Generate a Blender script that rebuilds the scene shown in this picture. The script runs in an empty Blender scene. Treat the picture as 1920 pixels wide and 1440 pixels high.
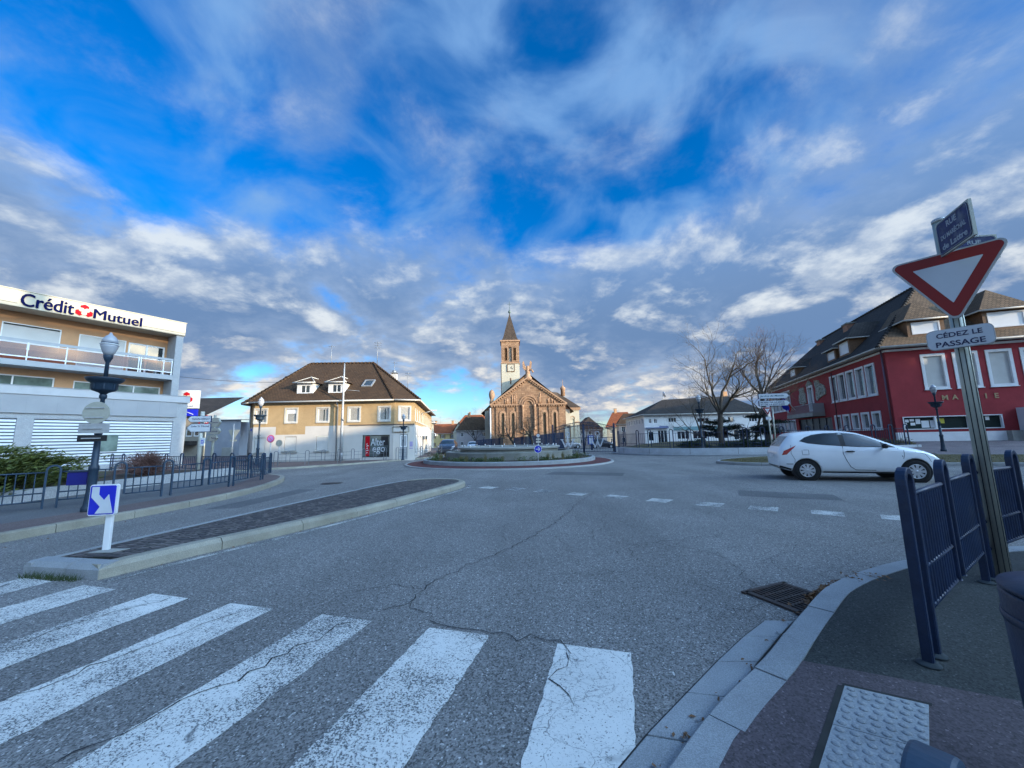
import bpy, bmesh, math, random
from mathutils import Vector, Matrix, noise as mnoise
random.seed(7)
R = math.radians
scene = bpy.context.scene
col = scene.collection

# ------------------------------------------------------------------ camera
CAM_H = 1.45
cam_d = bpy.data.cameras.new("camera")
cam = bpy.data.objects.new("camera", cam_d)
col.objects.link(cam)
cam_d.sensor_width = 36.0
cam_d.lens = 36.0 * 721.0 / 1920.0
cam_d.clip_start = 0.05
cam_d.clip_end = 3000
cam.location = (0, 0, CAM_H)
cam.rotation_euler = (Matrix.Rotation(R(90) + math.atan(100 / 721.0), 4, 'X') @ Matrix.Rotation(-0.020, 4, 'Z')).to_euler()
scene.camera = cam

# ------------------------------------------------------------------ light
SUN_AZ = (0.86, -0.51)          # horizontal direction towards the sun
SUN_EL = R(11)
sx, sy = Vector(SUN_AZ).normalized()
sun_dir = Vector((sx * math.cos(SUN_EL), sy * math.cos(SUN_EL), math.sin(SUN_EL)))
sun_d = bpy.data.lights.new("sun", 'SUN')
sun_d.energy = 3.3
sun_d.angle = R(0.5)
sun_d.color = (1.0, 0.82, 0.57)
sun = bpy.data.objects.new("sun", sun_d)
sun.rotation_euler = sun_dir.to_track_quat('Z', 'Y').to_euler()
sun.location = (60, -50, 40)
col.objects.link(sun)

scene.view_settings.view_transform = 'Standard'
scene.view_settings.look = 'None'
scene.view_settings.exposure = 1.0
scene.view_settings.gamma = 1.0
scene.cycles.use_denoising = True
scene.cycles.max_bounces = 6
scene.cycles.sample_clamp_indirect = 6.0

# ------------------------------------------------------------------ sky
world = bpy.data.worlds.new("World")
scene.world = world
world.use_nodes = True
wt = world.node_tree
wt.nodes.clear()


def sky_builder():
    N, L = wt.nodes, wt.links

    def node(kind, tree=None, **kw):
        n = (tree or wt).nodes.new(kind)
        for k, v in kw.items():
            setattr(n, k, v)
        return n

    def put(tree, sock, v):
        if isinstance(v, bpy.types.NodeSocket):
            tree.links.new(v, sock)
        else:
            sock.default_value = v

    def math_(op, a, b=0.0, c=0.0, tree=None, clamp=False):
        t = tree or wt
        n = node('ShaderNodeMath', t, operation=op, use_clamp=clamp)
        put(t, n.inputs[0], a); put(t, n.inputs[1], b)
        if len(n.inputs) > 2:
            put(t, n.inputs[2], c)
        return n.outputs[0]

    def sstep(v, a, b, lo=0.0, hi=1.0, tree=None):
        t = tree or wt
        n = node('ShaderNodeMapRange', t, interpolation_type='SMOOTHSTEP')
        put(t, n.inputs[0], v); put(t, n.inputs[1], a); put(t, n.inputs[2], b)
        put(t, n.inputs[3], lo); put(t, n.inputs[4], hi)
        return n.outputs[0]

    def mix(f, a, b, blend='MIX'):
        n = node('ShaderNodeMix', data_type='RGBA', blend_type=blend)
        put(wt, n.inputs[0], f); put(wt, n.inputs[6], a); put(wt, n.inputs[7], b)
        return n.outputs[2]

    tc = node('ShaderNodeTexCoord')
    sep = node('ShaderNodeSeparateXYZ')
    L.new(tc.outputs['Generated'], sep.inputs[0])
    X, Y, Z = sep.outputs
    zc = math_('MAXIMUM', Z, 0.0)

    # --- cloud amount at a point of the cloud plane, as a node group
    g = bpy.data.node_groups.new('cloud_amount', 'ShaderNodeTree')
    g.interface.new_socket('P', in_out='INPUT', socket_type='NodeSocketVector')
    g.interface.new_socket('fine', in_out='OUTPUT', socket_type='NodeSocketFloat')
    gi, go = g.nodes.new('NodeGroupInput'), g.nodes.new('NodeGroupOutput')

    def nz(scale, detail, rough, sc, dist=0.0, off=(0, 0, 0)):
        m = node('ShaderNodeMapping', g)
        g.links.new(gi.outputs[0], m.inputs[0])
        m.inputs['Scale'].default_value = sc
        m.inputs['Location'].default_value = off
        n = node('ShaderNodeTexNoise', g)
        g.links.new(m.outputs[0], n.inputs['Vector'])
        n.inputs['Scale'].default_value = scale
        n.inputs['Detail'].default_value = detail
        n.inputs['Roughness'].default_value = rough
        n.inputs['Distortion'].default_value = dist
        return n.outputs['Fac']
    big = nz(1.05, 2.0, 0.5, (1.0, 0.85, 1), 0.25, SKY_OFF[0])
    med = nz(3.1, 10.0, 0.60, (1.0, 1.0, 1), 0.2, SKY_OFF[1])
    s = math_('MULTIPLY', big, 0.46, tree=g)
    s = math_('MULTIPLY_ADD', med, 0.54, s, tree=g)
    g.links.new(s, go.inputs[0])

    def cloud(px, py):
        c = node('ShaderNodeCombineXYZ')
        put(wt, c.inputs[0], px); put(wt, c.inputs[1], py)
        n = node('ShaderNodeGroup', node_tree=g)
        L.new(c.outputs[0], n.inputs[0])
        return n.outputs[0]

    inv = math_('DIVIDE', 1.0, math_('ADD', zc, 0.30))
    px, py = math_('MULTIPLY', X, inv), math_('MULTIPLY', Y, inv)
    n0 = cloud(px, py)
    n1 = cloud(math_('MULTIPLY', px, 0.93), math_('MULTIPLY_ADD', py, 0.93, -0.02))

    # how much of the sky is covered, by height above the horizon
    ramp = node('ShaderNodeValToRGB')
    cr = ramp.color_ramp
    cr.interpolation = 'B_SPLINE'
    pts = COVER
    while len(cr.elements) < len(pts):
        cr.elements.new(0.5)
    for e, (p, v) in zip(cr.elements, pts):
        e.position = p
        e.color = (v, v, v, 1)
    az = math_('ARCTAN2', X, Y)
    # the edge of the cloud deck wanders up and down round the compass
    wob = node('ShaderNodeTexNoise', noise_dimensions='1D')
    put(wt, wob.inputs['W'], math_('MULTIPLY', az, 1.0))
    wob.inputs['Scale'].default_value = 2.2
    wob.inputs['Detail'].default_value = 2.0
    put(wt, ramp.inputs[0], math_('MULTIPLY_ADD', math_('SUBTRACT', wob.outputs['Fac'], 0.5), 0.22, zc))
    cover = math_('ADD', ramp.outputs[0], sstep(az, 0.2, 0.85, 0.0, 0.17))
    thr = math_('SUBTRACT', 1.0, cover)
    dens = sstep(n0, thr, math_('ADD', thr, sstep(zc, 0.15, 0.6, 0.13, 0.24)))

    # thin high streaks
    hc = node('ShaderNodeCombineXYZ')
    hinv = math_('DIVIDE', 1.45, math_('ADD', zc, 0.42))
    put(wt, hc.inputs[0], math_('MULTIPLY_ADD', X, hinv, HI_OFF[0])); put(wt, hc.inputs[1], math_('MULTIPLY_ADD', Y, hinv, HI_OFF[1]))
    hn = node('ShaderNodeTexNoise')
    L.new(hc.outputs[0], hn.inputs['Vector'])
    hn.inputs['Scale'].default_value = 2.6
    hn.inputs['Detail'].default_value = 7.0
    hn.inputs['Roughness'].default_value = 0.5
    hn.inputs['Distortion'].default_value = 0.5
    high = math_('MULTIPLY', sstep(hn.outputs['Fac'], 0.42, 0.68), sstep(zc, 0.25, 0.5, 0.25, 0.85))

    # cloud colour: sunlit rims against blue-grey undersides
    rim = math_('SUBTRACT', n0, n1)
    lit = sstep(rim, -0.015, 0.10)
    edge = math_('SUBTRACT', 1.0, sstep(n0, math_('ADD', thr, 0.05), math_('ADD', thr, 0.26)))
    mc = node('ShaderNodeCombineXYZ')
    put(wt, mc.inputs[0], px); put(wt, mc.inputs[1], py)
    mot = node('ShaderNodeTexNoise')
    L.new(mc.outputs[0], mot.inputs['Vector'])
    mot.inputs['Scale'].default_value = 7.0
    mot.inputs['Detail'].default_value = 6.0
    mot.inputs['Roughness'].default_value = 0.6
    motv = sstep(mot.outputs['Fac'], 0.35, 0.68, 0.45, 1.25)
    bright = math_('MULTIPLY', math_('MULTIPLY', motv, math_('MULTIPLY_ADD', lit, 0.80, math_('MULTIPLY', edge, 0.35))), sstep(zc, 0.7, 0.3, 0.55, 1.0), clamp=True)
    shade = mix(sstep(zc, 0.0, 0.5), CL_LOW, CL_HIGH)
    light = mix(sstep(zc, 0.0, 0.35), LT_LOW, LT_HIGH)
    dark = mix(bright, mix(math_('MULTIPLY', sstep(zc, 0.5, 0.2), math_('SUBTRACT', 1.0, edge)), shade, CL_DARK), light)
    # the half of the sky round the sun is brighter
    sd = node('ShaderNodeVectorMath', operation='DOT_PRODUCT')
    L.new(tc.outputs['Generated'], sd.inputs[0])
    sd.inputs[1].default_value = sun_dir
    glow = sstep(sd.outputs['Value'], 0.50, 0.94, 1.0, SUNSIDE)
    cloudc = node('ShaderNodeVectorMath', operation='SCALE')
    warm = mix(sstep(sd.outputs['Value'], 0.5, 0.9), (1, 1, 1, 1), (1.15, 1.05, 0.80, 1))
    L.new(mix(1.0, dark, warm, 'MULTIPLY'), cloudc.inputs[0]); L.new(glow, cloudc.inputs['Scale'])

    sky = node('ShaderNodeTexSky', sky_type='NISHITA')
    sky.sun_disc = False
    sky.sun_elevation = SUN_EL
    sky.sun_rotation = math.atan2(sx, sy)
    sky.altitude = 200
    sky.air_density = 1.0
    sky.dust_density = 0.4
    sky.ozone_density = 3.0
    k = node('ShaderNodeVectorMath', operation='SCALE')
    L.new(sky.outputs[0], k.inputs[0])
    k.inputs['Scale'].default_value = SKY_K
    tn = node('ShaderNodeVectorMath', operation='MULTIPLY')
    L.new(k.outputs[0], tn.inputs[0])
    tn.inputs[1].default_value = SKY_TINT
    lowt = node('ShaderNodeVectorMath', operation='MULTIPLY')
    L.new(k.outputs[0], lowt.inputs[0])
    lowt.inputs[1].default_value = (0.72, 0.82, 1.0)
    tm = mix(sstep(zc, 0.12, 0.42), lowt.outputs[0], tn.outputs[0])
    hs = node('ShaderNodeHueSaturation')
    hs.inputs['Saturation'].default_value = SKY_SAT
    L.new(tm, hs.inputs['Color'])
    hcol = node('ShaderNodeVectorMath', operation='SCALE')
    hcol.inputs[0].default_value = HI_COL[:3]
    L.new(glow, hcol.inputs['Scale'])
    base = mix(high, hs.outputs[0], hcol.outputs[0])
    final = mix(math_('MULTIPLY', dens, sstep(zc, 0.3, 0.6, 1.0, 0.85)), base, cloudc.outputs[0])
    bg = node('ShaderNodeBackground')
    bg.inputs['Strength'].default_value = SKY_S
    # colours above are written for strength 1; the background runs at SKY_S
    up = node('ShaderNodeVectorMath', operation='SCALE')
    L.new(final, up.inputs[0])
    up.inputs['Scale'].default_value = 1.0 / SKY_S
    L.new(up.outputs[0], bg.inputs['Color'])
    out = node('ShaderNodeOutputWorld')
    L.new(bg.outputs[0], out.inputs['Surface'])


SKY_S, SKY_K, SKY_SAT, SUNSIDE = 0.12, 0.15, 1.2, 15.0
SKY_TINT = (0.34, 0.66, 1.02)
HI_OFF = (5.0, 2.0)
SKY_OFF = [(3.1, 1.7, 0), (0.4, 7.3, 0)]
COVER = [(0.0, 0.50), (0.05, 0.53), (0.10, 0.61), (0.18, 0.71), (0.34, 0.73), (0.42, 0.67), (0.48, 0.55), (0.56, 0.50), (0.75, 0.53), (1.0, 0.53)]
CL_LOW, CL_HIGH, CL_DARK = (0.130, 0.190, 0.290, 1), (0.090, 0.168, 0.320, 1), (0.078, 0.135, 0.243, 1)
LT_LOW, LT_HIGH = (0.46, 0.43, 0.39, 1), (0.37, 0.41, 0.45, 1)
HI_COL = (0.115, 0.225, 0.41, 1)
sky_builder()

# unseen houses added behind the viewpoint to cast shade: label, u range across the sun's direction, distance, eaves, ridge
BACK = [
    ('tall cream block of flats added behind the viewpoint to shade the bank', -24, 10.4, 30, 16.4, 21.0, 'cream', 'rooftile_red', 8, 0.0),
    ('grey terraced house with brown roof added behind the viewpoint to shade the ochre house', 10.4, 22.0, 34, 11.8, 14.1, 'grey_render', 'rooftile', 5, 2.0),
    ('pink house with steep red roof added behind the viewpoint to shade the roundabout', 21.8, 34.5, 48, 12.0, 15.6, 'pink_render', 'rooftile_red', 4, 2.0),
    ('yellow house with hipped roof added behind the viewpoint to shade the town hall front', 34.4, 44, 52, 11.0, 14.9, 'yellow_render', 'rooftile', 3, 3.0),
    ('white house with low brown roof added behind the viewpoint as a shade caster', 44.5, 58, 62, 9.5, 13.4, 'white', 'rooftile', 4, 4.0),
    ('long brown apartment house added behind the viewpoint to shade the white villa', 62, 96, 60, 17.0, 21.4, 'pink_render', 'rooftile', 8, 4.0),
]

# ------------------------------------------------------------------ helpers
def xyz(p):
    return Vector((p[0], p[1], p[2] if len(p) > 2 else 0.0))


class Fr:
    """a vertical frame: u along the facade, n out of it, z up"""
    def __init__(s, ox, oy, dx, dy):
        s.o = Vector((ox, oy, 0))
        s.d = Vector((dx, dy, 0)).normalized()
        s.n = Vector((s.d.y, -s.d.x, 0))

    def __call__(s, u, z, n=0.0):
        return s.o + s.d * u + s.n * n + Vector((0, 0, z))


class MB:
    """collects shapes for ONE mesh object"""
    def __init__(s):
        s.v, s.f, s.sm = [], [], []

    def add(s, verts, faces, smooth=False):
        b = len(s.v)
        s.v += [Vector(p) for p in verts]
        for f in faces:
            s.f.append([b + i for i in f])
            s.sm.append(smooth)
        return s

    def quad(s, *p):
        return s.add([xyz(q) for q in p], [list(range(len(p)))])

    def box(s, c, size, rz=0.0, taper=1.0):
        x, y, z = (d / 2 for d in size)
        m = Matrix.Rotation(rz, 3, 'Z')
        vs = []
        for k, t in ((-1, 1.0), (1, taper)):
            for a, b in ((-1, -1), (1, -1), (1, 1), (-1, 1)):
                vs.append(Vector(c) + m @ Vector((a * x * t, b * y * t, k * z)))
        return s.add(vs, [(3, 2, 1, 0), (4, 5, 6, 7), (0, 1, 5, 4), (1, 2, 6, 5), (2, 3, 7, 6), (3, 0, 4, 7)])

    def fbox(s, fr, u0, u1, z0, z1, n0, n1):
        vs = [fr(u, z, n) for z in (z0, z1) for (u, n) in ((u0, n1), (u1, n1), (u1, n0), (u0, n0))]
        return s.add(vs, [(3, 2, 1, 0), (4, 5, 6, 7), (0, 1, 5, 4), (1, 2, 6, 5), (2, 3, 7, 6), (3, 0, 4, 7)])

    def tube(s, pts, r, n=8, cap=True, smooth=True):
        pts = [Vector(p) for p in pts]
        rs = r if isinstance(r, (list, tuple)) else [r] * len(pts)
        b = len(s.v)
        prev = None
        for i, p in enumerate(pts):
            t = (pts[min(i + 1, len(pts) - 1)] - pts[max(i - 1, 0)])
            t = t.normalized() if t.length > 1e-9 else Vector((0, 0, 1))
            if prev is None:
                a = Vector((0, 0, 1)) if abs(t.z) < 0.9 else Vector((1, 0, 0))
                x = t.cross(a).normalized()
            else:
                x = (prev - t * prev.dot(t))
                x = x.normalized() if x.length > 1e-6 else t.orthogonal().normalized()
            prev = x
            y = t.cross(x)
            for k in range(n):
                a = 2 * math.pi * k / n
                s.v.append(p + (x * math.cos(a) + y * math.sin(a)) * rs[i])
        for i in range(len(pts) - 1):
            for k in range(n):
                k2 = (k + 1) % n
                s.f.append([b + i * n + k, b + i * n + k2, b + (i + 1) * n + k2, b + (i + 1) * n + k])
                s.sm.append(smooth)
        if cap:
            s.f.append([b + k for k in range(n)][::-1]); s.sm.append(False)
            e = b + (len(pts) - 1) * n
            s.f.append([e + k for k in range(n)]); s.sm.append(False)
        return s

    def lathe(s, prof, n=20, c=(0, 0, 0), smooth=True, a0=0.0):
        b = len(s.v)
        c = Vector(c)
        for r, z in prof:
            for k in range(n):
                a = a0 + 2 * math.pi * k / n
                s.v.append(c + Vector((r * math.cos(a), r * math.sin(a), z)))
        for i in range(len(prof) - 1):
            for k in range(n):
                k2 = (k + 1) % n
                s.f.append([b + i * n + k, b + i * n + k2, b + (i + 1) * n + k2, b + (i + 1) * n + k])
                s.sm.append(smooth)
        if prof[0][0] > 1e-4:
            s.f.append([b + k for k in range(n)][::-1]); s.sm.append(False)
        if prof[-1][0] > 1e-4:
            e = b + (len(prof) - 1) * n
            s.f.append([e + k for k in range(n)]); s.sm.append(False)
        return s

    def slab(s, poly, z0, z1, bottom=False):
        """extruded ground polygon; z1 may be a function of (x, y)"""
        zt = z1 if callable(z1) else (lambda x, y: z1)
        n = len(poly)
        b = len(s.v)
        for p in poly:
            s.v.append(Vector((p[0], p[1], z0)))
        for p in poly:
            s.v.append(Vector((p[0], p[1], zt(p[0], p[1]))))
        s.f.append([b + n + i for i in range(n)]); s.sm.append(False)
        if bottom:
            s.f.append([b + i for i in range(n)][::-1]); s.sm.append(False)
        for i in range(n):
            j = (i + 1) % n
            s.f.append([b + i, b + j, b + n + j, b + n + i]); s.sm.append(False)
        return s

    def prism(s, poly, fr, n0, n1):
        """polygon of (u, z) in a frame, extruded from n0 (back) to n1 (front)"""
        n = len(poly)
        b = len(s.v)
        for d in (n1, n0):
            for u, z in poly:
                s.v.append(fr(u, z, d))
        s.f.append([b + i for i in range(n)]); s.sm.append(False)
        s.f.append([b + n + i for i in range(n)][::-1]); s.sm.append(False)
        for i in range(n):
            j = (i + 1) % n
            s.f.append([b + i, b + n + i, b + n + j, b + j]); s.sm.append(False)
        return s

    def wall(s, fr, u0, u1, z0, z1, holes=(), n=0.0, reveal=0.14):
        """a wall sheet with rectangular openings and their reveals"""
        us = sorted({u0, u1, *[h[0] for h in holes], *[h[1] for h in holes]})
        zs = sorted({z0, z1, *[h[2] for h in holes], *[h[3] for h in holes]})
        for i in range(len(us) - 1):
            for j in range(len(zs) - 1):
                cu, cz = (us[i] + us[i + 1]) / 2, (zs[j] + zs[j + 1]) / 2
                if any(h[0] < cu < h[1] and h[2] < cz < h[3] for h in holes):
                    continue
                s.quad(fr(us[i], zs[j], n), fr(us[i + 1], zs[j], n), fr(us[i + 1], zs[j + 1], n), fr(us[i], zs[j + 1], n))
        for a, b, c, d in holes:
            m = n - reveal
            s.quad(fr(a, c, n), fr(a, d, n), fr(a, d, m), fr(a, c, m))
            s.quad(fr(b, c, n), fr(b, c, m), fr(b, d, m), fr(b, d, n))
            s.quad(fr(a, d, n), fr(b, d, n), fr(b, d, m), fr(a, d, m))
            s.quad(fr(a, c, n), fr(a, c, m), fr(b, c, m), fr(b, c, n))
        return s

    def ring(s, fr, u0, u1, z0, z1, w, n0, n1, wb=None):
        """a rectangular frame of boxes that butt end to end"""
        wb = w if wb is None else wb
        s.fbox(fr, u0, u0 + w, z0 + wb, z1 - w, n0, n1)
        s.fbox(fr, u1 - w, u1, z0 + wb, z1 - w, n0, n1)
        s.fbox(fr, u0, u1, z1 - w, z1, n0, n1)
        s.fbox(fr, u0, u1, z0, z0 + wb, n0, n1)
        return s

    def build(s, name, m, parent=None, bevel=0.0, uv=True):
        off = Vector(parent['base']) if parent is not None and 'base' in parent else Vector((0, 0, 0))
        me = bpy.data.meshes.new(name)
        me.from_pydata([v - off for v in s.v], [], s.f)
        me.polygons.foreach_set('use_smooth', s.sm)
        if uv:
            lay = me.uv_layers.new(name='UVMap')
            up = Vector((0, 0, 1))
            for p in me.polygons:
                nn = p.normal
                t = up.cross(nn)
                t = t.normalized() if t.length > 0.05 else Vector((1, 0, 0))
                b = nn.cross(t)
                for li in p.loop_indices:
                    q = me.vertices[me.loops[li].vertex_index].co + off
                    lay.data[li].uv = (q.dot(t), q.dot(b))
        me.materials.append(m)
        o = bpy.data.objects.new(name, me)
        col.objects.link(o)
        if bevel:
            bv = o.modifiers.new('bevel', 'BEVEL')
            bv.width = bevel
            bv.segments = 2
            bv.limit_method = 'ANGLE'
        if parent is not None:
            o.parent = parent
            o['base'] = tuple(off)
        return o


def tag(o, label, cat, group=None):
    o['label'] = label
    o['category'] = cat
    if group:
        o['group'] = group
    return o


def thing(name, loc, label, cat, group=None):
    o = bpy.data.objects.new(name, None)
    o.empty_display_size = 0.2
    col.objects.link(o)
    o.location = loc
    o['base'] = tuple(loc)
    return tag(o, label, cat, group)


def structure(o, kind='structure'):
    o['kind'] = kind
    return o


def copy_thing(o, parent=None):
    c = o.copy()
    col.objects.link(c)
    c.parent = parent
    for ch in [k for k in bpy.data.objects if k.parent == o]:
        copy_thing(ch, c)
    return c


def text_mb(body, size, fr, u, z, n, depth=0.004, align='CENTER', bold=0.0, width=None, shear=0.0, height=None):
    """lettering laid on a frame, as a mesh"""
    cu = bpy.data.curves.new('lettering', 'FONT')
    cu.body = body
    cu.size = size
    cu.align_x = align
    cu.align_y = 'CENTER'
    cu.extrude = depth / 2
    cu.offset = bold
    cu.shear = shear
    cu.resolution_u = 3
    tmp = bpy.data.objects.new('lettering', cu)
    col.objects.link(tmp)
    dg = bpy.context.evaluated_depsgraph_get()
    me = bpy.data.meshes.new_from_object(tmp.evaluated_get(dg))
    mb = MB()
    vs = [v.co.copy() for v in me.vertices]
    if vs and (width or height):
        x0, x1 = min(v.x for v in vs), max(v.x for v in vs)
        y0, y1 = min(v.y for v in vs), max(v.y for v in vs)
        kx = width / (x1 - x0) if width else 1.0
        ky = height / (y1 - y0) if height else 1.0
        for v in vs:
            v.x = (v.x - (x0 + x1) / 2) * kx
            v.y = (v.y - (y0 + y1) / 2) * ky
    mb.add([fr(u + v.x, z + v.y, n + v.z) for v in vs], [list(p.vertices) for p in me.polygons])
    bpy.data.objects.remove(tmp)
    bpy.data.curves.remove(cu)
    bpy.data.meshes.remove(me)
    return mb


def bold_text(body, fr, u, z, n, width, height, w=.02):
    """heavy lettering: the strokes are thickened by close copies"""
    mb = MB()
    k = 0
    for a, b in ((0, 0), (-w, 0), (w, 0), (0, -w * .5), (0, w * .5)):
        t = text_mb(body, 1.0, fr, u + a, z + b, n + .0015 * k, .05, width=width - 2 * w, height=height - w)
        mb.add(t.v, t.f)
        k += 1
    return mb


# ------------------------------------------------------------------ materials
def nodes_of(name):
    m = bpy.data.materials.new(name)
    m.use_nodes = True
    return m, m.node_tree, m.node_tree.nodes['Principled BSDF']


def tex(nt, kind, coord, **inp):
    n = nt.nodes.new(kind)
    for k, v in inp.items():
        n.inputs[k].default_value = v
    if coord is not None:
        nt.links.new(coord, n.inputs['Vector'])
    return n


def ramp(nt, fac, stops):
    n = nt.nodes.new('ShaderNodeValToRGB')
    while len(n.color_ramp.elements) < len(stops):
        n.color_ramp.elements.new(0.5)
    for e, (p, c) in zip(n.color_ramp.elements, stops):
        e.position = p
        e.color = (c, c, c, 1) if not isinstance(c, (tuple, list)) else (*c[:3], 1)
    nt.links.new(fac, n.inputs[0])
    return n.outputs[0]


def mixc(nt, f, a, b, blend='MIX'):
    n = nt.nodes.new('ShaderNodeMix')
    n.data_type = 'RGBA'
    n.blend_type = blend
    for i, v in ((0, f), (6, a), (7, b)):
        if isinstance(v, bpy.types.NodeSocket):
            nt.links.new(v, n.inputs[i])
        else:
            n.inputs[i].default_value = v if i == 0 else (*v[:3], 1)
    return n.outputs[2]


def bump(nt, b, h, strength, dist=0.02):
    n = nt.nodes.new('ShaderNodeBump')
    n.inputs['Strength'].default_value = strength
    n.inputs['Distance'].default_value = dist
    nt.links.new(h, n.inputs['Height'])
    nt.links.new(n.outputs[0], b.inputs['Normal'])


def mat(name, c, rough=0.7, metal=0.0, var=0.12, scale=3.0, fine=0.0, bmp=0.0, bscale=60.0, spec=0.4, stain=None, stain_amt=0.5):
    m, nt, b = nodes_of(name)
    tc = nt.nodes.new('ShaderNodeTexCoord').outputs['Object']
    n = tex(nt, 'ShaderNodeTexNoise', tc, Scale=scale, Detail=6.0, Roughness=0.6)
    lo = [x * (1 - var) for x in c]
    hi = [min(1, x * (1 + var)) for x in c]
    out = ramp(nt, n.outputs['Fac'], [(0.3, lo), (0.7, hi)])
    if fine:
        n2 = tex(nt, 'ShaderNodeTexNoise', tc, Scale=bscale, Detail=3.0)
        out = mixc(nt, fine, out, ramp(nt, n2.outputs['Fac'], [(0.35, 0.25), (0.65, 1.0)]), 'MULTIPLY')
    if stain:
        n3 = tex(nt, 'ShaderNodeTexNoise', tc, Scale=scale * 0.35, Detail=8.0, Roughness=0.7)
        f = ramp(nt, n3.outputs['Fac'], [(0.52, 0.0), (0.68, stain_amt)])
        out = mixc(nt, f, out, stain)
    nt.links.new(out, b.inputs['Base Color'])
    b.inputs['Roughness'].default_value = rough
    b.inputs['Metallic'].default_value = metal
    b.inputs['Specular IOR Level'].default_value = spec
    if bmp:
        n4 = tex(nt, 'ShaderNodeTexNoise', tc, Scale=bscale, Detail=4.0)
        bump(nt, b, n4.outputs['Fac'], bmp)
    return m


def brick_mat(name, c1, c2, mortar, w, h, gap=0.01, rough=0.85, bmp=0.5, squash=1.0, var=0.25, offset=0.5):
    m, nt, b = nodes_of(name)
    tcn = nt.nodes.new('ShaderNodeTexCoord')
    uv = tcn.outputs['UV']
    br = tex(nt, 'ShaderNodeTexBrick', uv, Scale=1.0)
    br.offset = offset
    br.inputs['Color1'].default_value = (*c1, 1)
    br.inputs['Color2'].default_value = (*c2, 1)
    br.inputs['Mortar'].default_value = (*mortar, 1)
    br.inputs['Mortar Size'].default_value = gap
    br.inputs['Brick Width'].default_value = w
    br.inputs['Row Height'].default_value = h
    n = tex(nt, 'ShaderNodeTexNoise', tcn.outputs['Object'], Scale=0.8, Detail=8.0, Roughness=0.65)
    f = ramp(nt, n.outputs['Fac'], [(0.3, 1 - var), (0.7, 1 + var * 0.5)])
    out = mixc(nt, 1.0, br.outputs['Color'], f, 'MULTIPLY')
    nt.links.new(out, b.inputs['Base Color'])
    b.inputs['Roughness'].default_value = rough
    b.inputs['Specular IOR Level'].default_value = 0.2
    inv = ramp(nt, br.outputs['Fac'], [(0.0, 1.0), (1.0, 0.0)])
    bump(nt, b, inv, bmp, 0.02)
    return m


def asphalt_mat(name, c, speck=0.5, tint=(1.0, 1.0, 1.0)):
    m, nt, b = nodes_of(name)
    tc = nt.nodes.new('ShaderNodeTexCoord').outputs['Object']
    v = tex(nt, 'ShaderNodeTexVoronoi', tc, Scale=110.0, Randomness=1.0)
    bw = nt.nodes.new('ShaderNodeRGBToBW')
    nt.links.new(v.outputs['Color'], bw.inputs[0])
    grain = ramp(nt, bw.outputs[0], [(0.15, 1 - speck), (0.55, 1.0), (0.86, 1.0 + speck * 0.5), (0.93, 1.0 + speck * 2.6)])
    n1 = tex(nt, 'ShaderNodeTexNoise', tc, Scale=0.45, Detail=7.0, Roughness=0.6)
    n2 = tex(nt, 'ShaderNodeTexNoise', tc, Scale=30.0, Detail=4.0, Roughness=0.7)
    base = [c * t for t in tint]
    out = ramp(nt, n1.outputs['Fac'], [(0.3, [x * 0.84 for x in base]), (0.7, [x * 1.14 for x in base])])
    st = nt.nodes.new('ShaderNodeMapping')
    nt.links.new(tc, st.inputs[0])
    st.inputs['Rotation'].default_value = (0, 0, 0.45)
    st.inputs['Scale'].default_value = (1.0, 0.16, 1)
    n5 = tex(nt, 'ShaderNodeTexNoise', st.outputs[0], Scale=0.9, Detail=5.0, Roughness=0.6)
    out = mixc(nt, 0.7, out, ramp(nt, n5.outputs['Fac'], [(0.35, 0.82), (0.65, 1.12)]), 'MULTIPLY')
    n6 = tex(nt, 'ShaderNodeTexNoise', tc, Scale=1.7, Detail=8.0, Roughness=0.72)
    out = mixc(nt, 0.8, out, ramp(nt, n6.outputs['Fac'], [(0.28, 0.70), (0.40, 1.0), (0.62, 1.0), (0.74, 1.14)]), 'MULTIPLY')
    out = mixc(nt, 1.0, out, grain, 'MULTIPLY')
    out = mixc(nt, 0.6, out, ramp(nt, n2.outputs['Fac'], [(0.3, 0.6), (0.7, 1.3)]), 'MULTIPLY')
    nt.links.new(out, b.inputs['Base Color'])
    b.inputs['Roughness'].default_value = 0.82
    b.inputs['Specular IOR Level'].default_value = 0.3
    hb = mixc(nt, 0.5, bw.outputs[0], n2.outputs['Fac'])
    bump(nt, b, hb, 0.55, 0.006)
    return m


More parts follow.
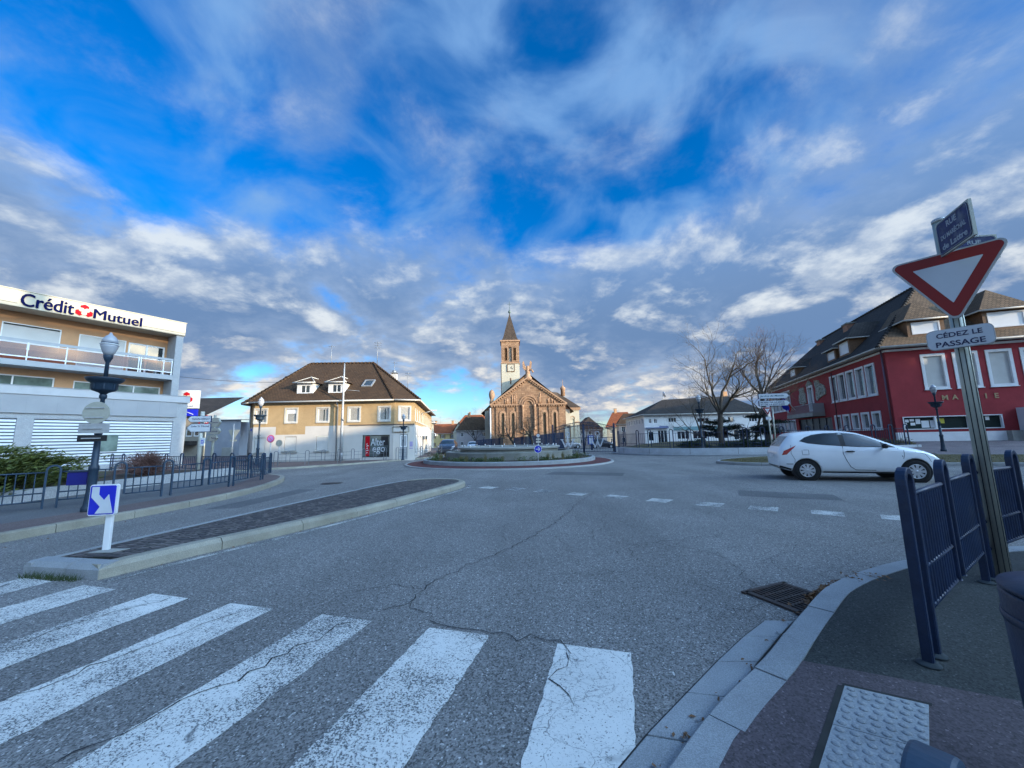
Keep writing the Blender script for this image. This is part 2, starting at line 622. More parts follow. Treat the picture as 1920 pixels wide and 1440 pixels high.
def roadpaint_mat(name, c=0.72, wear=0.5):
    """thermoplastic paint, worn through to the asphalt in specks and cracks"""
    m, nt, b = nodes_of(name)
    tc = nt.nodes.new('ShaderNodeTexCoord').outputs['Object']
    n1 = tex(nt, 'ShaderNodeTexNoise', tc, Scale=85.0, Detail=4.0, Roughness=0.7)
    n2 = tex(nt, 'ShaderNodeTexNoise', tc, Scale=1.1, Detail=5.0, Roughness=0.65)
    vd = tex(nt, 'ShaderNodeTexNoise', tc, Scale=3.0, Detail=5.0)
    vec = nt.nodes.new('ShaderNodeVectorMath')
    vec.operation = 'MULTIPLY_ADD'
    nt.links.new(vd.outputs['Color'], vec.inputs[0])
    vec.inputs[1].default_value = (0.45, 0.45, 0.0)
    nt.links.new(tc, vec.inputs[2])
    ck = tex(nt, 'ShaderNodeTexVoronoi', vec.outputs[0], Scale=5.0)
    ck.feature = 'DISTANCE_TO_EDGE'
    ck2 = tex(nt, 'ShaderNodeTexVoronoi', vec.outputs[0], Scale=15.0)
    ck2.feature = 'DISTANCE_TO_EDGE'
    area = ramp(nt, n2.outputs['Fac'], [(0.36, -0.03), (0.60, 0.21 * wear)])
    s = nt.nodes.new('ShaderNodeMath'); s.operation = 'ADD'
    nt.links.new(n1.outputs['Fac'], s.inputs[0]); nt.links.new(area, s.inputs[1])
    holes = ramp(nt, s.outputs[0], [(0.60, 0.0), (0.65, 1.0)])
    crack = mixc(nt, 1.0, ramp(nt, ck.outputs['Distance'], [(0.0, 1.0), (0.014, 0.0)]), ramp(nt, vd.outputs['Fac'], [(0.42, 0.0), (0.56, 1.0)]), 'MULTIPLY')
    fine = ramp(nt, ck2.outputs['Distance'], [(0.0, 0.9), (0.03, 0.0)])
    fm = ramp(nt, n2.outputs['Fac'], [(0.42, 0.0), (0.55, 0.8)])
    fine = mixc(nt, 1.0, fine, fm, 'MULTIPLY')
    tot = mixc(nt, 1.0, holes, crack, 'LIGHTEN')
    tot = mixc(nt, 1.0, tot, fine, 'LIGHTEN')
    dirt = ramp(nt, n2.outputs['Fac'], [(0.25, (c * 1.06, c * 1.04, c * 0.97)), (0.75, (c * 0.80, c * 0.79, c * 0.74))])
    out = mixc(nt, tot, dirt, (0.10, 0.105, 0.11))
    nt.links.new(out, b.inputs['Base Color'])
    b.inputs['Roughness'].default_value = 0.75
    b.inputs['Specular IOR Level'].default_value = 0.3
    bump(nt, b, ramp(nt, tot, [(0, 1.0), (1, 0.0)]), 0.4, 0.004)
    return m


def glass_mat(name, tint=(0.02, 0.03, 0.035), rough=0.04, spec=0.8):
    m, nt, b = nodes_of(name)
    tc = nt.nodes.new('ShaderNodeTexCoord').outputs['Object']
    n = tex(nt, 'ShaderNodeTexNoise', tc, Scale=1.3, Detail=3.0)
    out = ramp(nt, n.outputs['Fac'], [(0.35, [x * 0.6 for x in tint]), (0.65, [x * 1.5 for x in tint])])
    nt.links.new(out, b.inputs['Base Color'])
    b.inputs['Roughness'].default_value = rough
    b.inputs['Specular IOR Level'].default_value = spec
    b.inputs['Coat Weight'].default_value = 0.5
    b.inputs['Coat Roughness'].default_value = 0.02
    bump(nt, b, n.outputs['Fac'], 0.05, 0.01)
    return m


def slat_mat(name, c, period, depth=0.6, rough=0.5, axis='z'):
    """horizontal slats of a roller shutter, by height"""
    m, nt, b = nodes_of(name)
    tcn = nt.nodes.new('ShaderNodeTexCoord')
    sep = nt.nodes.new('ShaderNodeSeparateXYZ')
    nt.links.new(tcn.outputs['UV'], sep.inputs[0])
    mm = nt.nodes.new('ShaderNodeMath'); mm.operation = 'MULTIPLY'
    nt.links.new(sep.outputs[1], mm.inputs[0]); mm.inputs[1].default_value = 1.0 / period
    fr = nt.nodes.new('ShaderNodeMath'); fr.operation = 'FRACT'
    nt.links.new(mm.outputs[0], fr.inputs[0])
    n = tex(nt, 'ShaderNodeTexNoise', tcn.outputs['Object'], Scale=2.0, Detail=5.0)
    out = ramp(nt, n.outputs['Fac'], [(0.3, [x * 0.9 for x in c]), (0.7, c)])
    gap = ramp(nt, fr.outputs[0], [(0.0, 0.35), (0.12, 1.0), (0.9, 1.0), (1.0, 0.5)])
    out = mixc(nt, 0.8, out, gap, 'MULTIPLY')
    nt.links.new(out, b.inputs['Base Color'])
    b.inputs['Roughness'].default_value = rough
    h = ramp(nt, fr.outputs[0], [(0.0, 0.0), (0.25, 0.8), (0.7, 1.0), (1.0, 0.3)])
    bump(nt, b, h, depth, 0.02)
    return m


def leaf_mat(name, c, c2):
    m, nt, b = nodes_of(name)
    tc = nt.nodes.new('ShaderNodeTexCoord').outputs['Object']
    n = tex(nt, 'ShaderNodeTexNoise', tc, Scale=6.0, Detail=4.0)
    n2 = tex(nt, 'ShaderNodeTexWhiteNoise', tc)
    f = mixc(nt, 0.35, n.outputs['Fac'], n2.outputs['Value'])
    nt.links.new(ramp(nt, f, [(0.3, c), (0.7, c2)]), b.inputs['Base Color'])
    b.inputs['Roughness'].default_value = 0.65
    b.inputs['Specular IOR Level'].default_value = 0.25
    return m


M = {}
M['asphalt'] = asphalt_mat('asphalt', 0.215, 0.65, (1.04, 1.0, 0.95))
M['asphalt_dark'] = asphalt_mat('pavement_asphalt', 0.05, 0.5, (0.9, 1.0, 0.95))
M['asphalt_purple'] = asphalt_mat('pavement_purple', 0.085, 0.4, (1.18, 0.94, 1.02))
M['asphalt_brown'] = asphalt_mat('pavement_brown', 0.13, 0.35, (1.25, 0.92, 0.85))
M['asphalt_grey'] = asphalt_mat('pavement_grey', 0.14, 0.3)
M['paving'] = brick_mat('plaza_pavers', (0.27, 0.22, 0.22), (0.21, 0.18, 0.19), (0.10, 0.09, 0.09), 0.22, 0.11, 0.012)
M['apron'] = brick_mat('apron_pavers', (0.17, 0.055, 0.05), (0.12, 0.045, 0.045), (0.06, 0.04, 0.04), 0.2, 0.1, 0.01)
M['ground'] = mat('far_ground', (0.16, 0.165, 0.17), 0.9, 0, 0.2, 0.2)
M['granite'] = mat('granite', (0.33, 0.35, 0.36), 0.7, 0, 0.14, 2.5, 0.45, 0.3, 160)
M['granite_warm'] = mat('granite_warm', (0.34, 0.32, 0.26), 0.75, 0, 0.2, 1.5, 0.4, 0.35, 120, stain=(0.14, 0.13, 0.09))
M['joint'] = mat('joint_dirt', (0.03, 0.03, 0.028), 0.9, 0, 0.3, 8)
M['paint'] = roadpaint_mat('road_paint', 0.72, 0.62)
M['paint_line'] = roadpaint_mat('edge_line_paint', 0.6, 1.0)
M['paint_fresh'] = roadpaint_mat('road_paint_smooth', 0.72, 0.1)
M['navy'] = mat('navy_paint', (0.010, 0.024, 0.062), 0.45, 0, 0.3, 6, 0.2, 0.10, 70, stain=(0.045, 0.05, 0.06), stain_amt=0.5)
M['navy_light'] = mat('worn_blue_paint', (0.028, 0.055, 0.092), 0.45, 0, 0.25, 5, 0.15, 0.06, 90)
M['lampblue'] = mat('lamp_blue_paint', (0.017, 0.036, 0.062), 0.45, 0, 0.25, 5, 0.1, 0.08, 60, stain=(0.06, 0.06, 0.06), stain_amt=0.4)
M['frost'] = mat('frosted_globe', (0.40, 0.41, 0.44), 0.25, 0, 0.05, 3, spec=0.6)
M['alu'] = mat('aluminium', (0.40, 0.41, 0.35), 0.42, 0.35, 0.12, 6)
M['galv'] = mat('galvanised_steel', (0.42, 0.43, 0.43), 0.5, 0.5, 0.15, 12)
M['signback'] = mat('sign_back', (0.40, 0.40, 0.34), 0.5, 0.3, 0.12, 5)
M['signred'] = mat('sign_red', (0.26, 0.007, 0.008), 0.35, 0, 0.08, 3)
M['signwhite'] = mat('sign_white', (0.58, 0.61, 0.64), 0.35, 0, 0.05, 3)
M['signblue'] = mat('sign_blue', (0.012, 0.022, 0.46), 0.35, 0, 0.1, 3)
M['ink'] = mat('sign_ink', (0.03, 0.035, 0.09), 0.5, 0, 0.05, 3)
M['plateblue'] = mat('enamel_plate', (0.020, 0.028, 0.10), 0.5, 0, 0.4, 18, spec=0.2, stain=(0.16, 0.18, 0.22), stain_amt=0.7)
M['platewhite'] = mat('enamel_letter', (0.30, 0.33, 0.37), 0.5, 0, 0.25, 30)
M['white'] = mat('white_render', (0.70, 0.70, 0.69), 0.85, 0, 0.05, 1.2, 0.1, 0.15, 60, stain=(0.55, 0.53, 0.5), stain_amt=0.35)
M['pvc'] = mat('white_pvc', (0.78, 0.78, 0.78), 0.4, 0, 0.03, 2)
M['glass'] = glass_mat('window_glass')
M['glass_green'] = glass_mat('bank_glass', (0.16, 0.21, 0.18), 0.05)
M['curtain'] = mat('curtain', (0.42, 0.40, 0.36), 0.9, 0, 0.25, 14)
M['footplate'] = mat('foot_plate_paint', (0.05, 0.06, 0.065), 0.85, 0, 0.3, 20, spec=0.1)
M['zinc'] = mat('zinc_pipe', (0.30, 0.31, 0.32), 0.5, 0.5, 0.15, 4)
M['dark'] = mat('dark_recess', (0.02, 0.022, 0.025), 0.7, 0, 0.2, 4)
M['black'] = mat('black_plastic', (0.015, 0.015, 0.017), 0.5, 0, 0.2, 10)
M['wood'] = mat('brown_wood', (0.17, 0.09, 0.045), 0.6, 0, 0.25, 8)
M['bark'] = mat('bark', (0.085, 0.07, 0.055), 0.9, 0, 0.35, 12, 0.4, 0.4, 50)
M['twig'] = mat('twig', (0.10, 0.078, 0.055), 0.9, 0, 0.3, 3)
M['twig_red'] = mat('reddish_twig', (0.16, 0.085, 0.07), 0.9, 0, 0.3, 3)

# ================================================================== ground

def cobble_mat():
    m, nt, b = nodes_of('cobbles')
    tc = nt.nodes.new('ShaderNodeTexCoord').outputs['Object']
    mp = nt.nodes.new('ShaderNodeMapping')
    nt.links.new(tc, mp.inputs[0])
    mp.inputs['Rotation'].default_value = (0, 0, 0.35)
    mp.inputs['Scale'].default_value = (8.2, 10.5, 1)
    e = tex(nt, 'ShaderNodeTexVoronoi', mp.outputs[0], Scale=1.0, Randomness=0.55)
    e.feature = 'DISTANCE_TO_EDGE'
    v = tex(nt, 'ShaderNodeTexVoronoi', mp.outputs[0], Scale=1.0, Randomness=0.55)
    bw = nt.nodes.new('ShaderNodeRGBToBW')
    nt.links.new(v.outputs['Color'], bw.inputs[0])
    c = ramp(nt, bw.outputs[0], [(0.2, (0.055, 0.048, 0.05)), (0.5, (0.10, 0.08, 0.078)), (0.8, (0.16, 0.135, 0.125))])
    n = tex(nt, 'ShaderNodeTexNoise', tc, Scale=40.0, Detail=4.0)
    c = mixc(nt, 0.6, c, ramp(nt, n.outputs['Fac'], [(0.3, 0.5), (0.7, 1.3)]), 'MULTIPLY')
    gap = ramp(nt, e.outputs['Distance'], [(0.03, 0.0), (0.14, 1.0)])
    out = mixc(nt, gap, (0.028, 0.028, 0.02), c)
    nt.links.new(out, b.inputs['Base Color'])
    b.inputs['Roughness'].default_value = 0.75
    dome = ramp(nt, e.outputs['Distance'], [(0.0, 0.0), (0.12, 0.6), (0.45, 1.0)])
    bump(nt, b, mixc(nt, 0.15, dome, n.outputs['Fac']), 1.0, 0.03)
    return m


M['cobble'] = cobble_mat()
M['grassdry'] = mat('dry_grass', (0.11, 0.09, 0.035), 0.95, 0, 0.45, 5, 0.6, 0.8, 60)


def gz(y):
    """the ground falls away gently beyond the roundabout"""
    return 0.0 if y < 34 else -0.02 * (y - 34)


g = MB()
xs = [-700, -200, -90, -45, -20, 0, 20, 45, 90, 200, 700]
ys = [-400, -120, -60, -20, 0, 34, 60, 90, 130, 160, 900]
zz = lambda y: min(gz(min(y, 140)), 0) - 0.03
for i in range(len(xs) - 1):
    for j in range(len(ys) - 1):
        g.quad((xs[i], ys[j], zz(ys[j])), (xs[i + 1], ys[j], zz(ys[j])), (xs[i + 1], ys[j + 1], zz(ys[j + 1])), (xs[i], ys[j + 1], zz(ys[j + 1])))
structure(g.build('ground', M['ground']))

g = MB()
for a, b in ((-60, -20), (-20, 0), (0, 12), (12, 34), (34, 60), (60, 90), (90, 140)):
    for c, d in ((-70, -20), (-20, 0), (0, 20), (20, 70)):
        g.quad((c, a, gz(a)), (d, a, gz(a)), (d, b, gz(b)), (c, b, gz(b)))
road = structure(g.build('road', M['asphalt']))


def offset_path(path, w):
    """path moved to its left by w"""
    out = []
    for i, p in enumerate(path):
        a = Vector(path[max(i - 1, 0)][:2])
        b = Vector(path[min(i + 1, len(path) - 1)][:2])
        t = (b - a).normalized()
        out.append((p[0] - t.y * w, p[1] + t.x * w))
    return out


def smooth_path(path, step=0.5):
    """Catmull-Rom through the points, resampled evenly"""
    P = [Vector(p[:2]) for p in path]
    P = [P[0] * 2 - P[1]] + P + [P[-1] * 2 - P[-2]]
    out = []
    for i in range(1, len(P) - 2):
        n = max(2, int((P[i + 1] - P[i]).length / (step * 0.25)))
        for k in range(n):
            t = k / n
            a, b, c, d = P[i - 1], P[i], P[i + 1], P[i + 2]
            out.append(0.5 * ((2 * b) + (c - a) * t + (2 * a - 5 * b + 4 * c - d) * t * t + (3 * b - a - 3 * c + d) * t ** 3))
    out.append(P[-2])
    res, acc = [out[0]], 0.0
    for i in range(1, len(out)):
        acc += (out[i] - out[i - 1]).length
        if acc >= step:
            res.append(out[i]); acc = 0.0
    if (res[-1] - out[-1]).length > step * 0.3:
        res.append(out[-1])
    else:
        res[-1] = out[-1]
    return [(p.x, p.y) for p in res]


def kerb(name, path, w, z0, z1, m, stone=1.0, gap=0.006, chamfer=0.02, group=None):
    """a row of kerb stones along a path; the stones lie to the LEFT of it"""
    p = smooth_path(path, stone / 4)
    q = offset_path(p, w)
    mb = MB()
    ch = offset_path(p, chamfer)
    n = len(p)
    zf = z1 if callable(z1) else (lambda i: z1)
    per = 4
    for s in range(0, n - 1, per):
        e = min(s + per, n - 1)
        dz = random.uniform(-0.004, 0.004)
        b = len(mb.v)
        idx = list(range(s, e + 1))
        for k, i in enumerate(idx):
            def along(a, i=i, k=k):
                a = Vector(a)
                if k == 0 and len(idx) > 1:
                    t = (Vector(p[i + 1]) - Vector(p[i])).normalized(); a = a + t * gap
                if k == len(idx) - 1:
                    t = (Vector(p[i - 1]) - Vector(p[i])).normalized(); a = a + t * gap
                return a
            z = zf(p[i]) + dz if callable(z1) else z1 + dz
            for pt, h in ((p[i], z0), (p[i], z - chamfer), (ch[i], z), (q[i], z), (q[i], z0)):
                v = along(pt)
                mb.v.append(Vector((v.x, v.y, h)))
        for k in range(len(idx) - 1):
            for c in range(4):
                a = b + k * 5 + c
                mb.f.append([a, a + 5, a + 6, a + 1]); mb.sm.append(False)
        mb.f.append([b + c for c in range(5)]); mb.sm.append(False)
        mb.f.append([b + (len(idx) - 1) * 5 + c for c in range(5)][::-1]); mb.sm.append(False)
    o = mb.build(name, m)
    return structure(o), p, q


# ---- left pavement
LK = [(-7.9, -14), (-8.0, 0), (-8.0, 4.5), (-7.87, 6.4), (-7.55, 8.4), (-7.5, 10.7), (-7.95, 13.0), (-8.75, 15.0), (-9.7, 16.1), (-11.3, 17.1), (-14.5, 18.4), (-20, 20.2), (-34, 24.5)]
_, p, q = kerb('kerb', LK, 0.15, -0.02, 0.14, M['granite_warm'], 1.1)
pav = MB()
pav.slab(q + [(-45, 30), (-45, -14)], -0.02, 0.136)
structure(pav.build('pavement', M['asphalt_grey']))
strip = MB()
b2 = offset_path(q, 0.95)
for i in range(len(q) - 1):
    strip.quad((*q[i], 0.140), (*q[i + 1], 0.140), (*b2[i + 1], 0.140), (*b2[i], 0.140))
structure(strip.build('pavement', M['asphalt_brown']))

# ---- pavement along the ochre corner house
HK = [(-40, 18.2), (-22, 19.6), (-14.2, 20.5), (-12.4, 20.9), (-10.6, 22.6), (-9.1, 24.7), (-7.7, 27.3), (-6.2, 30.6), (-5.6, 34), (-5.9, 60)]
HKr = [(x, y) for x, y in HK]
_, p, q = kerb('kerb', HKr, 0.14, -0.02, 0.10, M['granite_warm'], 1.0)
pav = MB()
pav.slab(q + [(-12, 60), (-40, 32)], -0.6, 0.094)
structure(pav.build('pavement', M['asphalt_brown']))

# ---- cobbled traffic island on the left
isl = [(-5.62, 4.62), (-4.55, 4.42), (-4.17, 5.28), (-3.62, 6.35), (-2.82, 8.1), (-2.02, 10.2), (-1.52, 11.7), (-1.60, 12.5), (-2.10, 13.0), (-2.8, 13.2), (-3.5, 12.8), (-4.05, 11.4), (-4.9, 8.1), (-5.32, 6.1)]
_, p, q = kerb('kerb', [isl[0], isl[1]], 0.2, -0.02, 0.15, M['granite'], 0.62, chamfer=0.05)
_, p1, q1 = kerb('kerb', isl[1:11], 0.19, -0.02, 0.15, M['granite_warm'], 1.05, chamfer=0.05)
_, p2, q2 = kerb('kerb', isl[10:] + [isl[0]], 0.10, -0.02, 0.148, M['granite'], 1.0)
top = MB()
ring = q1[1:] + q2[1:-1] + [(-5.45, 4.85)]
top.slab(ring, -0.02, 0.136)
island = structure(top.build('traffic_island', M['cobble']))

# painted edge line beside the island and its hook at the tip
ln = MB()
e0 = offset_path(smooth_path(isl[1:9], 0.3), -0.10)
e1 = offset_path(smooth_path(isl[1:9], 0.3), -0.20)
for i in range(len(e0) - 1):
    ln.quad((*e1[i], 0.004), (*e1[i + 1], 0.004), (*e0[i + 1], 0.004), (*e0[i], 0.004))
o = structure(ln.build('edge_line', M['paint_line'], road))

# ---- zebra crossing
dz = Vector((0.27, 0.963)).normalized()
far_end = lambda x: 2.94 - 0.277 * (x - 0.29)
for k in range(-1, 8):
    x0 = 0.29 - 0.965 * k
    x1 = x0 + 0.475
    L = 2.8
    if k >= 6:
        L = 2.6
    a, b = Vector((x0, far_end(x0))), Vector((x1, far_end(x1) - 0.005))
    if k == -1:
        continue
    s = MB()
    jag = lambda: random.uniform(-0.006, 0.006)
    n = 60
    lft = [a - dz * (L * i / n) + Vector((jag(), 0)) for i in range(n + 1)]
    rgt = [b - dz * (L * i / n) + Vector((jag(), 0)) for i in range(n + 1)]
    for i in range(n):
        s.quad((*lft[i + 1], 0.004), (*rgt[i + 1], 0.004), (*rgt[i], 0.004), (*lft[i], 0.004))
    structure(s.build('zebra_stripe', M['paint'] if k != 0 else M['paint_fresh'], road))

# ---- give-way dashes across the mouth of the roundabout
for (x, y) in [(-0.72, 11.64), (0.02, 11.18), (0.83, 10.63), (1.60, 10.03), (2.40, 9.42), (3.20, 8.80), (4.02, 8.20), (4.79, 7.66), (5.58, 7.12), (6.38, 6.62)]:
    t = Vector((0.80, -0.60)); n = Vector((0.60, 0.80))
    s = MB()
    c = Vector((x, y))
    w = 0.23
    h = 0.24
    jt = lambda: Vector((random.uniform(-.02, .02), random.uniform(-.02, .02)))
    s.quad(*[(*(c + t * a * w + n * b * h + jt()), 0.004) for a, b in ((-1, -1), (1, -1), (1, 1), (-1, 1))])
    structure(s.build('give_way_dash', M['paint_line'], road))

M['asphalt_patch'] = asphalt_mat('asphalt_patch', 0.13, 0.45)
for pl_ in ([(1.2, 15.2), (3.9, 14.1), (4.3, 15.2), (1.7, 16.4)], [(-6.9, 8.8), (-6.2, 8.9), (-6.0, 12.0), (-6.6, 12.1)], [(5.2, 9.2), (6.9, 8.3), (7.3, 9.1), (5.7, 10.1)]):
    s = MB(); s.quad(*[(*p_, 0.003) for p_ in pl_]); structure(s.build('road_patch', M['asphalt_patch'], road))
mh = thing('manhole_cover', (-6.3, 13.6, 0), 'round dark iron manhole cover in the road left of the cobbled island', 'manhole cover')
s = MB(); s.lathe([(.36, 0), (.36, .006), (.31, .007), (.31, .004), (0, .004)], 32, (-6.3, 13.6, 0)); s.build('frame', mat('manhole_iron', (.08, .075, .07), .6, .5, .3, 10), mh)
s = MB(); s.lathe([(.30, .004), (.30, .009), (0, .009)], 32, (-6.3, 13.6, 0)); s.build('cover', mat('manhole_cover_iron', (.07, .066, .062), .55, .5, .35, 30, .4, .6, 60), mh)

# ---- cracks in the asphalt (thin open joints)
M['crack'] = mat('crack', (0.035, 0.036, 0.038), 0.95, 0, 0.3, 10)


def crack(pts, w, seed):
    rnd = random.Random(seed)
    mb = MB()
    P = [Vector(p) for p in pts]
    fine = []
    for i in range(len(P) - 1):
        n = max(2, int((P[i + 1] - P[i]).length / 0.07))
        d = (P[i + 1] - P[i]).normalized()
        nn = Vector((-d.y, d.x))
        for k in range(n):
            fine.append(P[i].lerp(P[i + 1], k / n) + nn * rnd.gauss(0, 0.028))
    fine.append(P[-1])
    for i in range(len(fine) - 1):
        a, b = fine[i], fine[i + 1]
        d = (b - a).normalized()
        nn = Vector((-d.y, d.x))
        w0 = w * rnd.uniform(0.15, .75)
        w1 = w * rnd.uniform(0.15, .75)
        mb.quad((*(a - nn * w0), 0.007), (*(b - nn * w1), 0.007), (*(b + nn * w1), 0.007), (*(a + nn * w0), 0.007))
    structure(mb.build('crack', M['crack'], road))


crack([(-1.13, 3.50), (-0.98, 3.62), (-0.92, 4.0), (-0.75, 4.35), (-0.35, 4.9), (0.1, 5.6), (0.6, 6.6), (1.0, 7.6), (1.5, 9.0), (2.1, 10.2)], 0.010, 1)
crack([(-0.98, 3.62), (-0.72, 3.42), (-0.63, 3.28), (-0.18, 3.12), (0.30, 2.98), (0.36, 2.8)], 0.007, 2)
crack([(-0.92, 4.0), (-1.25, 4.12), (-1.6, 3.95)], 0.006, 3)
crack([(0.3, 5.9), (0.9, 6.0), (1.5, 5.4), (2.2, 5.0)], 0.005, 4)
crack([(1.3, 8.4), (0.3, 8.0), (-0.6, 7.2), (-1.4, 6.9)], 0.005, 5)
crack([(-1.35, 3.32), (-1.55, 2.95), (-1.75, 2.6), (-1.98, 2.25), (-2.2, 1.9)], 0.010, 6)
crack([(-2.35, 3.62), (-2.6, 3.2), (-2.75, 2.9), (-2.95, 2.4), (-3.2, 2.0)], 0.008, 7)
crack([(-3.3, 3.9), (-3.55, 3.6), (-3.7, 3.1), (-4.1, 2.5)], 0.008, 8)
crack([(2.1, 10.2), (3.4, 10.6), (5.0, 10.1), (7.0, 10.4)], 0.008, 9)
crack([(2.2, 5.0), (3.2, 5.3), (4.2, 5.0), (5.2, 5.4)], 0.005, 10)
crack([(0.36, 2.8), (0.22, 2.55), (0.3, 2.3)], 0.006, 11)
rnd = random.Random(99)
for k in range(44):
    x, y, a = rnd.uniform(-1.5, 5.5), rnd.uniform(4.2, 14), rnd.uniform(0, 6.28)
    P = [(x, y)]
    for j in range(rnd.randint(2, 5)):
        a += rnd.gauss(0, .6)
        x += math.cos(a) * rnd.uniform(.3, .7); y += math.sin(a) * rnd.uniform(.3, .7)
        P.append((x, y))
    crack(P, rnd.uniform(.003, .006), 100 + k)

# ---- right pavement, dropped kerb and gutter slabs
RK = [(0.05, 1.2), (0.36, 1.55), (0.68, 1.88), (1.05, 2.22), (1.53, 2.60), (1.90, 2.93), (2.27, 3.25), (2.85, 3.72), (3.55, 4.10), (4.4, 4.42), (6.0, 4.75), (9.0, 4.7), (14, 3.6), (26, -0.5), (40, -6)]
RKr = RK[::-1]
KZ = 0.075
_, p, q = kerb('kerb', RKr, 0.17, -0.02, KZ, M['granite'], 0.55, 0.004, 0.012)
pav = MB()
pav.slab(q + [(-1.2, 0.4), (-4, -12), (40, -12)], -0.02, KZ - 0.006)
structure(pav.build('pavement', M['asphalt_dark']))
pp = MB()
pp.slab([(1.52, 2.42), (1.70, 2.56), (2.24, 2.31), (2.60, 2.14), (6, 0.7), (5, -3), (-2, -3), (-0.9, 0.35), (0.45, 1.42), (0.97, 1.95)], 0.0, KZ - 0.002)
structure(pp.build('pavement', M['asphalt_purple']))
# gutter slabs
gut = [(-0.35, 1.1), (0.05, 1.49), (0.34, 1.80), (0.62, 2.08), (0.95, 2.38), (1.27, 2.67), (1.62, 2.97), (1.92, 3.20)]
gi = [(-0.12, 1.04), (0.24, 1.41), (0.53, 1.72), (0.84, 2.02), (1.17, 2.33), (1.52, 2.66), (1.86, 2.96), (2.12, 3.18)]
gm = MB()
for i in range(len(gut) - 1):
    a, b, c, d = Vector(gut[i]), Vector(gut[i + 1]), Vector(gi[i + 1]), Vector(gi[i])
    t = (b - a).normalized() * 0.004
    gm.slab([tuple(d + t), tuple(c - t), tuple(b - t), tuple(a + t)], -0.02, 0.012 + random.uniform(-.002, .003))
structure(gm.build('gutter_slab', M['granite'], bevel=0.004))
jm = MB()
jq = offset_path(gi, -0.05)
for i in range(len(gi) - 1):
    jm.quad((*gi[i], 0.006), (*jq[i], 0.006), (*jq[i + 1], 0.006), (*gi[i + 1], 0.006))
structure(jm.build('gutter_joint', M['joint']))
jm = MB()
jq = offset_path(gut, 0.010)
for i in range(len(gut) - 1):
    jm.quad((*gut[i], 0.005), (*gut[i + 1], 0.005), (*jq[i + 1], 0.005), (*jq[i], 0.005))
structure(jm.build('gutter_joint', M['joint']))

# ---- drain grate with dead leaves
gr = thing('drain_grate', (2.43, 3.60, 0), 'rusty square iron drain grate set in the asphalt by the right kerb', 'drain')
c = Vector((2.42, 3.62)); ex = Vector((0.80, 0.06)).normalized(); ey = Vector((-0.62, 0.78)).normalized()
ex = Vector((0.83, 0.34)).normalized(); ey = Vector((-ex.y, ex.x))
M['iron'] = mat('cast_iron', (0.075, 0.06, 0.055), 0.6, 0.5, 0.35, 12, 0.3, 0.3, 90, stain=(0.13, 0.06, 0.035))
P2 = lambda a, b, z: (*(c + ex * a * .92 + ey * b * .92), z)
m = MB()
m.quad(P2(-.29, -.27, .004), P2(.29, -.27, .004), P2(.29, .27, .004), P2(-.29, .27, .004))
m.build('pit', M['dark'], gr)
m = MB()
ang = math.atan2(ex.y, ex.x)
for a, b, w, h in ((0, .255, .58, .04), (0, -.255, .58, .04), (-.27, 0, .04, .47), (.27, 0, .04, .47)):
    m.box(P2(a, b, 0.008), (w, h, 0.02), ang)
m.build('frame', M['iron'], gr)
m = MB()
for k in range(11):
    m.box(P2(-.235 + .047 * k, 0, .006), (0.016, 0.47, 0.016), ang)
m.build('grille', M['iron'], gr)
m = MB()
for k in (-.12, .0, .12):
    m.box(P2(0, k, .008), (0.50, 0.014, 0.014), ang)
m.build('crossbar', M['iron'], gr)
M['deadleaf'] = leaf_mat('dead_leaf', (0.11, 0.05, 0.025), (0.25, 0.14, 0.07))
lv = MB()
rnd = random.Random(3)


def leaf(mb, p, size, rnd, flat=0.5):
    d = Vector((rnd.gauss(0, 1), rnd.gauss(0, 1), rnd.gauss(0, flat))).normalized()
    s = d.cross(Vector((rnd.gauss(0, .5), rnd.gauss(0, .5), 1))).normalized()
    p = Vector(p)
    k = size
    mb.add([p - d * k, p + s * k * .45 + Vector((0, 0, k * .15)), p + d * k, p - s * k * .45 + Vector((0, 0, k * .1))], [(0, 1, 2, 3)])


for k in range(260):
    a, b = rnd.gauss(0, 1), rnd.gauss(0, 1)
    x, y = 2.72 + 0.15 * a + .05 * b, 3.66 + 0.09 * a + 0.07 * b
    leaf(lv, (x, y, 0.015 + max(0, 0.06 - 0.03 * (a * a + b * b)) * rnd.random()), rnd.uniform(.012, .035), rnd)
for k in range(40):
    leaf(lv, (rnd.uniform(3.1, 3.5), 3.85 + rnd.gauss(0, .06), 0.09), rnd.uniform(.01, .025), rnd)
o = lv.build('leaf_litter', M['deadleaf'])
tag(o, 'small heap of brown dead leaves against the kerb by the drain grate', 'leaves')
o['kind'] = 'stuff'

for n_, (path, num) in enumerate(((RK[1:10], 120), ([(-7.4, 5), (-7.3, 8.4), (-7.2, 10.7), (-7.7, 13.1), (-8.4, 15)], 90), ([(-4.45, 4.4), (-4.05, 5.3), (-3.5, 6.4), (-2.7, 8.1), (-1.9, 10.2)], 110))):
    lv = MB()
    sp_ = smooth_path(path, .2)
    for k in range(num):
        i = rnd.randrange(len(sp_) - 1)
        x, y = sp_[i]
        leaf(lv, (x + rnd.gauss(-.03, .03), y + rnd.gauss(.03, .03), .012 if n_ else .02), rnd.uniform(.006, .022), rnd, .3)
    o = lv.build('leaf_litter', M['deadleaf'])
    tag(o, ('scattered dead leaves and grit along the right kerb', 'dead leaves and grit along the left pavement kerb', 'dead leaves and grit along the foot of the cobbled island')[n_], 'leaves')
    o['kind'] = 'stuff'

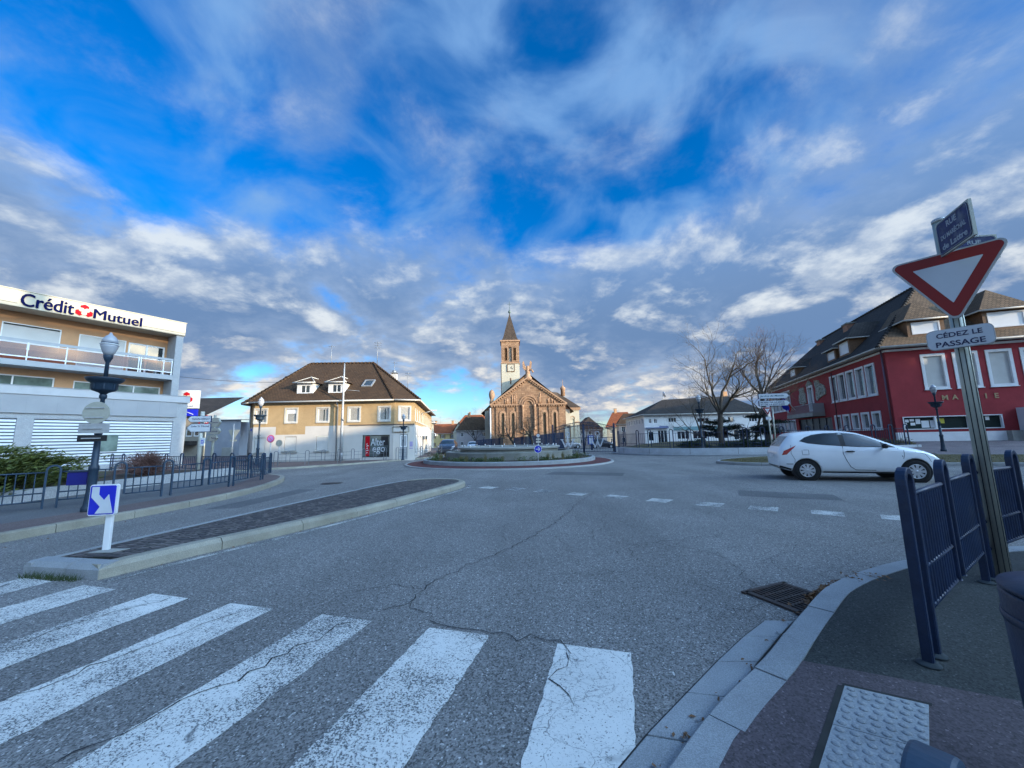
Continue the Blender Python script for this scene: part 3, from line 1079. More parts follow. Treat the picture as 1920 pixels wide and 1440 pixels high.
# ---- tactile paving slab pair
M['tactile'] = mat('tactile_slab', (0.36, 0.38, 0.39), 0.75, 0, 0.15, 4, 0.35, 0.3, 120)
tp = thing('tactile_paving', (1.5, 1.9, KZ), 'pale studded tactile paving slabs set in the purple pavement by the bin', 'tactile paving')
TA, TB = Vector((1.775, 2.30)), Vector((2.06, 2.14))       # far edge
td = Vector((-0.70, -0.66)).normalized()
tw = (TB - TA); tl = tw.length; tw = tw.normalized()
for k in range(4):
    m = MB()
    o0 = TA + td * (0.405 * k)
    o1 = o0 + td * 0.40
    m.slab([tuple(o1), tuple(o1 + tw * tl), tuple(o0 + tw * tl), tuple(o0)], 0.02, KZ + 0.004)
    for a in range(7):
        for b in range(6):
            ctr = o0 + td * (0.03 + 0.057 * a) + tw * (0.03 + 0.053 * b + (0.012 if a % 2 else 0))
            m.lathe([(0.019, 0), (0.016, 0.005), (0.008, 0.007), (0.0, 0.0075)], 8, (ctr.x, ctr.y, KZ + 0.003))
    m.build('slab', M['tactile'], tp)
m = MB()
oA, oB = TA - td * 0.03, TB - td * 0.03
m.quad((*(TA - tw * .012), KZ + .0005), (*(TB + tw * .012), KZ + .0005), (*(oB + tw * .012), KZ + .0005), (*(oA - tw * .012), KZ + .0005))
m.quad((*(TA - tw * .03 + td * 1.6), KZ + .0005), (*(TA + td * 1.6), KZ + .0005), (*TA, KZ + .0005), (*(TA - tw * .03), KZ + .0005))
m.build('joint', M['joint'], tp)

# ---- roundabout: paved apron, kerbs, planted ring, basin wall
RC = (-0.25, 23.6)


def circle(r, n=72, c=RC):
    return [(c[0] + r * math.cos(2 * math.pi * k / n), c[1] + r * math.sin(2 * math.pi * k / n)) for k in range(n)]


M['kerbwhite'] = mat('pale_kerb', (0.33, 0.33, 0.32), 0.75, 0, 0.12, 2, 0.2, 0.2, 90)
ap = MB()
ap.lathe([(5.95, 0.0), (5.95, 0.06), (4.9, 0.12), (4.9, 0.0)], 96, (*RC, 0), smooth=False)
structure(ap.build('roundabout_apron', M['apron']))
ap = MB()
ap.lathe([(6.10, 0.0), (6.09, 0.055), (6.07, 0.07), (5.955, 0.07), (5.955, 0.0)], 96, (*RC, 0), smooth=False)
structure(ap.build('kerb', M['kerbwhite']))
ap = MB()
ap.lathe([(5.08, 0.02), (5.07, 0.27), (5.04, 0.30), (4.90, 0.30), (4.90, 0.1)], 96, (*RC, 0), smooth=False)
structure(ap.build('kerb', M['granite']))
M['soil'] = mat('soil', (0.07, 0.05, 0.035), 0.95, 0, 0.4, 6, 0.4, 0.8, 30)
ap = MB()
ap.lathe([(4.89, 0.1), (4.89, 0.24), (3.8, 0.30), (0.0, 0.30)], 72, (*RC, 0), smooth=False)
structure(ap.build('planting_bed', M['soil']))
M['concrete'] = mat('weathered_concrete', (0.235, 0.235, 0.21), 0.85, 0, 0.22, 1.3, 0.3, 0.4, 40, stain=(0.13, 0.125, 0.10), stain_amt=0.75)
M['concrete_light'] = mat('pale_concrete', (0.33, 0.33, 0.305), 0.8, 0, 0.15, 1.3, 0.2, 0.3, 40, stain=(0.2, 0.19, 0.17))
bs = thing('fountain_basin', (*RC, 0.3), 'round two tier concrete fountain basin in the middle of the roundabout', 'fountain')
m = MB(); m.lathe([(3.78, 0.2), (3.78, 0.65), (3.76, 0.68), (3.45, 0.68), (3.45, 0.5), (3.0, 0.5)], 80, (*RC, 0), smooth=False); m.build('lower_wall', M['concrete'], bs)
m = MB(); m.lathe([(2.92, 0.4), (2.92, 0.80)], 80, (*RC, 0), smooth=False); m.lathe([(2.62, 0.9), (2.62, 0.6), (0, 0.6)], 80, (*RC, 0), smooth=False); m.build('upper_wall', M['concrete'], bs)
m = MB(); m.lathe([(2.92, 0.80), (3.04, 0.82), (3.06, 0.91), (3.0, 0.94), (2.60, 0.94), (2.60, 0.80)], 80, (*RC, 0), smooth=False); m.build('rim', M['concrete_light'], bs)
m = MB(); m.lathe([(2.61, 0.84), (0, 0.84)], 48, (*RC, 0)); m.build('water', glass_mat('basin_water', (0.03, 0.05, 0.05), 0.08), bs)
for k in range(26):
    a = 2 * math.pi * k / 26
    m = MB(); m.lathe([(0.02, .94), (0.02, .99), (0.032, 1.0), (0.012, 1.05), (0, 1.05)], 8, (RC[0] + 2.85 * math.cos(a), RC[1] + 2.85 * math.sin(a), 0))
    m.build('nozzle', M['pvc'], bs)
# bedding plants
M['bed_green'] = leaf_mat('bed_foliage', (0.035, 0.06, 0.02), (0.09, 0.12, 0.04))
M['bed_dry'] = leaf_mat('bed_dry_foliage', (0.10, 0.09, 0.04), (0.20, 0.17, 0.08))
rnd = random.Random(11)
for k in range(64):
    a = -math.pi * (0.02 + 0.96 * rnd.random()) if k < 56 else rnd.uniform(0, math.pi)
    r = rnd.uniform(4.0, 4.7)
    cx, cy = RC[0] + r * math.cos(a), RC[1] + r * math.sin(a)
    tall = rnd.random() < 0.25
    end = abs(math.cos(a)) > 0.8
    m = MB()
    h = rnd.uniform(.35, .55) if tall else rnd.uniform(.12, .26) * (1.5 if end else 1)
    for j in range(60 if tall else 110):
        if tall:
            x, y = cx + rnd.uniform(-.02, .02), cy + rnd.uniform(-.02, .02)
            m.add([(x - .008, y, .24), (x + .008, y, .24), (x + rnd.gauss(0, .06), y + rnd.gauss(0, .04), .24 + h * rnd.uniform(.5, 1))], [(0, 1, 2)])
        else:
            leaf(m, (cx + rnd.gauss(0, .14), cy + rnd.gauss(0, .14), .26 + h * rnd.random() ** 1.3), rnd.uniform(.02, .05), rnd, 1.0)
    o = m.build('bedding_plant', M['bed_dry'] if tall else M['bed_green'])
    tag(o, 'dry wispy grass tuft in the ring bed under the basin wall' if tall else 'low leafy bedding plant in the ring bed under the basin wall', 'plant', 'dry grass tufts round the basin' if tall else 'leafy plants round the basin')

# ---- right splitter island / verge in front of the town hall
VG = [(9.75, 18.9), (10.2, 17.7), (11.3, 16.9), (13.5, 16.2), (17.1, 15.35), (19.2, 14.6), (26, 11.5), (40, 3), (46, 10), (30, 17.0), (22.8, 20.6), (17.5, 22.1), (14, 22.0), (10.9, 20.3)]
_, p, q = kerb('kerb', VG[:8], 0.14, -0.02, 0.13, M['kerbwhite'], 1.0)
_, p2, q2 = kerb('kerb', VG[8:] + [VG[0]], 0.14, -0.02, 0.13, M['granite'], 1.0)
m = MB(); m.slab(q + q2[:-1], -0.02, 0.125)
structure(m.build('grass_verge', M['grassdry']))
# dry grass blades on the verge
gb = MB()
rnd = random.Random(5)
for k in range(9000):
    t = rnd.random()
    x = 10.5 + 18 * t
    y0 = 17.9 - 0.33 * (x - 10.5)
    y1 = 20.3 + 0.2 * (x - 10.5) if x < 17.5 else 22.0 - 0.4 * (x - 17.5)
    y0 = max(y0 - 0.2, 12.2)
    y = y0 + (y1 - y0 - .3) * rnd.random()
    a = rnd.uniform(0, 6.28)
    h = rnd.uniform(.015, .05)
    dx, dy = math.cos(a) * .012, math.sin(a) * .012
    gb.add([(x - dx, y - dy, .12), (x + dx, y + dy, .12), (x + rnd.gauss(0, .03), y + rnd.gauss(0, .03), .12 + h)], [(0, 1, 2)])
o = gb.build('dry_grass', leaf_mat('verge_blades', (0.09, 0.085, 0.03), (0.20, 0.16, 0.07)))
structure(o, 'stuff'); tag(o, 'short brownish winter grass on the verge behind the white car', 'grass')

# ---- town hall square, rising gently to the facade
MH = Fr(27.66, 28.0, 0.94, -0.34)


def pz(x, y):
    d = (Vector((x, y, 0)) - MH.o).dot(MH.n)
    return max(0.10, 0.62 - 0.062 * max(d, 0))


m = MB()
for i in range(14):
    for j in range(6):
        u0, u1 = -2.2 + 3 * i, -2.2 + 3 * (i + 1)
        d0, d1 = 8.6 - 1.5 * j, 8.6 - 1.5 * (j + 1)
        P = [MH(u0, 0, d0), MH(u1, 0, d0), MH(u1, 0, d1), MH(u0, 0, d1)]
        m.quad(*[(v.x, v.y, pz(v.x, v.y)) for v in P])
structure(m.build('square_paving', M['paving']))

# ================================================================== buildings
M['orange'] = mat('orange_render', (0.52, 0.29, 0.15), 0.85, 0, 0.07, 1.5, 0.12, 0.15, 50)
M['brickred'] = mat('brick_red_panel', (0.36, 0.13, 0.075), 0.8, 0, 0.12, 2)
M['cream'] = mat('cream_cladding', (0.47, 0.42, 0.32), 0.6, 0, 0.05, 1.0, stain=(0.55, 0.5, 0.42), stain_amt=0.3)
M['bankwhite'] = mat('band_render', (0.47, 0.47, 0.475), 0.85, 0, 0.06, 1.0, 0.1, 0.15, 50, stain=(0.36, 0.36, 0.36), stain_amt=0.5)
M['greypanel'] = mat('grey_metal_panel', (0.30, 0.31, 0.325), 0.5, 0.1, 0.05, 1.0, stain=(0.24, 0.25, 0.27), stain_amt=0.5)
M['roughwhite'] = mat('roughcast', (0.40, 0.41, 0.42), 0.9, 0, 0.08, 3, 0.35, 0.5, 35)
M['bankshutter'] = slat_mat('bank_shutter', (0.66, 0.69, 0.74), 0.085, 1.0, 0.4)
M['shutterslat'] = mat('shutter_slat', (0.70, 0.73, 0.78), 0.35, 0.1, 0.06, 1.0)
M['blind'] = slat_mat('roller_blind', (0.58, 0.57, 0.54), 0.05, 0.25, 0.6)
M['letterblue'] = mat('letter_blue', (0.006, 0.009, 0.055), 0.8, 0, 0.05, 2, spec=0.0)
M['letterred'] = mat('logo_red', (0.42, 0.006, 0.014), 0.7, 0, 0.05, 2, spec=0.1)
M['rail'] = mat('light_grey_rail', (0.34, 0.355, 0.37), 0.5, 0.1, 0.06, 3)


def window(parent, fr, u0, u1, z0, z1, n=0.0, w=0.06, frame='pvc', pane='glass', split=1, sill=None, reveal=0.14, cur=None, name='window'):
    """frame as the part, panes and sill as its sub-parts; sits in a reveal"""
    m = MB()
    a, b = n - reveal + 0.002, n - reveal + 0.05
    m.ring(fr, u0, u1, z0, z1, w, a, b)
    for k in range(1, split):
        c = u0 + (u1 - u0) * k / split
        m.fbox(fr, c - w / 2, c + w / 2, z0 + w, z1 - w, a, b - 0.004)
    f = m.build(name, M[frame], parent)
    m = MB()
    m.quad(fr(u0 + w * .5, z0 + w * .5, a + .02), fr(u1 - w * .5, z0 + w * .5, a + .02), fr(u1 - w * .5, z1 - w * .5, a + .02), fr(u0 + w * .5, z1 - w * .5, a + .02))
    m.build('pane', M[pane], f)
    if cur:
        m = MB()
        u = u0 + w
        k = 0
        while u < u1 - w - 0.02:
            e = min(u + (u1 - u0) * 0.11, u1 - w)
            if k % 5 != 4 or cur == 'full':
                m.quad(fr(u, z0 + w, a + .024), fr(e - .01, z0 + w, a + .030), fr(e - .01, z1 - w, a + .030), fr(u, z1 - w, a + .024))
            u = e
            k += 1
        m.build('curtain', M['curtain'], f)
    if sill:
        m = MB()
        m.fbox(fr, u0 - .06, u1 + .06, z0 - .09, z0 - .002, n - reveal, n + .07)
        m.build('sill', M[sill], f)
    return f


# ------------------------------------------------------------------ bank on the left
BF = Fr(-20.95, 24.0, 0.486, 0.874)
bank = thing('bank_building', BF(0, 0), 'orange and cream bank building with blue lettering on its roof edge and closed grey shutters', 'building')
L0 = -13.0
# ground floor
m = MB()
m.wall(BF, L0, 0.48, 0.0, 4.02, [(-12.6, -6.2, 0.42, 2.86), (-5.66, -0.16, 0.42, 2.86)], 0.0, 0.12)
m.quad(BF(.48, 0, 0), BF(.48, 0, -9), BF(.48, 4.02, -9), BF(.48, 4.02, 0))
m.build('ground_floor_wall', M['roughwhite'], bank)
m = MB()
m.fbox(BF, L0, -0.05, 3.12, 4.015, 0.003, 0.05)
for k in range(12):
    m.fbox(BF, -0.9 - k * 1.02, -0.88 - k * 1.02, 3.12, 4.01, 0.05, 0.056)
m.build('fascia_panel', M['greypanel'], bank)
m = MB(); m.fbox(BF, -12.6, -0.16, 3.10, 3.118, 0.003, 0.09); m.build('drip_edge', M['zinc'], bank)
for a, b in ((-12.6, -6.2), (-5.66, -0.16)):
    m = MB()
    z = 0.43
    while z < 2.84:
        m.fbox(BF, a + .01, b - .01, z, z + .105, -0.09, -0.04)
        z += 0.16
    sh_ = m.build('roller_shutter', M['shutterslat'], bank)
    m = MB(); m.fbox(BF, a, b, .42, 2.86, -.118, -.11); m.build('backing', M['dark'], sh_)
m = MB(); m.fbox(BF, -3.32, -2.55, 1.12, 2.02, -0.045, -0.01)
hatch = m.build('night_safe', M['glass_green'], bank)
m = MB(); m.fbox(BF, L0, 0.56, 4.02, 4.42, -2.0, 0.10); m.build('parapet_band', M['bankwhite'], bank)
m = MB(); m.fbox(BF, L0, 0.56, 4.421, 4.45, -2.0, 0.13); m.build('coping', M['greypanel'], bank)
# upper floors, set back
wn = -1.2
m = MB()
m.wall(BF, L0, -0.42, 4.42, 8.3, [(-10.5, -4.96, 4.46, 5.08), (-4.28, -0.55, 4.46, 5.02), (-10.6, -7.05, 6.42, 7.72), (-6.95, -4.96, 6.42, 7.72), (-4.30, -2.36, 5.86, 7.66), (-2.26, -0.52, 5.72, 7.62)], wn, 0.12)
m.quad(BF(-.42, 4.42, wn), BF(-.42, 4.42, -10), BF(-.42, 8.3, -10), BF(-.42, 8.3, wn))
m.build('upper_wall', M['orange'], bank)
m = MB(); m.fbox(BF, -0.42, -0.06, 4.45, 8.29, -10, -0.02); m.build('end_wall', M['roughwhite'], bank)
m = MB(); m.fbox(BF, L0, -0.425, 5.42, 5.70, wn - .1, 0.0); m.build('balcony_slab', M['rail'], bank)
m = MB(); m.fbox(BF, L0, 0.0, 8.30, 9.13, -10, 0.02); m.build('roof_edge', M['cream'], bank)
m = MB(); m.fbox(BF, L0, 0.04, 9.131, 9.17, -10, 0.05); m.build('roof_trim', M['cream'], bank)
m = MB(); m.fbox(BF, L0, -6.75, 8.455, 8.472, .021, .026); m.fbox(BF, -2.08, 0.0, 8.455, 8.472, .021, .026); m.build('groove', M['dark'], bank)
m = MB(); m.tube([BF(L0, 8.315, .03), BF(0, 8.315, .03)], .035, 10); m.build('gutter', M['cream'], bank)
for (a, b) in ((-10.6, -7.05), (-6.95, -4.96)):
    m = MB(); m.fbox(BF, a + .05, b - .05, 6.47, 7.60, wn - .10, wn - .05); s = m.build('roller_blind', M['blind'], bank)
    m = MB(); m.ring(BF, a, b, 6.42, 7.72, .05, wn - .115, wn - .02); m.build('frame', M['pvc'], s)
m = MB(); m.fbox(BF, -4.25, -2.41, 5.92, 7.60, wn - .10, wn - .05); s = m.build('roller_blind', M['blind'], bank)
m = MB(); m.ring(BF, -4.30, -2.36, 5.86, 7.66, .05, wn - .115, wn - .02); m.build('frame', M['pvc'], s)
window(bank, BF, -2.26, -0.52, 5.72, 7.62, wn, .09, split=2, reveal=.1, name='balcony_door')
f = window(bank, BF, -10.5, -4.96, 4.46, 5.08, wn, .06, pane='glass_green', split=4, reveal=.1)
f = window(bank, BF, -4.28, -0.55, 4.46, 5.02, wn, .06, pane='glass_green', split=3, reveal=.1)
m = MB(); m.fbox(BF, -12.9, -4.6, 5.72, 6.38, wn + .002, wn + .03); m.build('apron_panel', M['brickred'], bank)
m = MB(); m.fbox(BF, L0, -0.45, 6.60, 6.74, -0.06, -0.02); rl = m.build('balcony_rail', M['rail'], bank)
m = MB(); m.fbox(BF, L0, -0.45, 5.84, 5.90, -0.06, -0.02)
m.fbox(BF, L0, -0.45, 6.52, 6.55, -0.06, -0.02)
for u in (-12, -10.6, -9.0, -7.6, -6.2, -4.9, -3.4, -2.05, -1.95, -0.9, -0.5):
    m.fbox(BF, u - .025, u + .025, 5.70, 6.6, -0.055, -0.025)
m.build('lower_rail', M['pvc'], rl)
gm_, gnt, gb_ = nodes_of('smoked_glass')
gnt.nodes.remove(gb_)
go_ = gnt.nodes['Material Output']
gt_ = gnt.nodes.new('ShaderNodeBsdfTransparent'); gt_.inputs[0].default_value = (.50, .27, .19, 1)
gg_ = gnt.nodes.new('ShaderNodeBsdfGlossy'); gg_.inputs['Roughness'].default_value = .06; gg_.inputs[0].default_value = (.8, .8, .8, 1)
gx_ = gnt.nodes.new('ShaderNodeMixShader'); gx_.inputs[0].default_value = .07
gnt.links.new(gt_.outputs[0], gx_.inputs[1]); gnt.links.new(gg_.outputs[0], gx_.inputs[2]); gnt.links.new(gx_.outputs[0], go_.inputs[0])
for u0, u1 in ((-12.9, -9.1), (-8.95, -6.25), (-6.15, -3.45), (-3.35, -2.1), (-1.9, -.55)):
    m = MB(); m.fbox(BF, u0, u1, 5.91, 6.51, -.045, -.037); m.build('smoked_panel', gm_, rl)
m = MB(); m.fbox(BF, -12.0, -4.5, 5.70, 5.82, wn + .05, wn + .3)
m.build('planter_box', M['brickred'], bank)
sg = bold_text('Crédit', BF, -5.77, 8.70, 0.045, 1.80, .66, .015).build('lettering', M['letterblue'], bank)
sg = bold_text('Mutuel', BF, -3.14, 8.655, 0.045, 2.02, .53, .015).build('lettering', M['letterblue'], bank)


def logo(fr, u, z, r, n, parent):
    m = MB()
    for k in range(3):
        a = math.pi / 2 + k * 2 * math.pi / 3
        cx, cz = u + math.cos(a) * r * .58, z + math.sin(a) * r * .58
        poly = []
        for j, (da, rr) in enumerate(((0, .46), (1.15, .50), (2.2, .52), (-2.2, .52), (-1.15, .50))):
            poly.append((cx + math.cos(a + da) * r * rr, cz + math.sin(a + da) * r * rr))
        m.prism(poly, fr, n, n + .02)
    lg = m.build('emblem', M['letterred'], parent)
    m = MB()
    for k in range(3):
        a = math.pi / 6 + k * 2 * math.pi / 3
        cx, cz = u + math.cos(a) * r * .34, z + math.sin(a) * r * .34
        m.prism([(cx + math.cos(t * math.pi / 10) * r * .30, cz + math.sin(t * math.pi / 10) * r * .30) for t in range(20)], fr, n + .005, n + .026)
    m.build('emblem_disc', M['cream'], lg)


logo(BF, -4.50, 8.68, 0.36, 0.022, bank)
# back volume and low roof so the block is closed
m = MB(); m.fbox(BF, L0, 0.48, 0.0, 4.41, -14, -9.0); m.fbox(BF, L0, -0.42, 4.42, 8.29, -14, -10.01); m.build('rear_wing', M['roughwhite'], bank)

# totem sign at the bank's corner
tot = thing('bank_totem', (-22.3, 26.5, 0.1), 'white bank totem sign with red emblem over a blue panel, by the building corner', 'sign')
TF = Fr(-22.95, 26.0, 0.97, 0.24)
m = MB(); m.fbox(TF, 0, 1.42, 3.85, 5.08, -.12, .12); m.build('panel', M['signwhite'], tot)
logo(TF, .72, 4.55, .40, .121, tot)
text_mb('Mutuel', .2, TF, .75, 4.0, .125, .008, width=.8).build('lettering', M['ink'], tot)
m = MB(); m.fbox(TF, 0.05, 1.38, 3.32, 3.78, -.1, .1); m.build('blue_panel', M['signblue'], tot)
m = MB(); m.tube([TF(.4, 3.45, .105), TF(.8, 3.6, .105), TF(1.2, 3.42, .105)], .02, 6); m.build('swoosh', M['signwhite'], tot)
m = MB(); m.tube([TF(.7, 0.1, 0), TF(.7, 3.35, 0)], .07, 10); m.build('post', M['alu'], tot)
# tobacconist lozenge sign on the street behind
lz = thing('tobacco_sign', (-21.6, 27.6, 0.1), 'red lozenge shop sign with a white squiggle on the side street', 'sign')
ZF = Fr(-22.3, 27.4, 0.97, 0.24)
m = MB(); m.prism([(0, 2.9), (.45, 2.45), (.9, 2.9), (.45, 3.45)], ZF, -.1, .1); m.build('panel', M['letterred'], lz)
m = MB(); m.tube([ZF(.3, 2.75, .12), ZF(.4, 2.95, .12), ZF(.52, 2.92, .12), ZF(.65, 3.1, .12)], .035, 6); m.build('squiggle', M['signwhite'], lz)
m = MB(); m.tube([ZF(.45, 0.1, 0), ZF(.45, 2.5, 0)], .04, 8); m.build('post', M['alu'], lz)

# planter wall with shrubs before the bank
BL = Fr(-11.95, 5.0, 0.02, 1.0)
m = MB(); m.fbox(BL, 0, 11.5, 0.1, 0.42, -0.22, 0.0)
w = m.build('planter_wall', M['roughwhite']); tag(w, 'low roughcast planter wall running in front of the bank shutters', 'wall')
m = MB(); m.fbox(BL, 0, 11.5, 0.1, 0.36, -7.5, -.225); structure(m.build('planting_bed', M['soil']))

# ------------------------------------------------------------------ ochre corner house
M['ochre'] = mat('ochre_roughcast', (0.50, 0.345, 0.18), 0.92, 0, 0.12, 1.6, 0.4, 0.5, 28, stain=(0.38, 0.26, 0.14), stain_amt=0.6)
M['whitewash'] = mat('whitewashed_render', (0.56, 0.53, 0.49), 0.9, 0, 0.07, 0.9, 0.1, 0.15, 40, stain=(0.52, 0.45, 0.38), stain_amt=0.5)
M['rooftile'] = brick_mat('brown_tiles', (0.105, 0.062, 0.035), (0.075, 0.046, 0.028), (0.03, 0.02, 0.014), 0.20, 0.16, 0.012, 0.85, 0.8)
M['rooftile_dark'] = brick_mat('dark_tiles', (0.06, 0.052, 0.048), (0.042, 0.038, 0.036), (0.015, 0.014, 0.013), 0.22, 0.2, 0.014, 0.85, 0.8)
M['rooftile_red'] = brick_mat('red_tiles', (0.34, 0.105, 0.045), (0.26, 0.08, 0.035), (0.1, 0.04, 0.02), 0.25, 0.22, 0.014, 0.85, 0.7)
M['eaves'] = mat('eaves_boards', (0.14, 0.09, 0.06), 0.8, 0, 0.2, 3)
M['gutter'] = mat('gutter_white', (0.55, 0.52, 0.46), 0.6, 0, 0.12, 3)
M['shopglass'] = glass_mat('shop_glass', (0.10, 0.12, 0.12), 0.06)
HF = Fr(0, 27.0, 1, 0)
yh = thing('corner_house', (-13, 27, 0), 'ochre corner house with brown hipped roof, white shopfront and chamfered corners', 'building')
HB = -0.2
wins = [(-18.06, -17.28), (-15.90, -15.16), (-13.68, -12.93), (-11.48, -10.75), (-9.36, -8.64)]
holes = [(a, b, 2.80, 3.72) for a, b in wins]
# lower white band is stepped; upper wall is ochre
m = MB()
m.wall(HF, -18.14, -8.3, 2.50, 4.24, holes, 0.0, .12)
m.wall(HF, -16.56, -14.50, 1.94, 2.50, [], 0.0)
CH = Fr(-8.3, 27.0, 1.3, 0.45)
CHL = 1.376
m.wall(CH, 0, CHL, 2.50, 4.24, [(.36, 1.04, 2.80, 3.72)], 0, .12)
SD = Fr(-8.3 + 1.3, 27.45, -2.7, 18.6)
SDr = Fr(-7.0, 27.45, -2.7, 18.6)
# the right side recedes along the street; its frame faces +x
RF = Fr(-7.0, 27.45, -0.1437, 0.9896)
m.wall(RF, 0, 18.8, 2.50, 4.24, [(.5 + 1.45 * k, 1.25 + 1.45 * k, 2.80, 3.72) for k in range(12)], 0, .1)
LC = Fr(-19.1, 28.0, 0.96, -1.0)
LCL = 1.386
m.wall(LC, 0, LCL, 2.50, 4.24, [], 0)
m.quad((-19.1, 28, HB), (-19.1, 28, 4.24), (-20.4, 40, 4.24), (-20.4, 40, HB))
m.build('upper_wall', M['ochre'], yh)
m = MB()
low = [(-15.92, -15.08, .80, 1.80), (-13.70, -12.86, .80, 1.80), (-18.0, -17.25, .72, 1.76)]
m.wall(HF, -18.14, -16.56, HB, 2.50, [low[2]], 0.0, .06)
m.wall(HF, -16.56, -14.50, HB, 1.94, [low[0]], 0.0, .06)
m.wall(HF, -14.50, -8.3, HB, 2.50, [low[1], (-10.48, -8.58, .28, 1.80)], 0.0, .10)
m.wall(CH, 0, CHL, HB, 2.50, [(.40, .94, .10, 1.82)], 0, .1)
m.wall(RF, 0, 18.8, HB, 2.50, [(1.0 + 2.3 * k, 2.1 + 2.3 * k, .35, 1.8) for k in range(8)], 0, .1)
m.wall(LC, 0, LCL, HB, 2.50, [], 0)
m.build('lower_wall', M['whitewash'], yh)
m = MB(); m.fbox(HF, -18.14, -10.6, HB, .22, .002, .03); m.build('plinth', mat('grey_plinth', (0.36, 0.35, 0.33), 0.9, 0, 0.15, 2), yh)
for k, (a, b) in enumerate(wins):
    f = window(yh, HF, a, b, 2.80, 3.72, 0, .055, sill='gutter', reveal=.1, cur=['half', 'full', 'half', 'full', 'half'][k], split=1)
    m = MB(); m.ring(HF, a - .11, b + .11, 2.72, 3.83, .108, .002, .035); m.build('surround', M['gutter'], f)
    if k == 1:
        m = MB(); m.fbox(HF, a + .06, b - .06, 3.40, 3.66, -.05, -.03); m.build('shutter', M['pvc'], f)
f = window(yh, CH, .36, 1.04, 2.80, 3.72, 0, .055, sill='gutter', reveal=.1, cur='full')
m = MB(); m.ring(CH, .25, 1.15, 2.72, 3.83, .108, .002, .035); m.build('surround', M['gutter'], f)
for k in range(12):
    window(yh, RF, .5 + 1.45 * k, 1.25 + 1.45 * k, 2.80, 3.72, 0, .06, sill='gutter', reveal=.08)
for k in range(8):
    window(yh, RF, 1.0 + 2.3 * k, 2.1 + 2.3 * k, .35, 1.8, 0, .06, pane='shopglass', reveal=.08, name='shop_window')
for a, b, c, d in low:
    m = MB(); m.fbox(HF, a + .03, b - .03, c + .03, d - .03, -.055, -.02); s = m.build('shutter', M['blind'], yh)
    m = MB(); m.fbox(HF, a - .12, b + .12, c - .09, c - .004, .002, .10); m.build('sill', M['concrete_light'], s)
m = MB(); m.fbox(HF, -11.4, -8.302, 2.50, 2.545, .002, .10); m.fbox(CH, 0.002, CHL, 2.50, 2.545, .002, .10); m.build('string_course', M['eaves'], yh)
# shop window with lettering
sw = window(yh, HF, -10.48, -8.58, .28, 1.80, 0, .05, frame='black', pane='shopglass', reveal=.08, name='shop_window')
m = MB(); m.fbox(HF, -10.30, -9.98, .36, 1.72, -.048, -.04); m.build('red_banner', M['letterred'], sw)
m = MB()
for z, w in ((.55, .1), (.72, .16), (.86, .12), (1.02, .16), (1.15, .08)):
    m.prism([(-10.22, z), (-10.20 + w, z + .03), (-10.24 + w, z + .08), (-10.18, z + .06)], HF, -.04, -.034)
m.build('banner_writing', M['signwhite'], sw)
text_mb('Alter', .5, HF, -9.42, 1.32, -.045, .006, width=.98, height=.50).build('lettering', M['signwhite'], sw)
text_mb('ego', .5, HF, -9.34, .72, -.045, .006, width=.86, height=.48).build('lettering', M['signwhite'], sw)
m = MB(); m.fbox(HF, -9.30, -8.66, .36, .62, -.052, -.046); m.fbox(HF, -9.2, -8.7, 1.08, 1.70, -.052, -.046); m.build('poster', M['black'], sw)
m = MB(); m.fbox(CH, .40, .94, .10, 1.82, -.098, -.06); d = m.build('door', mat('grey_door', (.32, .33, .34), .5), yh)
m = MB(); m.ring(CH, .44, .90, .95, 1.76, .05, -.058, -.04); m.build('door_light', M['pvc'], d)
m = MB(); m.lathe([(.02, 0), (.02, .05), (0, .05)], 8, CH(.87, .9, -.03)); m.build('handle', M['galv'], d)
# shop sign board above the door
m = MB(); m.ring(CH, -.12, 1.02, 1.96, 2.34, .03, .012, .04); sb = m.build('sign_board', mat('olive_sign', (.20, .17, .08), .6), yh)
text_mb('antiquités', .2, CH, .42, 2.34, .045, .008, width=1.0, height=.13).build('lettering', M['wood'], sb)
text_mb('coiffure', .2, CH, .45, 1.98, .045, .008, width=.8, height=.13).build('lettering', M['wood'], sb)
m = MB(); m.fbox(CH, 1.08, 1.28, .95, 1.30, .002, .02); m.fbox(CH, 1.06, 1.30, .80, .86, .002, .02); m.build('notice', mat('lilac_notice', (.30, .26, .45), .6), yh)
m = MB(); m.fbox(HF, -8.3 - .28, -8.30, .1, 1.8, .002, .03); m.build('pilaster', M['whitewash'], yh)
bl = MB(); bl.fbox(LC, .55, .95, 2.26, 2.42, .002, .03); bl.build('street_plate', M['signblue'], yh)
# roof
e = 0.42
ev = [(-20.95, 40.2), (-19.62, 27.75), (-18.30, 26.58), (-8.22, 26.58), (-6.55, 27.20), (-9.25, 46.3), (-16.0, 46.3)]
RL, RR, RB = Vector((-16.75, 31.5, 7.85)), Vector((-11.5, 31.5, 7.80)), Vector((-13.2, 43.0, 7.80))
ez = 4.22
E3 = [Vector((x, y, ez)) for x, y in ev]
m = MB()
m.quad(E3[2], E3[3], RR, RL)
m.quad(E3[3], E3[4], RR)
m.quad(E3[4], E3[5], RB, RR)
m.quad(E3[1], E3[2], RL)
m.quad(E3[0], E3[1], RL)
m.quad(E3[5], E3[6], RB)
m.quad(E3[6], E3[0], RL, RB)
m.quad(RL, RR, RB)
rf = m.build('roof', M['rooftile'], yh)
m = MB()
for i in range(5):
    a, b = E3[i], E3[i + 1]
    m.tube([a + Vector((0, 0, -.02)), b + Vector((0, 0, -.02))], .055, 8)
m.build('gutter', M['gutter'], rf)
m = MB()
m.slab([(x, y) for x, y in ev], 4.18, 4.205, True)
m.build('soffit', M['eaves'], rf)
m = MB()
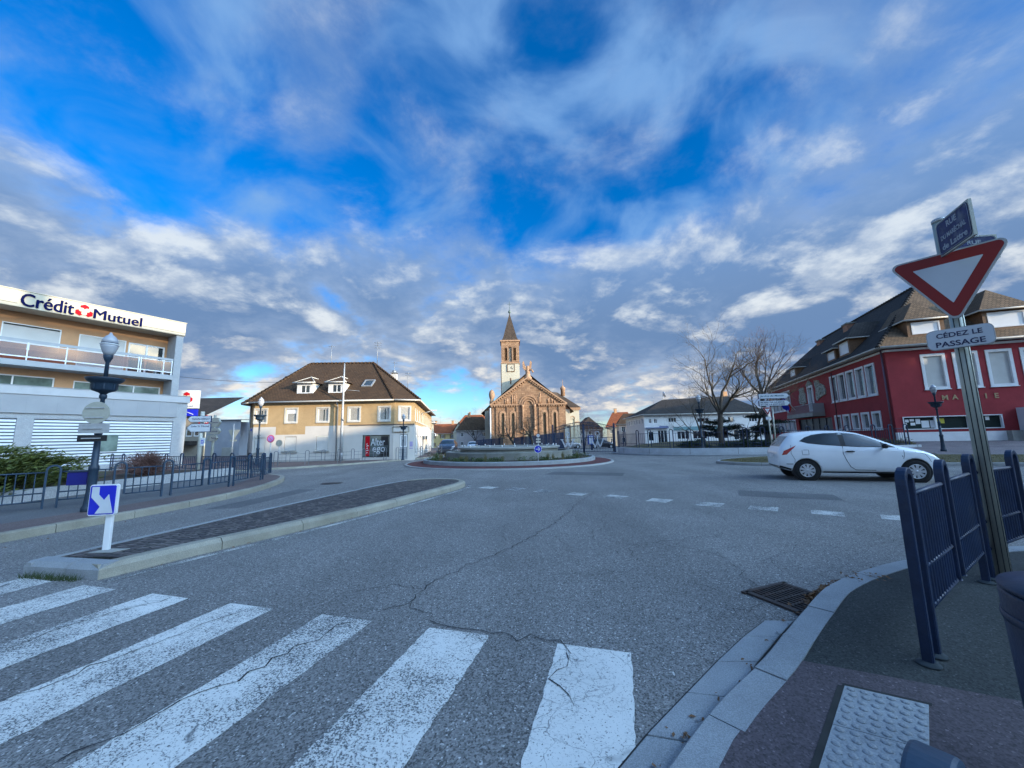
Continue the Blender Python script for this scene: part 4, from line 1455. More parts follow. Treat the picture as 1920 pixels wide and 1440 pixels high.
for a, b in ((RL, RR), (RR, E3[3]), (RR, E3[4]), (RL, E3[2]), (RL, E3[1]), (RR, RB)):
    n = int((b - a).length / .3)
    for k in range(n):
        p, q = a.lerp(b, k / n), a.lerp(b, (k + 1.08) / n)
        m.tube([p + Vector((0, 0, .02)), q + Vector((0, 0, .045))], [.075, .09], 6)
m.build('ridge_tiles', M['rooftile'], rf)
for u0, u1 in ((-15.52, -14.34), (-13.26, -12.10)):
    y0 = 27.5
    DF = Fr(0, y0, 1, 0)
    m = MB()
    m.wall(DF, u0, u1, 4.70, 5.66, [(u0 + .28, u1 - .22, 4.90, 5.50)], 0, .08)
    for u in (u0, u1):
        m.quad((u, y0, 4.6), (u, y0, 5.66), (u, y0 + 1.9, 5.66))
    dm = m.build('dormer', M['white'], rf)
    window(dm, DF, u0 + .28, u1 - .22, 4.90, 5.50, 0, .05, split=2, reveal=.06)
    c = (u0 + u1) / 2
    m = MB()
    yb = y0 + 1.75
    ap = Vector((c, y0 + .75, 6.18)); bk = Vector((c, y0 + 2.6, 6.18))
    a, b = Vector((u0 - .22, y0 - .22, 5.64)), Vector((u1 + .22, y0 - .22, 5.64))
    m.quad(a, b, ap)
    m.quad(b, Vector((u1 + .22, yb + .3, 5.64)), bk, ap)
    m.quad(Vector((u0 - .22, yb + .3, 5.64)), a, ap, bk)
    m.build('dormer_roof', M['rooftile'], dm)
    m = MB(); m.tube([a, b], .05, 8); m.tube([a, ap], .03, 6); m.tube([b, ap], .03, 6); m.tube([ap, bk], .045, 6); m.build('dormer_trim', M['gutter'], dm)
rs = Vector((0, -.578, .816))
sk = MB()
for (u, z, w, h, t) in ((-10.45, 5.65, .62, .5, .06),):
    y = 26.58 + (z - ez) / (7.8 - ez) * (31.5 - 26.58)
    up = Vector((0, 31.5 - 26.58, 7.8 - ez)).normalized()
    nn = Vector((0, -up.z, up.y))
    c = Vector((u - .3, y, z))
    P = lambda a, b, d: c + Vector((a, 0, 0)) + up * b + nn * d
    ring_ = MB()
    for (a0, a1, b0, b1) in ((-w / 1.6, -w / 2.1, -h, h), (w / 2.1, w / 1.6, -h, h), (-w / 2.1, w / 2.1, -h, -h + .1), (-w / 2.1, w / 2.1, h - .1, h)):
        vs = [P(a, b, d) for d in (0, .09) for (a, b) in ((a0, b0), (a1, b0), (a1, b1), (a0, b1))]
        ring_.add(vs, [(3, 2, 1, 0), (4, 5, 6, 7), (0, 1, 5, 4), (1, 2, 6, 5), (2, 3, 7, 6), (3, 0, 4, 7)])
    sl = ring_.build('skylight', M['galv'], rf)
    q = MB(); q.quad(P(-w / 2.1, -h + .1, .05), P(w / 2.1, -h + .1, .05), P(w / 2.1, h - .1, .05), P(-w / 2.1, h - .1, .05)); q.build('pane', M['glass'], sl)
# tv aerials, chimneys
def aerial(parent, x, y, z0, z1, arms=3, yag=.5):
    m = MB()
    m.tube([(x, y, z0), (x, y, z1)], .025, 6)
    for k in range(arms):
        z = z1 - .12 - .22 * k
        m.tube([(x - yag, y - .1, z), (x + yag, y + .1, z)], .012, 5)
        for j in range(5):
            t = -yag + yag * 2 * j / 4
            m.tube([(x + t, y - .22, z), (x + t, y + .22, z)], .008, 4)
    return m.build('aerial', M['zinc'], parent)
aerial(rf, -15.3, 32.0, 7.6, 9.55, 1, .25)
aerial(rf, -11.35, 31.9, 7.6, 9.75, 3, .25)
aerial(rf, -9.75, 31.5, 6.0, 7.9, 1, .2)
aerial(rf, -8.75, 32.0, 5.4, 7.1, 2, .2)
for (x, y, z0, z1) in ((-9.6, 31.0, 5.9, 6.75),):
    m = MB(); m.box((x, y, (z0 + z1) / 2), (.42, .42, z1 - z0)); ch = m.build('chimney', M['whitewash'], rf)
    m = MB(); m.box((x, y, z1 + .1), (.5, .5, .06)); m.lathe([(.16, z1), (.16, z1 + .3), (0, z1 + .3)], 10, (x, y, 0)); m.build('cowl', M['zinc'], ch)
# small lean-to dormer at the left hip, wall lamp
m = MB(); m.quad((-18.9, 30, 5.4), (-17.9, 30, 6.6), (-17.4, 33, 6.9), (-18.6, 33, 5.6)); m.quad((-18.9, 30, 5.35), (-17.9, 30, 5.35), (-17.9, 30, 6.55)); m.build('side_dormer', M['rooftile'], rf)
m = MB(); m.tube([(-18.9, 27.72, HB), (-18.9, 27.72, 4.1)], .05, 8); m.build('downpipe', M['zinc'], yh)
m = MB(); m.tube([(-12.25, 26.93, HB), (-12.25, 26.93, 3.8), (-12.25, 26.7, 4.12)], .045, 8); m.build('downpipe', M['zinc'], yh)
m = MB(); m.tube([RF(5, 3.6, .05), RF(5.2, 3.8, .9)], .03, 6); m.box(RF(5.2, 3.85, 1.05), (.5, .2, .12), .3); m.build('wall_lamp', M['galv'], yh)
# awnings on the side street
for k, (u, c) in enumerate(((6.2, 'white'), (9.5, 'cream'))):
    m = MB()
    m.quad(RF(u, 2.35, .02), RF(u + 2.2, 2.35, .02), RF(u + 2.2, 1.9, 1.1), RF(u, 1.9, 1.1)); m.quad(RF(u, 1.9, 1.1), RF(u + 2.2, 1.9, 1.1), RF(u + 2.2, 1.7, 1.1), RF(u, 1.7, 1.1))
    m.build('awning', M[c], yh)
for u, z in ((2.4, 2.0), (4.6, 2.05)):
    m = MB(); m.fbox(RF, u, u + .06, 1.7, 2.4, .05, .75); m.build('projecting_sign', M['signwhite'], yh)

# the grey gable house on the side street behind the signs
gh = thing('grey_gable_house', (-30, 36, 0), 'grey rendered house wall between the bank corner and the ochre house', 'building')
GF = Fr(-38.5, 40.5, 1, -0.02)
m = MB()
m.wall(GF, 0, 6.4, -.4, 4.4, [(4.3, 5.0, 2.2, 2.95), (5.15, 5.75, 2.2, 2.95)], 0, .1); m.build('wall', mat('grey_ochre_render', (.34, .30, .24), .9, 0, .12, 1.5, .3, .4, 30), gh)
m = MB(); m.wall(GF, 6.4, 10.1, -.4, 3.9, [], 0); m.quad(GF(6.4, -.4, 0), GF(6.4, 3.9, 0), GF(6.4, 3.9, -8), GF(6.4, -.4, -8)); m.build('side_wall', mat('blue_grey_render', (.30, .32, .36), .9, 0, .08, 1.5), gh)
for a, b in ((4.3, 5.0), (5.15, 5.75)):
    window(gh, GF, a, b, 2.2, 2.95, 0, .1, reveal=.08)
m = MB(); m.quad(GF(-1, 4.3, .5), GF(6.6, 4.3, .5), GF(6.6, 6.8, -5), GF(-1, 6.8, -5)); m.quad(GF(6.4, 3.88, .2), GF(10.3, 3.78, .2), GF(10.3, 4.2, -6), GF(6.4, 4.2, -6)); m.build('roof', M['rooftile_dark'], gh)
m = MB(); m.prism([(3.8, 1.25), (4.2, 1.6), (4.9, 1.75), (5.6, 1.72), (5.6, 1.3), (4.8, 1.35)], GF, .02, .9); m.build('porch_roof', M['rooftile_dark'], gh)
m = MB(); m.box(GF(9.2, .45, .4), (.9, .4, 1.1)); o = m.build('utility_cabinet', M['concrete_light']); tag(o, 'pale utility cabinet beside the ochre house left wall', 'cabinet')

# ------------------------------------------------------------------ town hall
M['red'] = mat('red_render', (0.33, 0.038, 0.046), 0.85, 0, 0.14, 1.2, 0.25, 0.4, 40, stain=(0.24, 0.029, 0.036), stain_amt=0.5)
M['gold'] = mat('brass_letter', (0.40, 0.28, 0.16), 0.5, 0.3, 0.1, 4)
M['stonewhite'] = mat('white_stone_surround', (0.80, 0.80, 0.80), 0.7, 0, 0.05, 3, 0.15, 0.1, 60)
M['relief'] = mat('grey_relief_stone', (0.42, 0.42, 0.36), 0.9, 0, 0.25, 6, 0.5, 1.0, 14)
M['blue_door'] = mat('dark_blue_entrance', (0.02, 0.03, 0.05), 0.4, 0, 0.2, 2)
ML = Fr(27.66, 28.0, -0.34, -0.94)
MF = MH
th = thing('town_hall', (27.66, 28.0, 0.4), 'long red town hall with white framed windows and dark hipped roof', 'building')
up = [(-1.62 - 1.675 * k, -3.03 - 1.675 * k) for k in range(5)]
lw = [(-1.70 - 1.675 * k, -2.98 - 1.675 * k) for k in range(5)]
up2 = [(-21.6 - 1.675 * k, -23.0 - 1.675 * k) for k in range(5)]
hol = [(b, a, 4.14, 6.65) for a, b in up] + [(b, a, 4.14, 6.65) for a, b in up2] + [(-15.6, -14.1, 3.62, 6.3)]
hol += [(b, a, 1.48, 2.90) for a, b in lw] + [(b, a, 1.48, 2.90) for a, b in [(-20.6 - 1.675 * k, -21.95 - 1.675 * k) for k in range(6)]]
hol += [(-19.6, -10.4, 0.2, 2.82)]
m = MB()
m.wall(ML, -31, 0, 0.2, 7.36, hol, 0, .16)
fw = [(1.96, 3.28), (3.70, 5.00), (5.42, 6.73), (7.15, 8.45)]
m.wall(MF, 0, 11, 1.24, 7.36, [(a, b, 4.24, 6.77) for a, b in fw] + [(.45, 5.65, 1.44, 2.33)], 0, .16)
m.quad(MF(11, .2, 0), MF(11, .2, -31), MF(11, 7.36, -31), MF(11, 7.36, 0))
m.quad(ML(-31, .2, 0), ML(-31, .2, -11), ML(-31, 7.36, -11), ML(-31, 7.36, 0))
m.build('wall', M['red'], th)
m = MB(); m.fbox(MF, -.02, 11, 0.0, 1.238, -.2, .06)
for z in (.62, .93):
    m.fbox(MF, -.02, 7.3, z, z + .012, .06, .066)
m.build('plinth', M['stonewhite'], th)


def mwin(fr, u0, u1, z0, z1, kind):
    m = MB(); m.ring(fr, u0 - .02, u1 + .02, z0, z1 + .02, .17, -.158, .05); f = m.build('window', M['stonewhite'], th)
    if kind == 'shutter':
        m = MB(); m.fbox(fr, u0 + .15, u1 - .15, z0 + .17, z1 - .15, -.13, -.09); m.build('roller_shutter', M['blind'], f)
    else:
        m = MB(); m.quad(fr(u0, z0, -.14), fr(u1, z0, -.14), fr(u1, z1, -.14), fr(u0, z1, -.14)); m.build('pane', M['glass'], f)
        m = MB()
        w = (u1 - u0 - .34)
        for k in range(9):
            a = u0 + .17 + w * k / 9
            if k == 4 and kind == 'open':
                continue
            m.quad(fr(a, z0 + .17, -.135), fr(a + w / 9 * .55, z0 + .17, -.125), fr(a + w / 9 * .55, z1 - .3, -.125), fr(a, z1 - .3, -.135))
        m.build('curtain', M['curtainwhite'], f)
    m = MB(); m.fbox(fr, u0 - .06, u1 + .06, z0 - .05, z0 - .002, .002, .10); m.build('sill', M['stonewhite'], f)


M['curtainwhite'] = mat('net_curtain', (0.60, 0.62, 0.65), 0.9, 0, 0.15, 9)
for a, b in up + up2:
    mwin(ML, b, a, 4.14, 6.65, 'open')
for a, b in lw + [(-20.6 - 1.675 * k, -21.95 - 1.675 * k) for k in range(6)]:
    mwin(ML, b, a, 1.48, 2.90, 'open')
for a, b in fw:
    mwin(MF, a, b, 4.24, 6.77, 'shutter')
m = MB(); m.quad(ML(-19.6, .2, -.155), ML(-10.4, .2, -.155), ML(-10.4, 2.82, -.155), ML(-19.6, 2.82, -.155))
for u in (-19.5, -17.6, -15.8, -14.0, -12.2, -10.55):
    m.fbox(ML, u - .06, u + .06, .2, 2.8, -.15, -.1)
m.fbox(ML, -17.6, -12.2, 2.1, 2.2, -.15, -.09)
m.build('entrance', M['blue_door'], th)
# balcony with its door, carved reliefs and railing
m = MB(); m.ring(ML, -15.65, -14.05, 3.60, 6.42, .22, -.15, .09); bd = m.build('balcony_door', M['stonewhite'], th)
m = MB(); m.quad(ML(-15.5, 3.6, -.14), ML(-14.2, 3.6, -.14), ML(-14.2, 6.3, -.14), ML(-15.5, 6.3, -.14)); m.build('pane', M['glass'], bd)
m = MB()
for k in range(6):
    m.quad(ML(-15.4 + .19 * k, 3.8, -.13), ML(-15.28 + .19 * k, 3.8, -.12), ML(-15.28 + .19 * k, 6.0, -.12), ML(-15.4 + .19 * k, 6.0, -.13))
m.build('curtain', M['curtainwhite'], bd)
m = MB(); m.fbox(ML, -19.9, -11.8, 2.98, 3.40, .002, 1.05); m.build('balcony', M['concrete_light'], th)
m = MB()
for u in [-19.8 + .25 * k for k in range(33)]:
    m.fbox(ML, u - .015, u + .015, 3.4, 4.25, .97, 1.0)
m.fbox(ML, -19.85, -11.82, 4.25, 4.31, .96, 1.01)
m.fbox(ML, -11.87, -11.82, 3.4, 4.3, .0, .96)
m.build('balcony_railing', M['rail'], th)
rnd = random.Random(21)


def relief(u, z, w, h, seed, outline):
    m = MB()
    poly = [(u + a * w, z + b * h) for a, b in outline]
    m.prism(poly, ML, .002, .10)
    rr = random.Random(seed)
    for k in range(46):
        a, b = rr.uniform(.12, .85), rr.uniform(.1, .9)
        r = rr.uniform(.05, .14)
        # keep the lumps inside the carved shape
        inside = False
        px_, py_ = a, b
        j = len(outline) - 1
        for i in range(len(outline)):
            xi, yi = outline[i]; xj, yj = outline[j]
            if (yi > py_) != (yj > py_) and px_ < (xj - xi) * (py_ - yi) / (yj - yi) + xi:
                inside = not inside
            j = i
        if not inside:
            continue
        c = ML(u + a * w, z + b * h, .09)
        ring_ = []
        base = len(m.v)
        for (rad, d) in ((1.0, 0), (.8, .04), (.35, .075)):
            for t in range(7):
                q = 2 * math.pi * t / 7
                m.v.append(ML(u + a * w + math.cos(q) * r * rad, z + b * h + math.sin(q) * r * rad * 1.3, .10 + d))
        for lvl in range(2):
            for t in range(7):
                t2 = (t + 1) % 7
                m.f.append([base + lvl * 7 + t, base + lvl * 7 + t2, base + lvl * 7 + 7 + t2, base + lvl * 7 + 7 + t]); m.sm.append(True)
        m.f.append([base + 14 + t for t in range(7)]); m.sm.append(True)
    return m.build('stone_relief', M['relief'], th)


relief(-18.4, 4.55, 2.2, 1.9, 1, [(.05, .05), (.45, 0), (.6, -.08), (.75, .02), (.98, .05), (.95, .55), (.8, .75), (.85, .98), (.62, 1.0), (.5, .85), (.4, 1.02), (.25, .9), (.3, .7), (.08, .6), (0, .3)])
relief(-13.4, 4.7, 2.6, 2.1, 2, [(0, .08), (.12, -.06), (.25, .05), (.55, .12), (.95, .2), (1.0, .35), (.9, .6), (.72, .72), (.5, .72), (.42, .95), (.3, .86), (.2, 1.0), (.1, .9), (.02, 1.0), (0, .8), (.08, .55)])
relief(-15.75, 6.44, 1.8, .55, 3, [(.05, 0), (.95, 0), (.9, .45), (.7, .55), (.55, .95), (.4, .8), (.25, .5), (.08, .5)])
# flags on slanted poles
for k, (u, c, c2) in enumerate(((-17.6, 'signblue', 'signwhite'), (-16.9, 'signblue', 'letterred'))):
    fl = thing('flag', ML(u, 4.3, 1.0), ('blue flag hanging on the pole farther from the balcony door', 'blue and white flag hanging on the pole nearer the balcony door')[k], 'flag', 'flags on the town hall balcony')
    a, b = ML(u, 3.9, 1.0), ML(u - .9, 5.9, 2.0)
    m = MB(); m.tube([a, b], .03, 6); m.build('pole', M['stonewhite'], fl)
    m = MB(); m2 = MB()
    for i in range(6):
        for j in range(5):
            P = lambda s, t: b.lerp(a, .1 + .55 * s) + Vector((.10 * math.sin(5 * s + 6 * t), .1 * math.cos(4 * t + 3 * s), -1.5 * t * (1 - .35 * s))) + ML.d * (.25 * t)
            q = [P(i / 6, j / 5), P((i + 1) / 6, j / 5), P((i + 1) / 6, (j + 1) / 5), P(i / 6, (j + 1) / 5)]
            (m if i < 4 else m2).quad(*q)
    m.build('cloth', M[c], fl); m2.build('cloth', M[c2], fl)
# lettering and notice boards on the front
for k, ch in enumerate('MAIRIE'):
    x = 2.90 + k * (2.66 / 5)
    text_mb(ch, .45, MF, x + .03, 3.62, .02, .03, bold=.012, height=.34).build('lettering', M['gold'], th)
m = MB(); m.quad(MF(.45, 1.44, -.14), MF(5.65, 1.44, -.14), MF(5.65, 2.33, -.14), MF(.45, 2.33, -.14)); nb = m.build('notice_board', mat('board_green', (.008, .02, .018), .35), th)
m = MB(); m.ring(MF, .43, 5.67, 1.42, 2.35, .06, -.13, .05)
for u in (2.22, 3.96):
    m.fbox(MF, u - .05, u + .05, 1.48, 2.29, -.13, .045)
m.build('frame', M['stonewhite'], nb)
for (u, z, w, h, c) in ((.62, 2.05, .2, .2, 'pvc'), (.88, 2.1, .24, .16, 'pvc'), (.9, 1.82, .26, .2, 'pvc'), (1.2, 2.0, .26, .36, 'pvc'), (1.5, 1.8, .42, .5, 'pvc'), (1.98, 1.8, .3, .52, 'pvc'), (2.34, 2.0, .42, .34, 'yellow'), (4.08, 2.14, .4, .18, 'pvc'), (4.9, 2.1, .2, .24, 'pvc'), (.56, 1.78, .14, .2, 'pvc')):
    if c == 'yellow':
        M.setdefault('yellow', mat('yellow_paper', (.50, .45, .06), .7))
    m = MB(); m.fbox(MF, u, u + w, z - h * .5, z + h * .5, -.138, -.132); m.build('paper_notice', M[c], nb)
m = MB(); m.tube([ML(-.25, .3, .1), ML(-.25, 7.3, .1)], .06, 8); m.build('downpipe', mat('plum_pipe', (.16, .09, .12), .5), th)
m = MB(); m.tube([ML(-8.45, 1.0, .3), ML(-8.45, 6.9, .3)], .05, 8); m.build('flagpole', mat('maroon_pole', (.12, .03, .035), .5), th)
# roof: hipped, with dormers
ze = 7.42
ovh = .65
A = MF(-ovh, ze, ovh); B = MF(11 + ovh, ze, ovh); Cc = MF(11 + ovh, ze, -31 - ovh); D = ML(-31 - ovh, ze, ovh)
R1 = MF(5.4, 13.55, -5.6); R2 = MF(5.4, 13.55, -25.0)
m = MB()
m.quad(A, D, R2, R1)
m.quad(B, R1, R2, Cc)
m.quad(D, Cc, R2)
rf = m.build('roof', M['rooftile_dark'], th)
M['rooftile_sunlit'] = brick_mat('sunlit_tiles', (0.20, 0.135, 0.085), (0.145, 0.10, 0.065), (0.05, 0.04, 0.03), 0.22, 0.2, 0.014, 0.85, 0.8)  # sunlit tone of the front slope and its dormers, painted into the tiles
m = MB(); m.quad(A, B, R1); m.build('front_slope', M['rooftile_sunlit'], rf)
m = MB()
for a, b in ((A, D), (A, B)):
    m.tube([a, b], .075, 8)
m.build('gutter', M['gutter'], rf)
m = MB(); m.quad(A - Vector((0, 0, .03)), D - Vector((0, 0, .03)), ML(-31, ze - .03, 0), ML(0, ze - .03, 0)); m.quad(B - Vector((0, 0, .03)), A - Vector((0, 0, .03)), MF(0, ze - .03, 0), MF(11, ze - .03, 0)); m.build('soffit', M['gutter'], rf)
# a cornice ornament strip
m = MB(); m.fbox(ML, -31, 0, 7.15, 7.3, .003, .07); m.fbox(MF, 0, 11, 7.15, 7.3, .003, .07); m.build('cornice', M['stonewhite'], rf)
m = MB()
for a, b in ((R1, R2), (R1, A), (R1, B)):
    n = int((b - a).length / .4)
    for k in range(n):
        p, q = a.lerp(b, k / n), a.lerp(b, (k + 1.1) / n)
        m.tube([p, q + Vector((0, 0, .04))], [.11, .14], 6)
m.build('ridge_tiles', M['rooftile_dark'], rf)


def dormer(fr, u, w, n, z0, z1, depth, peak, shutter, rm, name='dormer'):
    """n = how far the dormer front stands behind the facade"""
    m = MB()
    m.wall(fr, u - w / 2, u + w / 2, z0, z1, [(u - w / 2 + .25, u + w / 2 - .25, z0 + .22, z1 - .15)], -n, .08)
    m.quad(fr(u - w / 2, z0, -n), fr(u - w / 2, z1, -n), fr(u - w / 2, z1, -n - depth), fr(u - w / 2, z0, -n - depth * .3))
    m.quad(fr(u + w / 2, z0, -n), fr(u + w / 2, z0, -n - depth * .3), fr(u + w / 2, z1, -n - depth), fr(u + w / 2, z1, -n))
    d = m.build(name, M['wood'], rf)
    f = MB(); f.ring(fr, u - w / 2 + .25, u + w / 2 - .25, z0 + .22, z1 - .15, .09, -n - .07, -n + .02); f = f.build('window', M['stonewhite'], d)
    q = MB(); q.fbox(fr, u - w / 2 + .3, u + w / 2 - .3, z0 + .28, z1 - .2, -n - .06, -n - .03); q.build('shutter', M['pvc'] if shutter else M['glass'], f) if False else q.build('shutter', M['pvc'], d)
    o = .28
    a, b = fr(u - w / 2 - o, z1, -n + o), fr(u + w / 2 + o, z1, -n + o)
    c, e_ = fr(u + w / 2 + o, z1, -n - depth - .8), fr(u - w / 2 - o, z1, -n - depth - .8)
    p, q2 = fr(u, peak, -n - (w * .5)), fr(u, peak, -n - depth - 1.6)
    m = MB(); m.quad(a, b, p); m.quad(b, c, q2, p); m.quad(e_, a, p, q2); m.quad(a, e_, c, b); m.build('dormer_roof', M[rm], d)
    m = MB(); m.tube([a, b], .06, 6); m.tube([a, e_], .05, 6); m.tube([b, c], .05, 6); m.build('dormer_gutter', M['gutter'], d)


dormer(ML, -8.6, 1.9, -.05, 7.95, 9.05, 1.5, 10.2, True, 'rooftile_dark')
dormer(ML, -5.9, 2.1, -.05, 7.95, 9.35, 1.8, 10.9, True, 'rooftile_dark')
dormer(ML, -19.5, 2.0, -.05, 7.95, 9.05, 1.5, 10.2, True, 'rooftile_dark')
dormer(MF, 2.6, 2.1, .1, 8.1, 9.35, 2.2, 11.0, True, 'rooftile_sunlit')
dormer(MF, 6.9, 2.4, .1, 8.1, 9.55, 2.4, 11.4, True, 'rooftile_sunlit')
for u, z, n in ((-15.5, 13.4, 4.4), (-23.5, 13.2, 4.6)):
    m = MB(); m.fbox(ML, u - .55, u + .55, 11.0, 12.95, -n - .5, -n + .3); ch = m.build('chimney', mat('chimney_brick', (.34, .18, .12), .9, 0, .2, 3), rf)
    m = MB(); m.fbox(ML, u - .65, u + .65, 12.95, 13.1, -n - .6, -n + .4); m.build('chimney_cap', M['concrete'], ch)
# pale cabinet at the right end of the front
m = MB(); m.fbox(MF, 6.35, 8.6, .75, 2.75, .1, .9)
cb = m.build('white_kiosk', mat('kiosk_white', (.58, .62, .66), .5, 0, .05, 2)); tag(cb, 'white boxy cabinet against the town hall front right of the notice boards', 'cabinet')
m = MB(); m.fbox(MF, 5.7, 6.25, .3, 1.25, .07, .5); o = m.build('stone_block', M['concrete_light']); tag(o, 'pale stone block beside the white cabinet under the notice boards', 'block')

# ------------------------------------------------------------------ church
M['sandstone'] = brick_mat('red_sandstone', (0.40, 0.245, 0.145), (0.28, 0.165, 0.10), (0.18, 0.11, 0.075), 0.75, 0.36, 0.02, 0.9, 0.8, var=0.35)
M['sandcarve'] = mat('carved_sandstone', (0.47, 0.28, 0.166), 0.9, 0, 0.3, 3, 0.5, 0.9, 9)
M['churchwhite'] = mat('church_render', (0.50, 0.46, 0.36), 0.9, 0, 0.06, .6)
M['slate'] = brick_mat('brown_slates', (0.090, 0.064, 0.046), (0.068, 0.050, 0.038), (0.05, 0.035, 0.025), 0.4, 0.3, 0.02, 0.8, 0.5)
CF = Fr(0, 78, 1, 0)
cb0 = -1.0
ch = thing('church', (3.2, 78, cb0), 'sandstone fronted church with pale clock tower and pointed slate spire', 'church')
uL, uR, uc = -4.25, 10.75, 3.25
lanc = [(-2.25, -1.68), (-.20, .38), (6.14, 6.74), (8.24, 8.80)]
m = MB()
m.wall(CF, uL, uR, cb0, 7.95, [(a, b, 1.2, 6.1) for a, b in lanc] + [(2.5, 4.2, cb0, 2.7)], 0, .5)
m.prism([(uL, 7.951), (uR, 7.951), (uc, 13.2)], CF, -.9, 0)
m.quad(CF(uR, cb0, 0), CF(uR, cb0, -7), CF(uR, 7.95, -7), CF(uR, 7.95, 0))
m.quad(CF(uL, cb0, 0), CF(uL, 7.95, 0), CF(uL, 7.95, -7), CF(uL, cb0, -7))
m.build('front_wall', M['sandstone'], ch)


def arch(fr, u, z, r0, r1, n0, n1, a0=0.0, a1=math.pi, seg=18):
    m = MB()
    for k in range(seg):
        t0, t1 = a0 + (a1 - a0) * k / seg, a0 + (a1 - a0) * (k + 1) / seg
        P = [(u + math.cos(t) * r, z + math.sin(t) * r) for t, r in ((t0, r0), (t0, r1), (t1, r1), (t1, r0))]
        m.prism(P, fr, n0, n1)
    return m


for a, b in lanc:
    c, r = (a + b) / 2, (b - a) / 2
    m = arch(CF, c, 6.1, r, r + .42, .0, .16)
    m.fbox(CF, a - .42, a, 1.2, 6.1, .0, .16); m.fbox(CF, b, b + .42, 1.2, 6.1, .0, .16)
    f = m.build('window', M['sandcarve'], ch)
    m = MB(); m.quad(CF(a, 1.2, -.4), CF(b, 1.2, -.4), CF(b, 6.1, -.4), CF(a, 6.1, -.4))
    m.prism([(c + math.cos(t * math.pi / 10) * r, 6.1 + math.sin(t * math.pi / 10) * r) for t in range(11)], CF, .01, .03)
    m.build('pane', mat('leaded_glass', (.16, .13, .07), .35), f)
m = MB()
m.quad(CF(2.5, cb0, -.45), CF(4.2, cb0, -.45), CF(4.2, 2.7, -.45), CF(2.5, 2.7, -.45)); dd = m.build('door', mat('pale_green_door', (.34, .33, .25), .7), ch)
m = MB(); m.ring(CF, 2.25, 4.45, cb0, 2.95, .25, .0, .18); m.build('door_frame', M['sandcarve'], dd)
for r in (.75, 1.2, 1.65):
    arch(CF, uc, 8.0, r, r + .22, .0, .30 - r * .08).build('archivolt', M['sandcarve'], ch)
m = MB()
for u in (2.05, 4.45):
    m.lathe([(.30, 2.9), (.30, 3.2), (.2, 3.3), (.2, 7.4), (.32, 7.6), (.32, 7.95)], 10, CF(u, 0, .3))
m.build('column', M['sandcarve'], ch)
# corbel tables: horizontal and up both rakes
m = MB()
for (a, b) in ((uL - .1, uc - 1.95), (uc + 1.95, uR + .1)):
    m.fbox(CF, a, b, 7.86, 8.10, .002, .4)
    n = int((b - a) / .5)
    for k in range(n):
        m.fbox(CF, a + .5 * k + .1, a + .5 * k + .35, 7.58, 7.858, .002, .3)
m.build('cornice', M['sandcarve'], ch)
for s in (-1, 1):
    m = MB()
    e0 = Vector((uc + s * 7.75, 7.9)); e1 = Vector((uc, 13.35))
    d = (e1 - e0); n = int(d.length / .5)
    nn = Vector((-d.y, d.x)).normalized() * (-1 if s < 0 else 1)
    if nn.y > 0:
        nn = -nn
    for k in range(n):
        p, q = e0 + d * (k / n), e0 + d * ((k + .55) / n)
        m.prism([tuple(p + nn * .32), tuple(q + nn * .32), tuple(q + nn * .02), tuple(p + nn * .02)], CF, .0, .32)
    m.prism([tuple(e0), tuple(e1), tuple(e1 - nn * .28), tuple(e0 - nn * .28)], CF, -.9, .42)
    m.build('raking_cornice', M['sandcarve'], ch)
# carved figures in the gable
rr = random.Random(8)
for k in range(26):
    u = rr.uniform(uL + 2.2, uR - 2.2)
    if abs(u - uc) < 2.1:
        continue
    top = 13.0 - abs(u - uc) * .70
    h = max(.6, (top - 8.3) * rr.uniform(.55, .85))
    m = MB(); w = rr.uniform(.13, .22)
    m.lathe([(w, 8.15), (w * .8, 8.15 + h * .5), (w * 1.1, 8.15 + h * .72), (w * .4, 8.15 + h * .82), (w * .55, 8.15 + h * .92), (0, 8.15 + h)], 7, CF(u, 0, .02)); m.build('carved_figure', M['sandcarve'], ch)
# buttress strips
for u in (-3.2, -1.0, .95, 5.5, 7.5, 9.5):
    m = MB(); m.fbox(CF, u - .18, u + .18, cb0, 7.5, .002, .22); m.build('pilaster', M['sandstone'], ch)
# nave
NV = Fr(0, 84.5, 1, 0)
m = MB()
m.wall(NV, -6.1, 12.6, cb0, 7.3, [], 0)
m.quad((12.6, 84.5, cb0), (12.6, 112, cb0), (12.6, 112, 7.3), (12.6, 84.5, 7.3)); m.quad((-6.1, 84.5, cb0), (-6.1, 84.5, 7.3), (-6.1, 112, 7.3), (-6.1, 112, cb0))
m.build('nave_wall', M['churchwhite'], ch)
m = MB()
a, b, c_ = Vector((-6.9, 83.8, 6.7)), Vector((13.4, 83.8, 6.7)), Vector((3.4, 83.8, 15.6))
k1, k2 = Vector((-4.6, 83.8, 8.9)), Vector((11.3, 83.8, 8.9))
bk = Vector((0, 29, 0))
m.quad(k2, k2 + bk, c_ + bk, c_); m.quad(b, b + bk, k2 + bk, k2); m.quad(k1, c_, c_ + bk, k1 + bk); m.quad(a, k1, k1 + bk, a + bk)
m.quad(CF(uL - .3, 7.95, .3), CF(uc, 13.45, .3), CF(uc, 13.45, -7), CF(uL - .3, 7.95, -7)); m.quad(CF(uR + .3, 7.95, .3), CF(uR + .3, 7.95, -7), CF(uc, 13.45, -7), CF(uc, 13.45, .3))
m.build('nave_roof', M['slate'], ch)
m = MB(); m.prism([(-6.1, 7.3), (12.6, 7.3), (11.2, 8.8), (3.4, 15.4), (-4.5, 8.8)], NV, -.4, -.1); m.build('nave_gable', M['sandstone'], ch)
